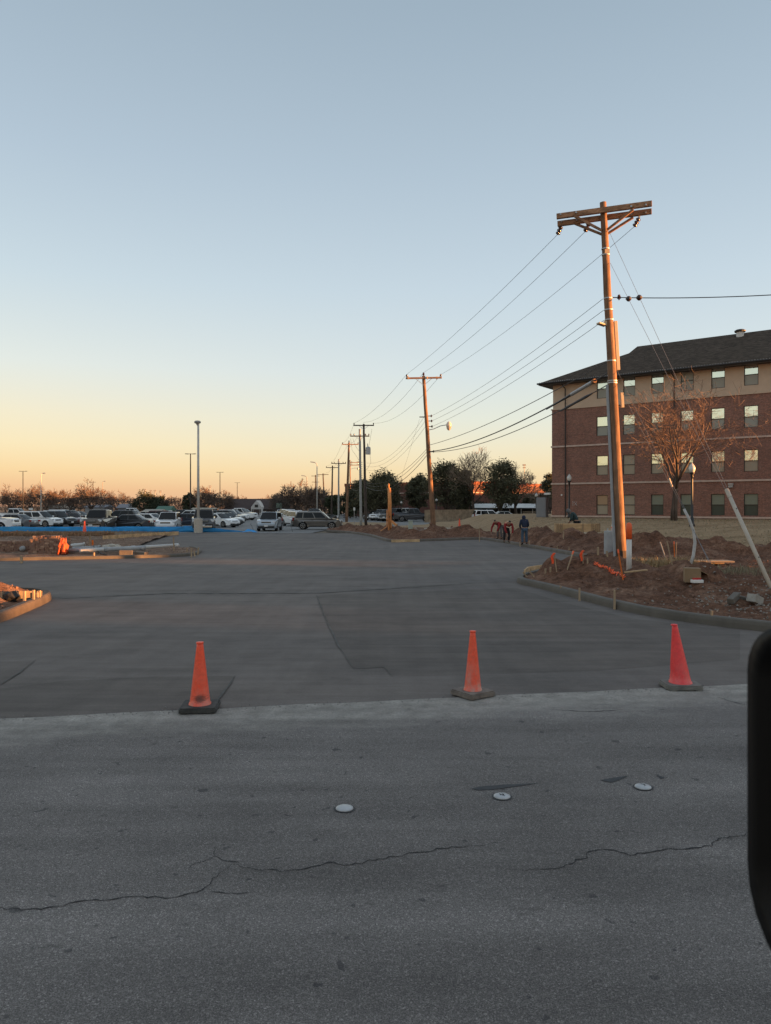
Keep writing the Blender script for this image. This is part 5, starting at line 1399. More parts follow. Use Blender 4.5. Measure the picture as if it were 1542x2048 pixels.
# ================================================================= LEFT ISLAND CLUTTER
rr = random.Random(77)
M_BRK = [mat('loose_brick_a', (.25, .15, .105), .9, .35, 12), mat('loose_brick_b', (.235, .135, .10), .9, .35, 12), mat('loose_brick_c', (.36, .235, .17), .9, .3, 12)]
def brick_pile(label, px, py, wm, dm, hm, seed, tidy=.7):
    p = left_under(px, py, H3); rr = random.Random(seed); bm = NB()
    rows = int(hm / .075); prism(bm, [(-wm * .36, .02), (wm * .36, .02), (wm * .30, dm - .1), (-wm * .30, dm - .1)], -.05, hm * .8)
    for k in range(rows):
        sh = 1 - .25 * k / rows * (1.4 - tidy); nx = int(wm * sh / .215); ny = max(1, int(dm / .11 * (1 - .2 * k / rows)))
        for i in range(nx):
            for j in range(ny):
                if j > 0 and k < rows - 1 and i not in (0, nx - 1): continue
                if k == rows - 1 and rr.random() > .6: continue
                nf = len(bm.faces)
                box(bm, ((i - nx / 2 + .5) * .215 + rr.gauss(0, .010), (j + .5) * .11 + rr.gauss(0, .01) - .05, .035 + k * .072), (.208, .105, .068), rz(rr.gauss(0, .04 + .3 * (1 - tidy))))
                bm.faces.ensure_lookup_table(); mi = rr.choice((0, 0, 1, 1, 2))
                for f in bm.faces[nf:]: f.material_index = mi
    o = obj('brick_pile', bm, M_BRK, loc=p); o.rotation_euler.z = random.Random(seed).uniform(-.1, .1)
    return tag(o, label, 'brick pile')
brick_pile('big stacked pile of salvaged bricks before the dry grass strip', 90, 1108, 1.55, 1.3, .85, 1, .6)
brick_pile('low broken pile of bricks at the left picture edge', 24, 1104, 2.2, 1.2, .55, 5, .4)
p = left_under(126, 1108, H3); bm = NB()
for k in range(26):
    a = rr.uniform(-.15, .15); tube(bm, [(a, rr.uniform(-.2, .2), .0), (a * .8 + rr.uniform(-.05, .05), rr.uniform(-.15, .15), .35), (a * .4 + .06 * rr.random(), rr.uniform(-.1, .1), .55 + rr.uniform(-.15, .16))], [.045, .055, .03], 5)
tag(obj('safety_netting', bm, mat('netting_orange', (.62, .11, .035), .7, .25, 9), loc=p, smooth=True), 'bundle of bright orange safety netting at end of big brick pile', 'netting')
M_PIPE = mat('pipe_white', (.50, .50, .49), .4, .12, 3); M_PIPEG = mat('pipe_grey', (.34, .35, .36), .4, .15, 3)
def pipe(label, p0, p1_, r, m, seg=None):
    p0 = left_under(*p0, H3) + Vector((0, 0, r + .03)); p1_ = left_under(*p1_, H3) + Vector((0, 0, r + .12)); t = thing('pipe', label, 'pipe', p0)
    bm = NB(); d = p1_ - p0; tube(bm, [Vector(), d * .33, d * .66, d], r, 10); obj('barrel', bm, m, t, smooth=True)
    bm = NB(); tube(bm, [d * .96, d * 1.0], r * 1.22, 10); tube(bm, [d * .5, d * .53], r * 1.2, 10); obj('socket', bm, m, t, smooth=True)
pipe('longest white pipe, reaching from the brick pile to the island tip', (160, 1107), (356, 1099), .085, M_PIPE)
pipe('grey pipe lying under the longest white one', (130, 1107), (290, 1106), .10, M_PIPEG)
pipe('short white pipe right of the orange netting, highest of the pipes', (130, 1098), (169, 1098), .10, M_PIPE)
pipe('short grey pipe left of the big brick pile', (44, 1104), (60, 1099), .12, M_PIPEG)
pipe('middle grey pipe just behind the longest white one', (128, 1103), (200, 1103), .08, M_PIPEG)
for px, py, s, lb in ((212, 1099, .21, 'leftmost pale sack behind the pipes'), (223, 1098, .25, 'tallest pale sack in the middle behind the pipes'), (235, 1099, .22, 'rightmost pale sack behind the pipes')):
    bm = NB(); vs_ = ico(bm, (0, 0, s * .45), s, 2, (1, .7, .6), .03, rr); tag(obj('sack', bm, mat('sack_pale', (.45, .41, .35), .9, .2, 5), loc=left_under(px, py, H3)), lb, 'sack', 'pale sacks behind the pipes')
p = left_under(252, 1110, H3); bm = NB(); box(bm, (0, 0, .1), (.55, .3, .22), rz(.2), .03); box(bm, (.6, .2, .06), (.5, .3, .12), rz(-.3), .02); tag(obj('concrete_chunk', bm, M_KERB, loc=p), 'broken concrete chunk in front of the long white pipe', 'rubble')
bm = NB(); tube(bm, [left_under(186, 1104, H3) + Vector((0, 0, .3)), left_under(196, 1106, H3) + Vector((0, -.2, .1)), left_under(206, 1110, H3) + Vector((0, 0, .04)), left_under(214, 1112, H3) + Vector((0, 0, .03))], .028, 6); tag(obj('hose', bm, M_BLACKP, smooth=True), 'black hose curling over the pipes', 'hose')
# form boards
a, b = left_under(206, 1078, H3), left_under(356, 1068, H3); b.y = min(b.y, 61.5)
bm = NB(); bar(bm, a + Vector((0, 0, .08)), b + Vector((0, .1, .06)), .05, .28); tag(obj('form_board', bm, M_LUM), 'long tan form board between dry grass strip and concrete', 'board')
KERBS[:] = KERBS_R
bm = NB(); a, b = gp(783, 1084.5), gp(839, 1083.5); bar(bm, a + Vector((0, -.03, .08)), b + Vector((0, -.03, .08)), .045, .17); tag(obj('form_board', bm, M_LUM), 'pale form board in place of kerb under the orange post', 'board')
FB = [(1043, 1156), (1050, 1150), (1064, 1147.5), (1084, 1144.5), (1105, 1141)]
bm = NB(); pts = [gp(*q) for q in FB]
for a, b in zip(pts, pts[1:]): bar(bm, a + Vector((.12, .12, .13)), b + Vector((.12, .12, .13)), .045, .22)
tag(obj('form_board', bm, M_LUM), 'curved pale form boards behind the near right kerb tip', 'board')
for i, (px, py) in enumerate(((1054, 1154), (1069, 1154), (1091, 1146), (1101, 1144))):
    b = ground_under(px, py); stake(['form stake leaning at the kerb tip, outermost', 'slanted brace stake behind the kerb tip', 'form stake behind the kerb tip, third along', 'last form stake behind the kerb tip, by the ribbon lath'][i], b, (px - (8, 12, 0, 0)[i], py - (10, 13, 9, 10)[i]), .06, th=.04, group='form stakes behind the near right kerb tip')

# blue silt fence
bm = NB(); pts = []; n = 120
for i in range(n + 1):
    px = -140 + (490 + 140) * i / n; D = 64.5 - .5 * (px < 230) ; X = (px - CX) / F * D
    hgt = .46 + .05 * noise.noise(Vector((px * .02, 0, 0))) + .03 * noise.noise(Vector((px * .09, 3, 0)))
    if px > 400: hgt *= max(.10, 1 - (px - 400) / 100)
    if 366 < px < 388: hgt += .05
    pts.append((X, D + .12 * noise.noise(Vector((px * .05, 9, 0))), hgt))
prev = None
for i, (x, y, h_) in enumerate(pts):
    z = gz(y) + .02; cur = [bm.verts.new((x, y + .10 * noise.noise(Vector((i * .6, k, 2))), z + h_ * k / 3)) for k in range(4)]
    if prev:
        for k in range(3): bm.faces.new((prev[k], cur[k], cur[k + 1], prev[k + 1]))
    prev = cur
SF = thing('silt_fence', 'long low bright blue silt fence in front of the parked cars', 'silt fence', (0, 0, 0))
M_BLUE = mat('blue_fabric', (.018, .27, .62), .55, .35, .8, stretch=(.5, 1, 2))
o = obj('fabric', bm, M_BLUE, SF, smooth=True); md = o.modifiers.new('thick', 'SOLIDIFY'); md.thickness = .012
for px in (-60, 20, 98, 175, 250, 312, 345, 405):
    bm = NB(); X = (px - CX) / F * 64.4; box(bm, (X, 64.62, gz(64) + .24), (.05, .05, .55)); obj('post', bm, M_LUMZ, SF)
bm = NB(); rr = random.Random(6); G_ = []
for i in range(9):
    G_.append([bm.verts.new(((i - 4) * .16 + rr.uniform(-.05, .05), (j - 2) * .2, max(.02, .42 * math.exp(-((i - 4) / 2.6) ** 2) * rr.uniform(.5, 1) * (1 - abs(j - 2) * .35)))) for j in range(5)])
for i in range(8):
    for j in range(4): bm.faces.new((G_[i][j], G_[i + 1][j], G_[i + 1][j + 1], G_[i][j + 1]))
tag(obj('blue_sheet', bm, M_BLUE, loc=((500 - CX) / F * 64, 64, gz(64)), smooth=True), 'crumpled blue sheet lying left of the pale silver suv', 'sheet')
b = Vector(((509 - CX) / F * 64, 64, gz(64))); stake('dark thin rod leaning over the crumpled blue sheet', b, (501, 1047), .03, M_BLACKM, name='rod')
b = Vector(((585 - CX) / F * 66, 66, gz(66))); stake('dark thin rod leaning at the tail of the taupe suv', b, (581, 1047), .03, M_BLACKM, name='rod')
p = Vector((17.6, 32.0, H(17.6, 32))); 
for dx, lb in ((-.9, 'scrap of blue sheet at the lawn edge, left one'), (.35, 'scrap of blue sheet at the lawn edge, nearer the straight guard')):
    bm = NB(); rr = random.Random(int(dx * 10) + 60)
    for k in range(7): ico(bm, (rr.uniform(-.35, .35), rr.uniform(-.1, .1), .06), .12, 1, (1.3, .7, .6), .05, rr)
    x = 15.6 + dx; tag(obj('blue_sheet', bm, M_BLUE, loc=(x, 31.6, H(x, 31.6) + .03)), lb, 'sheet', 'blue scraps at the lawn edge')

# ================================================================= RIGHT ISLAND CLUTTER
# concrete pier beside the pole, striped cone on it
pp = Vector(((1219.5 - CX) / F * 31.5, 31.5, 0)); pp.z = gz(31.5) + .02
t = thing('concrete_pier', 'round pale concrete lamp pier left of the tall pole foot', 'concrete pier', pp)
bm = NB(); lathe(bm, [(.235, -.1), (.235, .3), (.238, .31), (.235, .32), (.235, .62), (.238, .63), (.235, .64), (.235, 1.10), (.22, 1.12)], 24); obj('shaft', bm, mat('pier_concrete', (.33, .34, .35), .8, .15, 3, bump=.2), t)
bm = NB()
for a in (.3, 1.9, 3.4, 5): tube(bm, [(.12 * math.cos(a), .12 * math.sin(a), 1.1), (.12 * math.cos(a), .12 * math.sin(a), 1.24)], .015, 5)
obj('anchor_bolts', bm, M_STEEL, t); bpy.data.objects['anchor_bolts'].name = 'anchor_bolt'
bx_ = Vector(((1226 - CX) / F * 37, 37, H((1226 - CX) / F * 37, 37)))
cone('white banded orange cone half hidden behind the tall pole', bx_, .3, M_CONE1, M_CBASE1, 1.0, .15, .04, .4, group=None, stripes=True)
# white marker post with orange cap
b = ground_under(1258, 1136); b.y -= .0
t = thing('marker_post', 'white marker post with orange dome top right of the tall pole', 'marker post', b)
h_ = (at(1261, 1045, b.y) - b).z
bm = NB(); lathe(bm, [(.066, -.2), (.066, h_ * .64)], 16); obj('shaft', bm, mat('post_white', (.60, .58, .55), .5, .1, 5), t, smooth=True)
bm = NB(); lathe(bm, [(.074, h_ * .635), (.074, h_ * .93), (.06, h_ * .975), (.03, h_ * .997), (.004, h_)], 16); obj('cap', bm, mat('cap_orange', (.80, .12, .03), .5, .15, 6), t, smooth=True)
# lumber stacks
def lumber(label, px, D, wm, layers, m=M_LUM, zoff=0.0, up=.0, name='lumber_stack'):
    X = (px - CX) / F * D; t = thing(name, label, 'lumber', (X, D, H(X, D) + zoff), 0); return t
D = 40.6; X = (1155 - CX) / F * D; zt = EYE - (1047 - HY) / F * D; zb_ = EYE - (1064 - HY) / F * D
t = thing('plywood_stack', 'stack of plywood form panels with upright cleats near the lumber', 'plywood', (X, D, zb_))
hh = zt - zb_
for k in range(4):
    bm = NB(); box(bm, (0, k * .06, hh / 2 - .0), (2.42, .03, hh)); obj('panel', bm, M_LUM, t)
for dx in (-1.16, -1.05, -.94, -.84, .28, .76, .88, 1.0, 1.1, 1.18):
    bm = NB(); box(bm, (dx, -.05, hh * .46), (.075, .05, hh * 1.06)); obj('cleat', bm, wood_mat('cleat_wood', (.42, .29, .17), (.3, .2, .12), 12, axis='Z', dark=(.16, .1, .06)) if 'cleat_wood' not in bpy.data.materials else bpy.data.materials['cleat_wood'], t)
bm = NB(); box(bm, (-.05, -.05, hh * .48), (2.1, .03, .03)); box(bm, (-.05, -.05, hh * .9), (2.1, .03, .05)); obj('rail', bm, M_LUM, t)
bm = NB(); box(bm, (0, .09, -.5), (2.2, .5, .85)); obj('support_block', bm, M_DIRT, t)
X2 = (1163 - CX) / F * 40; t = thing('lumber_stack', 'pale planks stacked low in front of the plywood form panels', 'lumber', (X2, 40.0, EYE - (1076 - HY) / F * 40))
for k in range(3):
    bm = NB(); box(bm, (.04 * k, 0, .045 + .1 * k), (1.9, .35, .075), rz(.03 * k)); obj('plank', bm, mat('plank_pale', (.55, .46, .34), .85, .15, 4, stretch=(.4, 4, 4)), t)
bm = NB(); box(bm, (0, 0, -.25), (1.7, .3, .48)); obj('skid', bm, M_LUM, t)
X3 = (1082 - CX) / F * 44; t = thing('plank', 'long pale plank lying left of the plywood form panels', 'plank', (X3, 46, H(X3, 46)))
bm = NB(); bar(bm, (-.8, 0, .16), (1.0, -.1, .22), .2, .06); obj('board', bm, MATS['plank_pale'], t); bm = NB(); box(bm, (-.3, 0, .06), (.1, .3, .12)); box(bm, (.6, -.06, .08), (.1, .3, .15)); obj('bearer', bm, M_LUM, t)
X4 = (885 - CX) / F * 60; t = thing('lumber_stack', 'stack of whitish planks at the foot of the lamp pole', 'lumber', (X4, 59, H(X4, 59) - .02))
for k, (x0, x1, z) in enumerate(((-1.9, 1.6, .12), (-1.6, 1.9, .27), (-1.5, 2.3, .42))):
    bm = NB(); bar(bm, (x0, 0, z), (x1, .1, z + .03), .5, .10); obj('plank', bm, mat('plank_white', (.50, .45, .38), .85, .12, 3), t)
for x in (-1.3, .8):
    bm = NB(); box(bm, (x, 0, .03), (.12, .5, .09)); box(bm, (x, 0, .195), (.1, .45, .06)); box(bm, (x, 0, .345), (.1, .45, .06)); obj('bearer', bm, M_LUM, t)
# utility pedestal
D = 60; X = (821 - CX) / F * D; t = thing('utility_pedestal', 'pale green utility pedestal on dirt right of the orange post', 'utility pedestal', (X, D, H(X, D) - .05))
bm = NB(); box(bm, (0, 0, .45), (.34, .34, .95), None, .03); obj('cabinet', bm, mat('pedestal_green', (.36, .40, .34), .6, .1, 3), t); bm = NB(); box(bm, (0, 0, .94), (.37, .37, .06), None, .02); obj('lid', bm, MATS['pedestal_green'], t)
X = (834 - CX) / F * 58; bm = NB(); rr = random.Random(4)
for k in range(10): ico(bm, (rr.uniform(-.5, .5), rr.uniform(-.2, .2), rr.uniform(.05, .35)), .17, 1, (1, .8, .7), .04, rr)
tag(obj('rubble_heap', bm, MATS['rubble_pale'], loc=(X, 58, H(X, 58))), 'small pink rubble heap between pedestal and lamp pole', 'rubble')
# orange post with braces
D = 55.5; b = Vector(((781 - CX) / F * D, D, H((781 - CX) / F * D, D) - .03)); t = thing('braced_post', 'orange lit post with diagonal timber braces standing in dirt', 'post', b)
M_OPOST = wood_mat('orange_post', (.80, .37, .15), (.64, .27, .10), 8, dark=(.3, .12, .05)); z_ = lambda py: EYE - (py - HY) / F * D - b.z
bm = NB(); tube(bm, [(-.06, 0, -.1), (-.06, 0, z_(1000)), (-.1, 0, z_(976))], [.15, .14, .12], 10); tube(bm, [(-.12, 0, z_(980)), (-.13, 0, z_(967))], .05, 8); obj('post', bm, M_OPOST, t, smooth=True)
bm = NB(); bar(bm, (-.12, -.16, z_(1062)), (-.10, -.2, z_(1018)), .22, .08); bar(bm, (.05, -.16, z_(1055)), (-.02, -.21, z_(1012)), .14, .08); bar(bm, (-.26, -.12, z_(1052)), (-.26, -.16, z_(1020)), .14, .08); obj('splint', bm, M_OPOST, t)
bm = NB(); bar(bm, (.08, -.1, z_(1042)), (.95, -.3, z_(1063)), .16, .14); bar(bm, (-.2, 0, z_(1052)), (-.75, -.1, z_(1062)), .05, .05); bar(bm, (-.1, -.2, z_(1060)), (-.35, -.9, z_(1075)), .06, .06); obj('brace', bm, M_OPOST, t)
bm = NB(); tube(bm, [(-.13, 0, z_(968)), (-.25, 0, z_(970)), (-.27, 0, z_(975)), (-.22, 0, z_(980))], .02, 5); obj('wire_loop', bm, M_LUM, t)
bm = NB(); bar(bm, (-.12, -.2, z_(1034)), (-.02, -.2, z_(1033)), .34, .05); obj('strap', bm, M_BLACKM, t)
# board, box, concrete debris near the guard
X = (1404 - CX) / F * 25.6; t = thing('plywood_board', 'weathered long plywood board lying flat beyond the dry grass', 'board', (X, 25.6, H(X, 25.6) + .06))
bm = NB(); box(bm, (.0, 0, .05), (2.0, .55, .05), ry(.01) @ rz(.04)); obj('sheet', bm, mat('board_weathered', (.33, .245, .17), .9, .2, 3, stretch=(.4, 3, 3)), t); bm = NB(); box(bm, (0, -.1, 0), (1.4, .08, .08)); obj('bearer', bm, M_LUM, t)
p = ground_under(1384, 1163); t = thing('cardboard_box', 'brown cardboard box with open flap at the bent guard foot', 'box', p, -.25)
bm = NB(); box(bm, (0, 0, .15), (.34, .30, .32)); obj('carton', bm, mat('cardboard', (.26, .175, .10), .9, .1, 4), t); bm = NB(); box(bm, (.24, -.02, .22), (.22, .28, .012), ry(.5)); obj('flap', bm, MATS['cardboard'], t)
p = ground_under(1394, 1166); t = thing('litter_tray', 'small white tray with red bits beside the cardboard box', 'litter', p, .1)
bm = NB(); box(bm, (0, 0, .04), (.24, .15, .07), None, .01); obj('tray', bm, MATS['lamp_white'], t); bm = NB()
for k in range(4): box(bm, (-.08 + .05 * k, 0, .09), (.03, .05, .05), rz(k))
obj('red_bit', bm, mat('litter_red', (.5, .03, .03), .5), t)
p = ground_under(1472, 1206); bm = NB(); bar(bm, (-.16, -.1, .04), (.12, .2, .14), .13, .12, .02); bar(bm, (.10, .2, .10), (.24, .1, .06), .1, .09, .02); tag(obj('concrete_chunk', bm, M_KERB, loc=p), 'long broken concrete chunk on the mound left of the square one', 'rubble')
p = ground_under(1510, 1207); bm = NB(); box(bm, (0, 0, .08), (.26, .2, .16), rz(.5) @ ry(.35), .015); tag(obj('concrete_chunk', bm, mat('chunk_grey', (.30, .28, .25), .9, .2, 8), loc=p), 'square broken concrete chunk on the gravel by the mirror', 'rubble')
p = ground_under(1268, 1148); bm = NB(); bar(bm, (-.25, -.08, .05), (.35, .12, .09), .07, .03); tag(obj('wood_scrap', bm, M_LUM, loc=p), 'flat wood scrap lying on dry grass at pole foot', 'board')
bm = NB(); path = []; rr = random.Random(9)
for k in range(40):
    px = 1192 + k * 1.35 + rr.uniform(-2, 2); py = 1128 + k * .72 + rr.uniform(-4, 4); q = ground_under(px, py) + Vector((0, -.02, .02))
    path += [q, q + Vector((rr.uniform(-.09, .09), rr.uniform(-.05, .05), rr.uniform(-.01, .05)))]
tube(bm, path, .011, 4)
tag(obj('torn_netting', bm, M_FLAG), 'torn orange netting strewn over the mound towards the pole', 'netting')
# dry grass
def grass(name, pts, hmin, hmax, m, seed, wid=.012, lean=.5):
    rr = random.Random(seed); bm = NB()
    for x, y, z in pts:
        h_ = rr.uniform(hmin, hmax); a = rr.uniform(0, 6.28); l = rr.uniform(0, lean) * h_; wv = Vector((math.cos(a + 1.57), math.sin(a + 1.57), 0)) * wid
        p0 = Vector((x, y, z)); p1_ = p0 + Vector((math.cos(a) * l * .4, math.sin(a) * l * .4, h_ * .6)); p2 = p0 + Vector((math.cos(a) * l, math.sin(a) * l, h_ * (1 - .25 * lean)))
        v = [bm.verts.new(p0 - wv), bm.verts.new(p0 + wv), bm.verts.new(p1_ + wv * .7), bm.verts.new(p1_ - wv * .7), bm.verts.new(p2)]
        bm.faces.new(v[:4]); bm.faces.new((v[3], v[2], v[4]))
    return struct(obj(name, bm, m), kind='stuff')
M_STRAW = mat('straw', (.36, .25, .13), .85, .35, 2); M_STRAW2 = mat('straw_grey', (.23, .19, .12), .9, .35, 2)
rr = random.Random(15); pts = []
for cx, cy, n, s in ((9.05, 23.5, 520, .28), (9.5, 23.2, 240, .3), (8.6, 23.8, 200, .3)):
    for _ in range(n): x, y = rr.gauss(cx, s), rr.gauss(cy, s * .8); pts.append((x, y, H(x, y)))
grass('dry_grass', pts, .15, .55, M_STRAW, 1, .009, .8)
pts = []
for cx, cy, n, s in ((9.0, 25.3, 800, .45), (8.6, 25.9, 400, .4), (9.4, 24.6, 300, .5), (10.4, 22.2, 500, .6)):
    for _ in range(n): x, y = rr.gauss(cx, s), rr.gauss(cy, s * .8); pts.append((x, y, H(x, y)))
grass('dry_grass', pts, .08, .32, M_STRAW2, 2, .009, .7)
pts = []
KERBS[:] = [B_in]
for _ in range(9000):
    x = rr.uniform(-32, -20.0); y = rr.uniform(52.2, 55.5); pts.append((x, y, H3(x, y)))
grass('dry_grass', pts, .12, .30, mat('straw_red', (.26, .155, .09), .9, .4, .6), 3, .022, .6)
pts = []
for _ in range(2500): x = rr.uniform(-40, -17); y = rr.uniform(55.5, 62); pts.append((x, y, H3(x, y)))
grass('dry_grass', pts, .05, .15, M_STRAW2, 4, .022, .7)
KERBS[:] = KERBS_R
pts = []
for _ in range(9000):
    y = rr.uniform(29, 62); x = rr.uniform(8, .56 * y + 1.5)
    if y > yb_lawn(x) + rr.uniform(-.6, .6): pts.append((x, y, H(x, y)))
grass('lawn_grass', pts, .03, .11, mat('lawn_straw', (.27, .22, .14), .9, .4, .8), 5, .02, .9)
# ================================================================= LAMPS
def tlamp(label, px, py_top, D, arm, m=None, group='twin head lot lamps'):
    b = ground_at(px, D); h = EYE + (HY - py_top) / F * D - b.z; t = thing('lot_lamp', label, 'street lamp', b, 0, group)
    bm = NB(); tube(bm, [(0, 0, 0), (0, 0, h)], [.11, .08], 8); obj('post', bm, m or M_BLACKM, t)
    for s in (-1, 1):
        bm = NB(); box(bm, (s * arm * .68, 0, h - .06), (arm * .62, .34, .09), ry(-s * .04), .02); bar(bm, (0, 0, h - .06), (s * arm * .4, 0, h - .06), .06, .06); obj('lamp_head', bm, m or M_BLACKM, t)
    bm = NB(); lathe(bm, [(.3, 0), (.3, .7), (.27, .72)], 10); obj('footing', bm, M_KERB, t)
tlamp('tallest dark twin head lamp just left of the white lamp post', 381, 907, 114, .82)
tlamp('middle sized twin head lamp right of the white lamp post', 440, 944, 172, .82)
tlamp('small distant twin head lamp above the brown roof', 474.5, 965, 240, .85)
tlamp('dark twin head lamp above the far left parked cars', 46, 942, 168, .9)
tlamp('faint small twin head lamp behind the round crowned bare tree', 186, 964, 240, .9)
def cobra(label, px, py_top, D, dx, m):
    b = ground_at(px, D); h = EYE + (HY - py_top) / F * D - b.z; t = thing('street_lamp', label, 'street lamp', b, 0)
    bm = NB(); tube(bm, [(0, 0, 0), (0, 0, h * .97), (dx * .35, 0, h)], [.13, .08, .06], 8); obj('post', bm, m, t, smooth=True)
    bm = NB(); bar(bm, (dx * .3, 0, h), (dx * 1.1, 0, h + .22 - .1), .32, .16, .05); obj('lamp_head', bm, M_STEEL, t)
cobra('pale cobra head lamp right of the leftmost dark twin lamp', 82, 947, 158, .9, M_WHITEP)
cobra('thin cobra head lamp right of the round crowned bare tree', 205, 963, 205, .8, M_GREYP)
cobra('tall cobra head lamp left of the utility pole row, bottom pale', 634, 925, 138, -1.1, M_WHITEP)
cobra('shorter cobra head lamp further left of the pole row', 613.5, 952, 172, -1.1, M_GREYP)
for px, D, top, lb in ((290, 480, 979, 'first of the four tiny floodlight masts above the bushy evergreen'), (301.5, 480, 981, 'second tiny floodlight mast above the bushy evergreen'), (310, 480, 981, 'third tiny floodlight mast above the bushy evergreen'), (321, 480, 982, 'last tiny floodlight mast, over the green roof'), (1048.5, 260, 930, 'tall thin floodlight mast above the sunlit brick wall'), (420, 420, 972, 'distant bare mast right of the white lamp post')):
    b = ground_at(px, D); h = EYE + (HY - top) / F * D - b.z; t = thing('floodlight_mast', lb, 'floodlight mast', b); s = D / 480
    bm = NB(); tube(bm, [(0, 0, 0), (0, 0, h)], .16 * s + .04, 6); obj('post', bm, M_GREYP, t)
    bm = NB(); box(bm, (0, 0, h), (1.5 * s + .3, .3, .5)); box(bm, (0, 0, h - .9), (1.3 * s + .3, .3, .4)); obj('lamp_bank', bm, M_GREYP, t)
# white lamp on its concrete pier
D = 63.2; b = ground_at(396.5, D); t = thing('white_lamp_post', 'tall white lamp post with disc head on a round concrete pier', 'street lamp', b)
h = EYE + (HY - 843) / F * D - b.z
bm = NB(); lathe(bm, [(.36, 0), (.36, 1.15), (.34, 1.18)], 20); obj('pier', bm, mat('pier_tan', (.46, .41, .35), .85, .15, 4, stretch=(1, 1, 4)), t)
bm = NB(); tube(bm, [(0, 0, 1.1), (0, 0, h - .1)], [.12, .085], 12); obj('post', bm, M_WHITEP, t, smooth=True)
bm = NB(); lathe(bm, [(.06, h - .34), (.12, h - .2), (.27, h - .12), (.28, h - .02), (.2, h + .06), (.02, h + .09)], 16, Matrix.Translation((-.06, 0, 0))); obj('lamp_head', bm, M_GREYP, t, smooth=True)
bm = NB(); lathe(bm, [(.26, 1.17), (.26, 1.21)], 12)
for a in range(4): tube(bm, [(.2 * math.cos(a * 1.57 + .78), .2 * math.sin(a * 1.57 + .78), 1.2), (.2 * math.cos(a * 1.57 + .78), .2 * math.sin(a * 1.57 + .78), 1.32)], .025, 5)
obj('base_plate', bm, M_STEEL, t)
def acorn(label, px, py_top, py_bot, D, glass):
    X = (px - CX) / F * D; zb = EYE - (py_bot - HY) / F * D; h = EYE - (py_top - HY) / F * D - zb
    t = thing('acorn_lamp', label, 'street lamp', (X, D, min(zb, H(X, D)) if D < 90 else zb), 0, 'black acorn lamps')
    h += zb - t.location.z; gh = h * .135
    bm = NB(); lathe(bm, [(.16, 0), (.16, .12), (.12, .2), (.11, .5), (.07, .55), (.055, h - gh - .42), (.055, h - gh - .3), (.1, h - gh - .24), (.06, h - gh - .16), (.15, h - gh - .06), (.15, h - gh)], 12); obj('post', bm, M_BLACKM, t, smooth=True)
    bm = NB(); lathe(bm, [(.13, h - gh), (.17, h - gh * .75), (.19, h - gh * .5), (.15, h - gh * .25), (.09, h - gh * .12), (.03, h)], 12); obj('globe', bm, glass, t, smooth=True)
    bm = NB(); lathe(bm, [(.165, h - gh * .28), (.1, h - gh * .10), (.035, h + .03), (.01, h + .10)], 10); obj('finial', bm, M_WHITEP if D < 80 else M_STEEL, t)
M_GLOBE = mat('acorn_glass', (.62, .60, .56), .2, .1, 8)
acorn('black acorn lamp standing before the dormitory end, left of the pole', 1138.5, 950, 1033, 60.5, M_GLOBE)
acorn('sunlit black acorn lamp right of the bare tree trunk', 1384, 928, 1047, 43.6, M_GLOBE)
acorn('tiny acorn lamp before the shaded brick hall, left one', 802.5, 1003, 1030, 118, M_GLOBE)
acorn('tiny acorn lamp peeking out right of the lamp pole', 873, 998, 1028, 114, M_GLOBE)
acorn('small acorn lamp in front of the carport', 1072.5, 987, 1034, 98, M_GLOBE)
# signs
def sign(label, px, py0, py1, wpx, D, m, col='sign'):
    X = (px - CX) / F * D; b = Vector((X, D, gz(D))); t = thing('sign', label, 'sign', b); z0, z1 = EYE - (py1 - HY) / F * D - b.z, EYE - (py0 - HY) / F * D - b.z; w_ = wpx / F * D
    bm = NB(); box(bm, (0, 0, (z0 + z1) / 2), (w_, .05, z1 - z0), None, .01); obj('panel', bm, m, t); bm = NB(); tube(bm, [(0, .05, 0), (0, .05, z1)], .035, 6); obj('post', bm, M_STEEL, t)
sign('pale green panel sign right of the white gable', 558, 1006, 1016, 11, 178, mat('sign_green', (.16, .21, .17), .6))
sign('small white sign on a post left of the two slim poles', 708.5, 1015, 1021, 3.6, 92, MATS['lamp_white'])
sign('tiny white sign among the scrub above the white suv', 61.5, 1016, 1020, 8, 190, MATS['lamp_white'])
# ================================================================= FAR BUILDINGS
def house(name, label, px0, px1, D, dep, z_wall, z_roof, mw, mr, cat='building', ridge_in=0.0):
    x0, x1 = (px0 - CX) / F * D, (px1 - CX) / F * D; t = thing(name, label, cat, ((x0 + x1) / 2, D, gz(D))); w_ = (x1 - x0) / 2; zw, zr_ = z_wall - gz(D), z_roof - gz(D)
    bm = NB(); prism(bm, [(-w_, 0), (w_, 0), (w_, dep), (-w_, dep)], -.1, zw); obj('wall', bm, mw, t)
    bm = NB(); e = .5; A = [(-w_ - e, -e, zw - .1), (w_ + e, -e, zw - .1), (w_ + e, dep + e, zw - .1), (-w_ - e, dep + e, zw - .1)]; r0, r1 = (-w_ - e + ridge_in, dep / 2, zr_), (w_ + e - ridge_in, dep / 2, zr_)
    V = [bm.verts.new(p) for p in A + [r0, r1]]
    for f in ((0, 1, 5, 4), (2, 3, 4, 5), (1, 2, 5), (3, 0, 4), (3, 2, 1, 0)): bm.faces.new([V[i] for i in f])
    obj('roof', bm, mr, t); return t
M_BROOF = mat('roof_brown', (.055, .034, .030), .9, .2, .8); M_WDARK = mat('wall_dark', (.075, .05, .042), .9, .2, .6)
lodge = house('lodge', 'low lodge with long brown roof and white gabled porch', 452, 566, 200, 14, 1.2, 4.0, M_WDARK, M_BROOF)
xg = (516 - (452 + 566) / 2) / F * 200; M_GAB = mat('gable_white', (.55, .53, .50), .8, .08, 3)
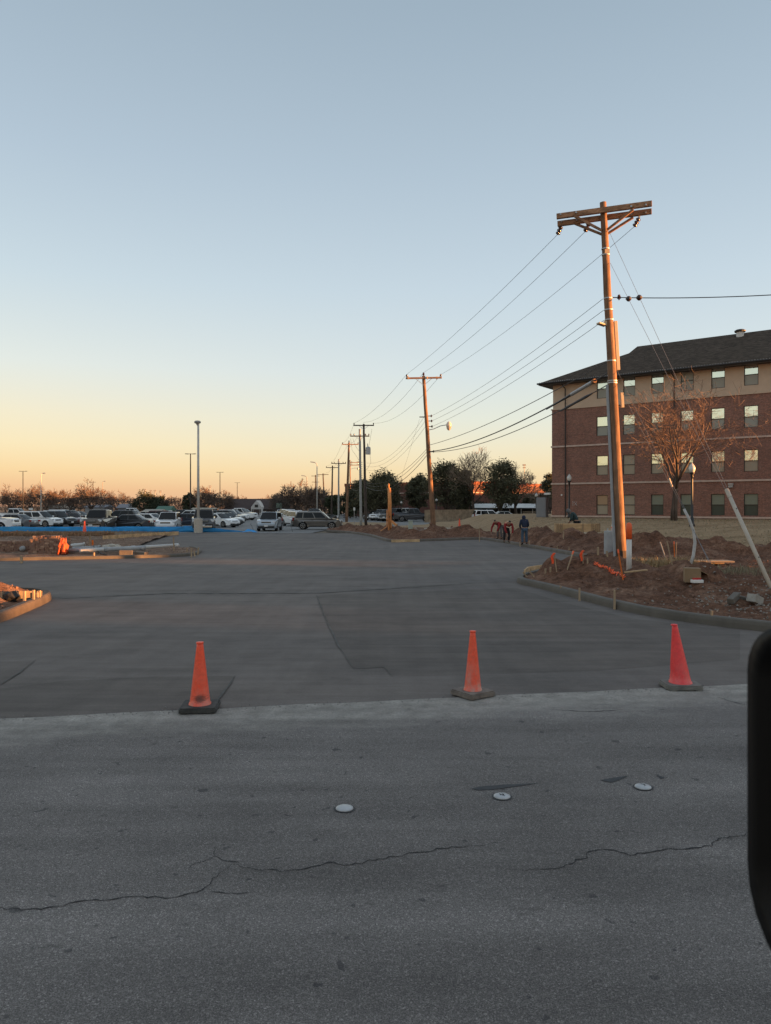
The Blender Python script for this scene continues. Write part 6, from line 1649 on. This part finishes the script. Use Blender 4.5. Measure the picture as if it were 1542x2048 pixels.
bm = NB(); P_ = [(-1.42, -2.5, 0), (1.42, -2.5, 0), (1.42, -2.5, 1.95), (0, -2.5, 3.75), (-1.42, -2.5, 1.95)]; a_ = [bm.verts.new((x + xg, y, z)) for x, y, z in P_]; b_ = [bm.verts.new((x + xg, 3.5, z)) for x, y, z in P_]
bm.faces.new(a_); bm.faces.new(b_[::-1])
for k in range(5): bm.faces.new((a_[k], a_[(k + 1) % 5], b_[(k + 1) % 5], b_[k]))
PG = obj('porch_gable', bm, M_GAB, lodge)
bm = NB(); box(bm, (xg, -2.52, .72), (1.5, .06, 1.35)); obj('entrance', bm, M_WDARK, PG)
bm = NB(); box(bm, (xg, -2.53, 2.25), (.9, .06, .75)); obj('window', bm, M_TRIM, PG)
for s in (-1, 1):
    bm = NB(); box(bm, (xg + s * 1.0, -2.53, .95), (.3, .06, .9)); obj('window', bm, M_TRIM, PG)
g_shed = mat('roof_green', (.05, .13, .09), .6); M_BEIGE = mat('wall_beige', (.42, .38, .30), .8, .1, 1)
house('green_roofed_shed', 'low shed with dull green roof left of the white lamp', 314, 337, 172, 5, 1.0, 2.0, M_WDARK, g_shed)
house('beige_hut', 'low beige hut among the parked cars, left of green roof', 288, 316, 150, 5, .9, 1.35, M_BEIGE, mat('roof_tan', (.33, .30, .25), .8))
house('site_trailer', 'pale site trailer behind the charcoal pickup and lamp post', 387, 426, 158, 3, 1.5, 1.62, mat('trailer_wall', (.34, .33, .30), .7, .1, 1, stretch=(6, 1, 1)), MATS['wall_beige'])
house('grey_house', 'grey house glimpsed in the scrub right of the round crowned tree', 236, 252, 205, 6, 1.6, 2.6, mat('wall_grey', (.22, .22, .24), .8), mat('roof_grey', (.2, .2, .22), .8))
house('pale_house', 'pale house behind the leaning low bare tree', 96, 130, 210, 7, 1.6, 2.5, mat('wall_pale', (.36, .36, .37), .8), MATS['roof_tan'])
house('white_house', 'white fronted house below the round crowned bare tree', 170, 208, 214, 7, 1.7, 2.4, MATS['wall_pale'], MATS['roof_grey'])
# the brick hall: shaded front, end wall in the last sun
hallP = [((690 - CX) / F * 168, 168), ((935 - CX) / F * 150, 150), ((1094 - CX) / F * 173, 173), (10, 205)]
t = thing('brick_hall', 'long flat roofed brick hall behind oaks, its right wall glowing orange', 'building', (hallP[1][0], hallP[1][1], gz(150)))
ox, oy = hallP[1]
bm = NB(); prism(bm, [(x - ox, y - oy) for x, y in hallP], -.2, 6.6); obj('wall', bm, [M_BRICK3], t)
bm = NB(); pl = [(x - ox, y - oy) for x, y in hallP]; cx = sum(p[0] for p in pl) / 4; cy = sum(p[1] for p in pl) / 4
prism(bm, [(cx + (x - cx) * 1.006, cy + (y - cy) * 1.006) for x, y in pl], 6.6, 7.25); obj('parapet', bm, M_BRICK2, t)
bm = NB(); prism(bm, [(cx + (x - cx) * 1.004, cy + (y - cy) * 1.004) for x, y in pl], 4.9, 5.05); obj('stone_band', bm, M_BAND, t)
# carport
D = 124; x0, x1 = (944 - CX) / F * D, (1089 - CX) / F * D; t = thing('carport', 'long carport with white metal roof beyond the trees', 'carport', ((x0 + x1) / 2, D, gz(D))); w_ = (x1 - x0) / 2
bm = NB(); box(bm, (0, 0, 2.25), (2 * w_, 3.6, .08), rx(.20)); obj('roof', bm, mat('roof_white', (.60, .60, .58), .5, .08, 1.5, stretch=(5, 1, 1)), t)
bm = NB(); box(bm, (0, -1.78, 1.86), (2 * w_, .06, .16)); obj('fascia', bm, M_TRIM, t)
for k in range(7):
    bm = NB(); tube(bm, [(-w_ + .4 + k * (2 * w_ - .8) / 6, -1.5, 0), (-w_ + .4 + k * (2 * w_ - .8) / 6, -1.5, 1.95)], .06, 6); obj('post', bm, M_WHITEP, t)
bm = NB(); box(bm, (0, 2.2, 1.1), (2 * w_, .15, 2.2)); obj('shade_panel', bm, M_TRIM, t)  # dark panel added for the shade beneath the roof
# wooden fences
M_FENCE = wood_mat('fence_wood', (.36, .27, .18), (.27, .20, .135), 5, axis='Z', dark=(.15, .1, .07))
def fence(label, px0, D0, px1, D1_, h0, h1_):
    a, b = ground_at(px0, D0), ground_at(px1, D1_); t = thing('wooden_fence', label, 'fence', a); d = b - a; n = int(d.length / .16); rr = random.Random(int(px0))
    bm = NB(); ang = math.atan2(d.y, d.x)
    for i in range(n):
        f = (i + .5) / n; hh = h0 + (h1_ - h0) * f + rr.uniform(-.02, .02); box(bm, d * f + Vector((0, 0, hh / 2)), (.145, .022, hh), rz(ang))
    obj('pickets', bm, M_FENCE, t); bm = NB()
    nn = Vector((-math.sin(ang), math.cos(ang), 0)) * .05
    for z in (.4, 1.4): bar(bm, Vector((0, 0, z)) + nn, d + Vector((0, 0, z)) + nn, .04, .09)
    obj('rail', bm, M_FENCE, t)
fence('tan picket fence running right from the lamp pole behind the dirt', 849, 103, 955, 104, 1.72, 1.78)
fence('grey tan picket fence right of carport, ending at the dormitory', 1045, 108, 1092, 104, 1.2, 1.3)
bpy.data.objects['pickets'].name = 'picket_panel'
t = thing('utility_cabinet', 'plain grey utility cabinet against the dormitory corner', 'cabinet', (13.72, 65.6, H(13.6, 65.6)), -.5); bm = NB(); box(bm, (0, 0, .85), (.85, .8, 1.75), None, .02); obj('casing', bm, mat('cabinet_grey', (.21, .22, .235), .6, .06, 2), t)
bm = NB(); box(bm, (0, -.405, .85), (.72, .02, 1.5)); obj('door', bm, MATS['cabinet_grey'], t)
# unseen blocks added to the right to cast long shadows over the site
def block(label, x0, x1, y0, y1, h):
    t = thing('shade_block', label, 'building', ((x0 + x1) / 2, (y0 + y1) / 2, gz((y0 + y1) / 2)))
    bm = NB(); prism(bm, [(x0 - (x0 + x1) / 2, y0 - (y0 + y1) / 2), (x1 - (x0 + x1) / 2, y0 - (y0 + y1) / 2), (x1 - (x0 + x1) / 2, y1 - (y0 + y1) / 2), (x0 - (x0 + x1) / 2, y1 - (y0 + y1) / 2)], -.2, h); obj('wall', bm, M_BRICK3, t)
    bm = NB(); box(bm, (0, 0, h + .12), (x1 - x0 + .3, y1 - y0 + .3, .24)); obj('roof', bm, M_ROOF, t)
block('flat brick house beyond the right picture edge across the road', 73, 86, -70, -6.2, 5.4)
block('low brick garage beyond the right edge between two flat houses', 74, 84, -6.0, -.7, 2.85)
block('low brick garage beyond the right edge, next to the second house', 74, 84, 8.9, 14.0, 2.3)
block('flat brick house beyond the right edge, second along the side street', 73, 84, -.5, 8.7, 4.9)
block('flat brick house beyond the right edge, third along the side street', 73, 84, 14.2, 21.5, 5.5)
block('flat brick house beyond the right edge, next after the third', 73, 84, 21.7, 35.3, 4.4)
block('taller flat brick house beyond the right edge, fourth along the side street', 73, 84, 35.6, 39.4, 6.2)
block('flat brick house beyond the right edge, fifth along the side street', 73, 84, 39.7, 59, 4.3)
block('four storey brick block beyond the dormitory to the right', 76, 92, 61, 124, 12.9)
block('flat brick house far beyond the dormitory', 84, 96, 126, 170, 7.0)

# ================================================================= THE VEHICLE THE PHOTO WAS TAKEN FROM
t = thing('vehicle', 'black wing mirror and door of the vehicle at the right picture edge', 'vehicle', (.5, .35, 0), math.atan2(UY, UX))
def V2(p): return t.matrix_basis.inverted() @ Vector(p)
M_MIR = mat('mirror_black', (.0036, .0036, .004), .5, spec=.25)
bpy.context.view_layer.update(); inv = t.matrix_world.inverted()
# housing outline in its own face plane: u outwards, z up
def outline(k=0.0):
    zc, hz, uw = 1.682, .190, .235; out = []
    for cx_, cz_, a0, r in ((uw - .055, hz - .055, 0, .055), (-uw + .05, hz - .05, 90, .05), (-uw + .06, -hz + .06, 180, .06), (uw - .10, -hz + .11, 270, .105)):
        for q in range(7):
            a = R(a0 + 15 * q); out.append((cx_ + (r) * math.cos(a) * (1 if r < .1 else .95), zc + cz_ + r * math.sin(a)))
    return out
fd = Vector((math.cos(R(14)), math.sin(R(14)), 0)); ud = Vector((-fd.y, fd.x, 0))     # forward and outward
c0 = Vector((.462, .612, 0)); O = outline(); bm = NB(); rings = []
ctr = Vector((0, 1.688, 0))
for off, sc in ((.0, .93), (.0, 1.0), (.03, 1.03), (.09, 1.0), (.15, .86), (.185, .6), (.19, .3)):
    rings.append([bm.verts.new(inv @ (c0 + fd * off + ud * (u * sc) + Vector((0, 0, 1.688 + (z - 1.688) * sc)))) for u, z in O])
inner = [bm.verts.new(inv @ (c0 + fd * .02 + ud * (u * .92) + Vector((0, 0, 1.688 + (z - 1.688) * .92)))) for u, z in O]
n = len(O)
for r0, r1 in list(zip(rings, rings[1:])) + [(inner, rings[0])]:
    for k in range(n): bm.faces.new((r0[k], r0[(k + 1) % n], r1[(k + 1) % n], r1[k]))
bm.faces.new(rings[-1]); bm.faces.new(inner[::-1])
wm = obj('wing_mirror', bm, M_MIR, t, smooth=True)
M_MGL = glass_mat('mirror_glass_dark', (.0008, .0008, .001), .15, .03)
for nm, za, zb_ in (('mirror_glass', 1.60, 1.86), ('spotter_glass', 1.525, 1.592)):
    bm = NB(); P_ = [(u * .86, max(za, min(zb_, 1.688 + (z - 1.688) * .88))) for u, z in O]
    a = [bm.verts.new(inv @ (c0 + fd * .013 + ud * u + Vector((0, 0, z)))) for u, z in P_]; bm.faces.new(a); bmesh.ops.remove_doubles(bm, verts=bm.verts, dist=.0005); obj(nm, bm, M_MGL, wm)
bm = NB(); bar(bm, inv @ (c0 + fd * .06 - ud * .2 + Vector((0, 0, 1.66))), inv @ (c0 + fd * .10 - ud * .42 + Vector((0, 0, 1.60))), .06, .12, .01); obj('arm', bm, M_MIR, wm)
bm = NB(); box(bm, (.05, -.02, 1.02), (2.6, .12, 1.05), None, .04); obj('door', bm, PAINT['black'], t)
bm = NB(); box(bm, (1.75, -.85, 1.15), (.9, 1.7, .7), None, .08); obj('front_fender', bm, PAINT['black'], t)
for x in (-1.25, 1.7):
    m4 = Matrix.Translation((x, -.05, .4)) @ Matrix.Rotation(R(90), 4, 'X'); bm = NB(); lathe(bm, [(.2, -.12), (.36, -.12), (.4, -.08), (.4, .08), (.36, .12), (.2, .12)], 20, m4); obj('wheel', bm, M_TYRE, t, smooth=True)
# ================================================================= PEOPLE
def skin_mesh(name, verts, edges, radii, root, m, parent, lv=2):
    me = bpy.data.meshes.new(name); bm = NB(); ly = bm.verts.layers.skin.verify(); vs = [bm.verts.new(v) for v in verts]
    for a, b in edges: bm.edges.new((vs[a], vs[b]))
    for v, r in zip(vs, radii): v[ly].radius = (r, r) if not isinstance(r, tuple) else r; v[ly].use_root = False
    vs[root][ly].use_root = True
    bm.to_mesh(me); bm.free(); o = bpy.data.objects.new(name, me); COL.objects.link(o)
    o.modifiers.new('s', 'SKIN').use_smooth_shade = True; ss = o.modifiers.new('u', 'SUBSURF'); ss.levels = lv; ss.render_levels = lv
    dg = bpy.context.evaluated_depsgraph_get(); dg.update(); nm = bpy.data.meshes.new_from_object(o.evaluated_get(dg)); nm.name = name
    o.modifiers.clear(); o.data = nm; nm.materials.clear(); nm.materials.append(m)
    for p in nm.polygons: p.use_smooth = True
    o.parent = parent; return o
class Sk:
    def __init__(s): s.v = []; s.e = []; s.r = []
    def add(s, p, r, par=None):
        s.v.append(Vector(p)); s.r.append(r)
        if par is not None: s.e.append((par, len(s.v) - 1))
        return len(s.v) - 1
    def build(s, name, m, parent, root=0, lv=2): return skin_mesh(name, s.v, s.e, s.r, root, m, parent, lv)
M_SKIN = mat('skin', (.30, .17, .115), .6, .1, 20)
def hand(s, w, d):
    d = Vector(d).normalized(); a, b = frame(d); p = s.v[w] + d * .07; k = s.add(p, (.036, .018), w)
    for i, off in enumerate((-.03, -.01, .012, .032)):
        L_ = (.06, .075, .07, .055)[i]; q = s.add(p + d * .035 + a * off, .009, k); q2 = s.add(p + d * (.035 + L_ * .6) + a * off - b * .008, .0085, q); s.add(p + d * (.035 + L_) + a * off - b * .03, .0075, q2)
    q = s.add(p - d * .01 + a * .04, .0105, k); s.add(p + d * .03 + a * .06 - b * .012, .009, q)
def person(label, loc, rot, J, top, low, boots, hair=None, hood=None, extra=None, scale=1.0):
    t = thing('person', label, 'person', loc, rot); t.scale = (scale,) * 3
    s = Sk(); pv = s.add(J['pelvis'], (.14, .11)); sp_ = s.add(J['waist'], (.13, .10), pv); ch = s.add(J['chest'], (.155, .11), sp_); nk = s.add(J['neck'], .055, ch)
    h0 = s.add(J['head'] - (J['head'] - J['neck']) * .25, .075, nk); h1 = s.add(J['head'], (.082, .098), h0); dirh = (J['head'] - J['neck']).normalized(); h2 = s.add(J['head'] + dirh * .09, .062, h1)
    fw = J['face'].normalized(); nose = s.add(J['head'] + fw * .10 - dirh * .01, .014, h1); side = fw.cross(dirh)
    for q in (-1, 1): s.add(J['head'] + side * q * .088, (.012, .024), h1)
    for q in ('L', 'R'):
        sh = s.add(J['sh' + q], .065, ch); el = s.add(J['el' + q], .043, sh); wr = s.add(J['wr' + q], .028, el); hand(s, wr, J['wr' + q] - J['el' + q])
        hp = s.add(J['hip' + q], .095, pv); kn = s.add(J['kn' + q], .062, hp); an = s.add(J['an' + q], .042, kn); s.add(J['an' + q] + J['toe' + q], .035, an)
    s.build('body', M_SKIN, t, lv=1)
    eye = NB()
    for q in (-1, 1): ico(eye, J['head'] + side * q * .034 + fw * .088 + dirh * .02, .012, 1)
    obj('eyes', eye, M_BLACKP, t).name = 'eye'
    s = Sk(); pv = s.add(J['pelvis'] + Vector((0, 0, .02)), (.165, .135)); w_ = s.add(J['waist'], (.165, .135), pv); ch = s.add(J['chest'], (.185, .14), w_); nk = s.add(J['neck'], .08, ch)
    for q in ('L', 'R'):
        sh = s.add(J['sh' + q], .085, ch); el = s.add(J['el' + q], .066, sh); s.add(J['wr' + q], .05, el)
    s.build('jacket', top, t)
    s = Sk(); pv = s.add(J['pelvis'] - Vector((0, 0, .02)), (.15, .125))
    for q in ('L', 'R'):
        hp = s.add(J['hip' + q], .105, pv); kn = s.add(J['kn' + q], .082, hp); s.add(J['an' + q] + Vector((0, 0, .03)), .068, kn)
    s.build('trousers', low, t)
    for q in ('L', 'R'):
        s = Sk(); a = s.add(J['an' + q] + Vector((0, 0, .06)), .058); b = s.add(J['an' + q] - Vector((0, 0, .03)), .06, a); s.add(J['an' + q] + J['toe' + q] - Vector((0, 0, .02)), .05, b); s.build('boot', boots, t)
    if hood is not None:
        s = Sk(); a = s.add(J['neck'] - dirh * .02, .125); b = s.add(J['head'] - fw * .02, (.125, .135), a); s.add(J['head'] + dirh * .10 - fw * .03, .095, b); s.build('hood', hood, t)
    if hair is not None:
        s = Sk(); b = s.add(J['head'] - fw * .025 + dirh * .03, (.092, .10)); s.add(J['head'] + dirh * .105 - fw * .01, .068, b); s.build('hair', hair, t)
    return t
V = Vector
M_NAVY = mat('hoodie_navy', (.014, .022, .048), .9, .2, 12); M_JEAN = mat('denim', (.05, .085, .13), .9, .25, 14); M_BOOT = mat('boot_brown', (.035, .022, .015), .7); M_RED = mat('shirt_red', (.21, .012, .014), .85, .2, 10)
M_DARK = mat('trouser_dark', (.014, .015, .019), .9, .2, 10); M_HAIR = mat('hair_dark', (.012, .009, .008), .7); M_VEST = mat('vest_orange', (.62, .14, .06), .8, .1, 12); M_TAPE = mat('vest_tape', (.62, .50, .36), .6); M_TEAL = mat('jacket_teal', (.018, .04, .043), .85, .3, 8); M_HOODG = mat('hood_grey', (.11, .115, .12), .85, .15, 10)
up = dict(pelvis=V((0, 0, .95)), waist=V((0, .02, 1.10)), chest=V((0, .05, 1.32)), neck=V((0, .10, 1.47)), head=V((0, .18, 1.60)), face=V((0, .9, -.45)),
          shL=V((-.19, .06, 1.40)), elL=V((-.25, .08, 1.12)), wrL=V((-.17, .28, .98)), shR=V((.19, .06, 1.40)), elR=V((.26, .08, 1.12)), wrR=V((.17, .28, .98)),
          hipL=V((-.10, 0, .88)), knL=V((-.12, .04, .48)), anL=V((-.13, -.02, .09)), toeL=V((-.02, .15, -.04)), hipR=V((.10, 0, .88)), knR=V((.12, .04, .48)), anR=V((.13, .0, .09)), toeR=V((.02, .15, -.04)))
p = ground_under(1049, 1089.5)
person('person in dark blue hoodie and jeans standing with back turned at the far kerb', p, .1, up, M_NAVY, M_JEAN, M_BOOT, hood=M_NAVY, scale=.95)
bend = dict(pelvis=V((0, .18, .86)), waist=V((0, .0, .98)), chest=V((0, -.22, 1.04)), neck=V((0, -.38, 1.06)), head=V((0, -.46, 1.13)), face=V((0, -.8, -.7)),
          shL=V((-.19, -.27, 1.02)), elL=V((-.23, -.36, .76)), wrL=V((-.15, -.46, .52)), shR=V((.19, -.27, 1.02)), elR=V((.23, -.36, .76)), wrR=V((.15, -.46, .52)),
          hipL=V((-.10, .18, .80)), knL=V((-.13, .05, .46)), anL=V((-.14, .10, .09)), toeL=V((-.02, -.15, -.04)), hipR=V((.10, .18, .80)), knR=V((.13, .05, .46)), anR=V((.14, .14, .09)), toeR=V((.02, -.15, -.04)))
p = ground_under(1014, 1085)
w_ = person('person in red shirt and orange safety vest bending towards the camera', p, .15, bend, M_RED, M_DARK, M_BOOT, hair=M_HAIR)
s = Sk(); a = s.add(V((0, .03, 1.0)), (.18, .15)); b = s.add(V((0, -.2, 1.06)), (.21, .15), a); s.add(V((0, -.3, 1.07)), .15, b); vest = s.build('vest', M_VEST, w_)
bm = NB(); pts = [V((.175 * math.cos(a_), -.34 + .06 * math.cos(a_ * 2), 1.02 + .17 * math.sin(a_))) for a_ in [2 * math.pi * k / 20 for k in range(21)]]; tube(bm, pts, .028, 6); obj('reflective_tape', bm, M_TAPE, vest, smooth=True)
p = ground_under(1002, 1080)
b2_ = dict(bend); b2_['wrL'] = V((-.26, -.5, .45)); b2_['elL'] = V((-.3, -.36, .74))
person('person in red shirt and grey trousers stooping left of the one in the vest', p + V((0, .9, .02)), -.7, b2_, M_RED, mat('trouser_grey', (.12, .11, .11), .9, .2, 10), M_BOOT, hair=M_HAIR)
X = (1154 - CX) / F * 42.2; p = V((X, 42.2, H(X, 42.2)))
lean = {k: v.copy() for k, v in up.items()}
for k, f in (('waist', .05), ('chest', .14), ('neck', .24), ('head', .30), ('shL', .16), ('shR', .16), ('elL', .14), ('elR', .1), ('wrL', .04), ('wrR', .02)): lean[k] += V((0, f, -f * .35))
zt = EYE - (1016 - HY) / F * 42.2 - p.z
person('person in grey hood and dark jacket leaning behind the plywood form panels', p, R(62), lean, M_TEAL, M_DARK, M_BOOT, hood=M_HOODG, scale=min(1.1, max(.85, zt / 1.62)))
# ================================================================= LIGHT, SKY, CAMERA
SUN_AZ, SUN_EL = 102.0, 2.2      # degrees clockwise from the view direction, degrees above the horizon
w = bpy.data.worlds.new('World'); scene.world = w; w.use_nodes = True
nt = w.node_tree; N = nt.nodes; L = nt.links
bg = N['Background']
sky = N.new('ShaderNodeTexSky'); sky.sky_type = 'NISHITA'; sky.sun_disc = False
sky.sun_elevation = R(SUN_EL); sky.sun_rotation = R(SUN_AZ)
sky.air_density = 1.0; sky.dust_density = 1.2; sky.ozone_density = 1.5
# winter-evening grade of the physical sky: dusty peach band low down, more of it away from the sun
GAIN = 1 / 0.6
def lin(c): return tuple((v / 255 / 12.92 if v / 255 <= 0.04045 else ((v / 255 + 0.055) / 1.055) ** 2.4) * GAIN for v in c)
geo = N.new('ShaderNodeTexCoord'); sep = N.new('ShaderNodeSeparateXYZ'); L.new(geo.outputs['Generated'], sep.inputs[0])
def wramp(fac, stops):
    r = N.new('ShaderNodeValToRGB'); r.color_ramp.interpolation = 'EASE' if False else 'LINEAR'
    e = r.color_ramp.elements
    while len(e) < len(stops): e.new(0.5)
    for el, (p, c) in zip(e, stops): el.position = p; el.color = (*lin(c), 1)
    L.new(fac, r.inputs['Fac']); return r.outputs['Color']
zs = N.new('ShaderNodeMath'); zs.operation = 'SQRT'; zc = N.new('ShaderNodeMath'); zc.operation = 'MAXIMUM'; zc.inputs[1].default_value = 0.0
L.new(sep.outputs['Z'], zc.inputs[0]); L.new(zc.outputs[0], zs.inputs[0])
def S(deg): return math.sqrt(math.sin(R(deg)))
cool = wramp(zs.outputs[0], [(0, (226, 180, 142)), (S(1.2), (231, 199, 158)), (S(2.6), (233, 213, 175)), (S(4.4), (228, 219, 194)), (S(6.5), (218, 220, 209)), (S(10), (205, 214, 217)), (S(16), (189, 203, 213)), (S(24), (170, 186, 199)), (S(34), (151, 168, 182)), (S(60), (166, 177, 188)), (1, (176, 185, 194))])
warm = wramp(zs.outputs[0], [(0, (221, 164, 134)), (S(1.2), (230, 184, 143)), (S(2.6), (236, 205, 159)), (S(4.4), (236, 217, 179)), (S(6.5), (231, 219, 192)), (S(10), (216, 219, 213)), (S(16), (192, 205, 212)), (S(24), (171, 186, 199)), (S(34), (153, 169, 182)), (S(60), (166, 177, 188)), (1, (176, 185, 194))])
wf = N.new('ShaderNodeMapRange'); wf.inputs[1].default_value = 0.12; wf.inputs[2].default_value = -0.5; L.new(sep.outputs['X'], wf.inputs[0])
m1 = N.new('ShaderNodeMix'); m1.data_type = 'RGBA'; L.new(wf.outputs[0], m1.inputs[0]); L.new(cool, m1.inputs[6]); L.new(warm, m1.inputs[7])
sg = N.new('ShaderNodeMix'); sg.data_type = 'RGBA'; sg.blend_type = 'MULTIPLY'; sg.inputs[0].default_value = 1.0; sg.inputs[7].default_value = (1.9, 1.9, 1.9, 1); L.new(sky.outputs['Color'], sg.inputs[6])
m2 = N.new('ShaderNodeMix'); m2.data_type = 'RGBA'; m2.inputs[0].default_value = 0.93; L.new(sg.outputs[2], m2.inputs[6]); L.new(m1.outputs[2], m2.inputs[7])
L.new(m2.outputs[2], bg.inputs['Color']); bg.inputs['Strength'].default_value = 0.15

sd = Vector((math.sin(R(SUN_AZ)) * math.cos(R(SUN_EL)), math.cos(R(SUN_AZ)) * math.cos(R(SUN_EL)), math.sin(R(SUN_EL))))
sl = bpy.data.lights.new('sun', 'SUN'); sl.energy = 4.6; sl.angle = R(0.6); sl.color = (1.0, 0.42, 0.135)
so = bpy.data.objects.new('sun', sl); COL.objects.link(so)
so.rotation_euler = sd.to_track_quat('Z', 'Y').to_euler(); so.location = (60, -20, 30)

cd = bpy.data.cameras.new('camera'); cam = bpy.data.objects.new('camera', cd); COL.objects.link(cam)
cam.location = (0, 0, EYE); cam.rotation_euler = (R(90), 0, 0)
cd.sensor_fit = 'AUTO'; cd.sensor_width = 36.0; cd.lens = F / 2048 * 36.0
cd.shift_y = -12.0 / 2048; cd.clip_start = 0.05; cd.clip_end = 8000
cd.dof.use_dof = True; cd.dof.focus_distance = 22.0; cd.dof.aperture_fstop = 8.0
scene.camera = cam
vs = scene.view_settings
vs.view_transform = 'Standard'; vs.look = 'None'; vs.exposure = 2.13; vs.gamma = 1.0; vs.use_curve_mapping = False
scene.cycles.use_denoising = True
scene.cycles.max_bounces = 6
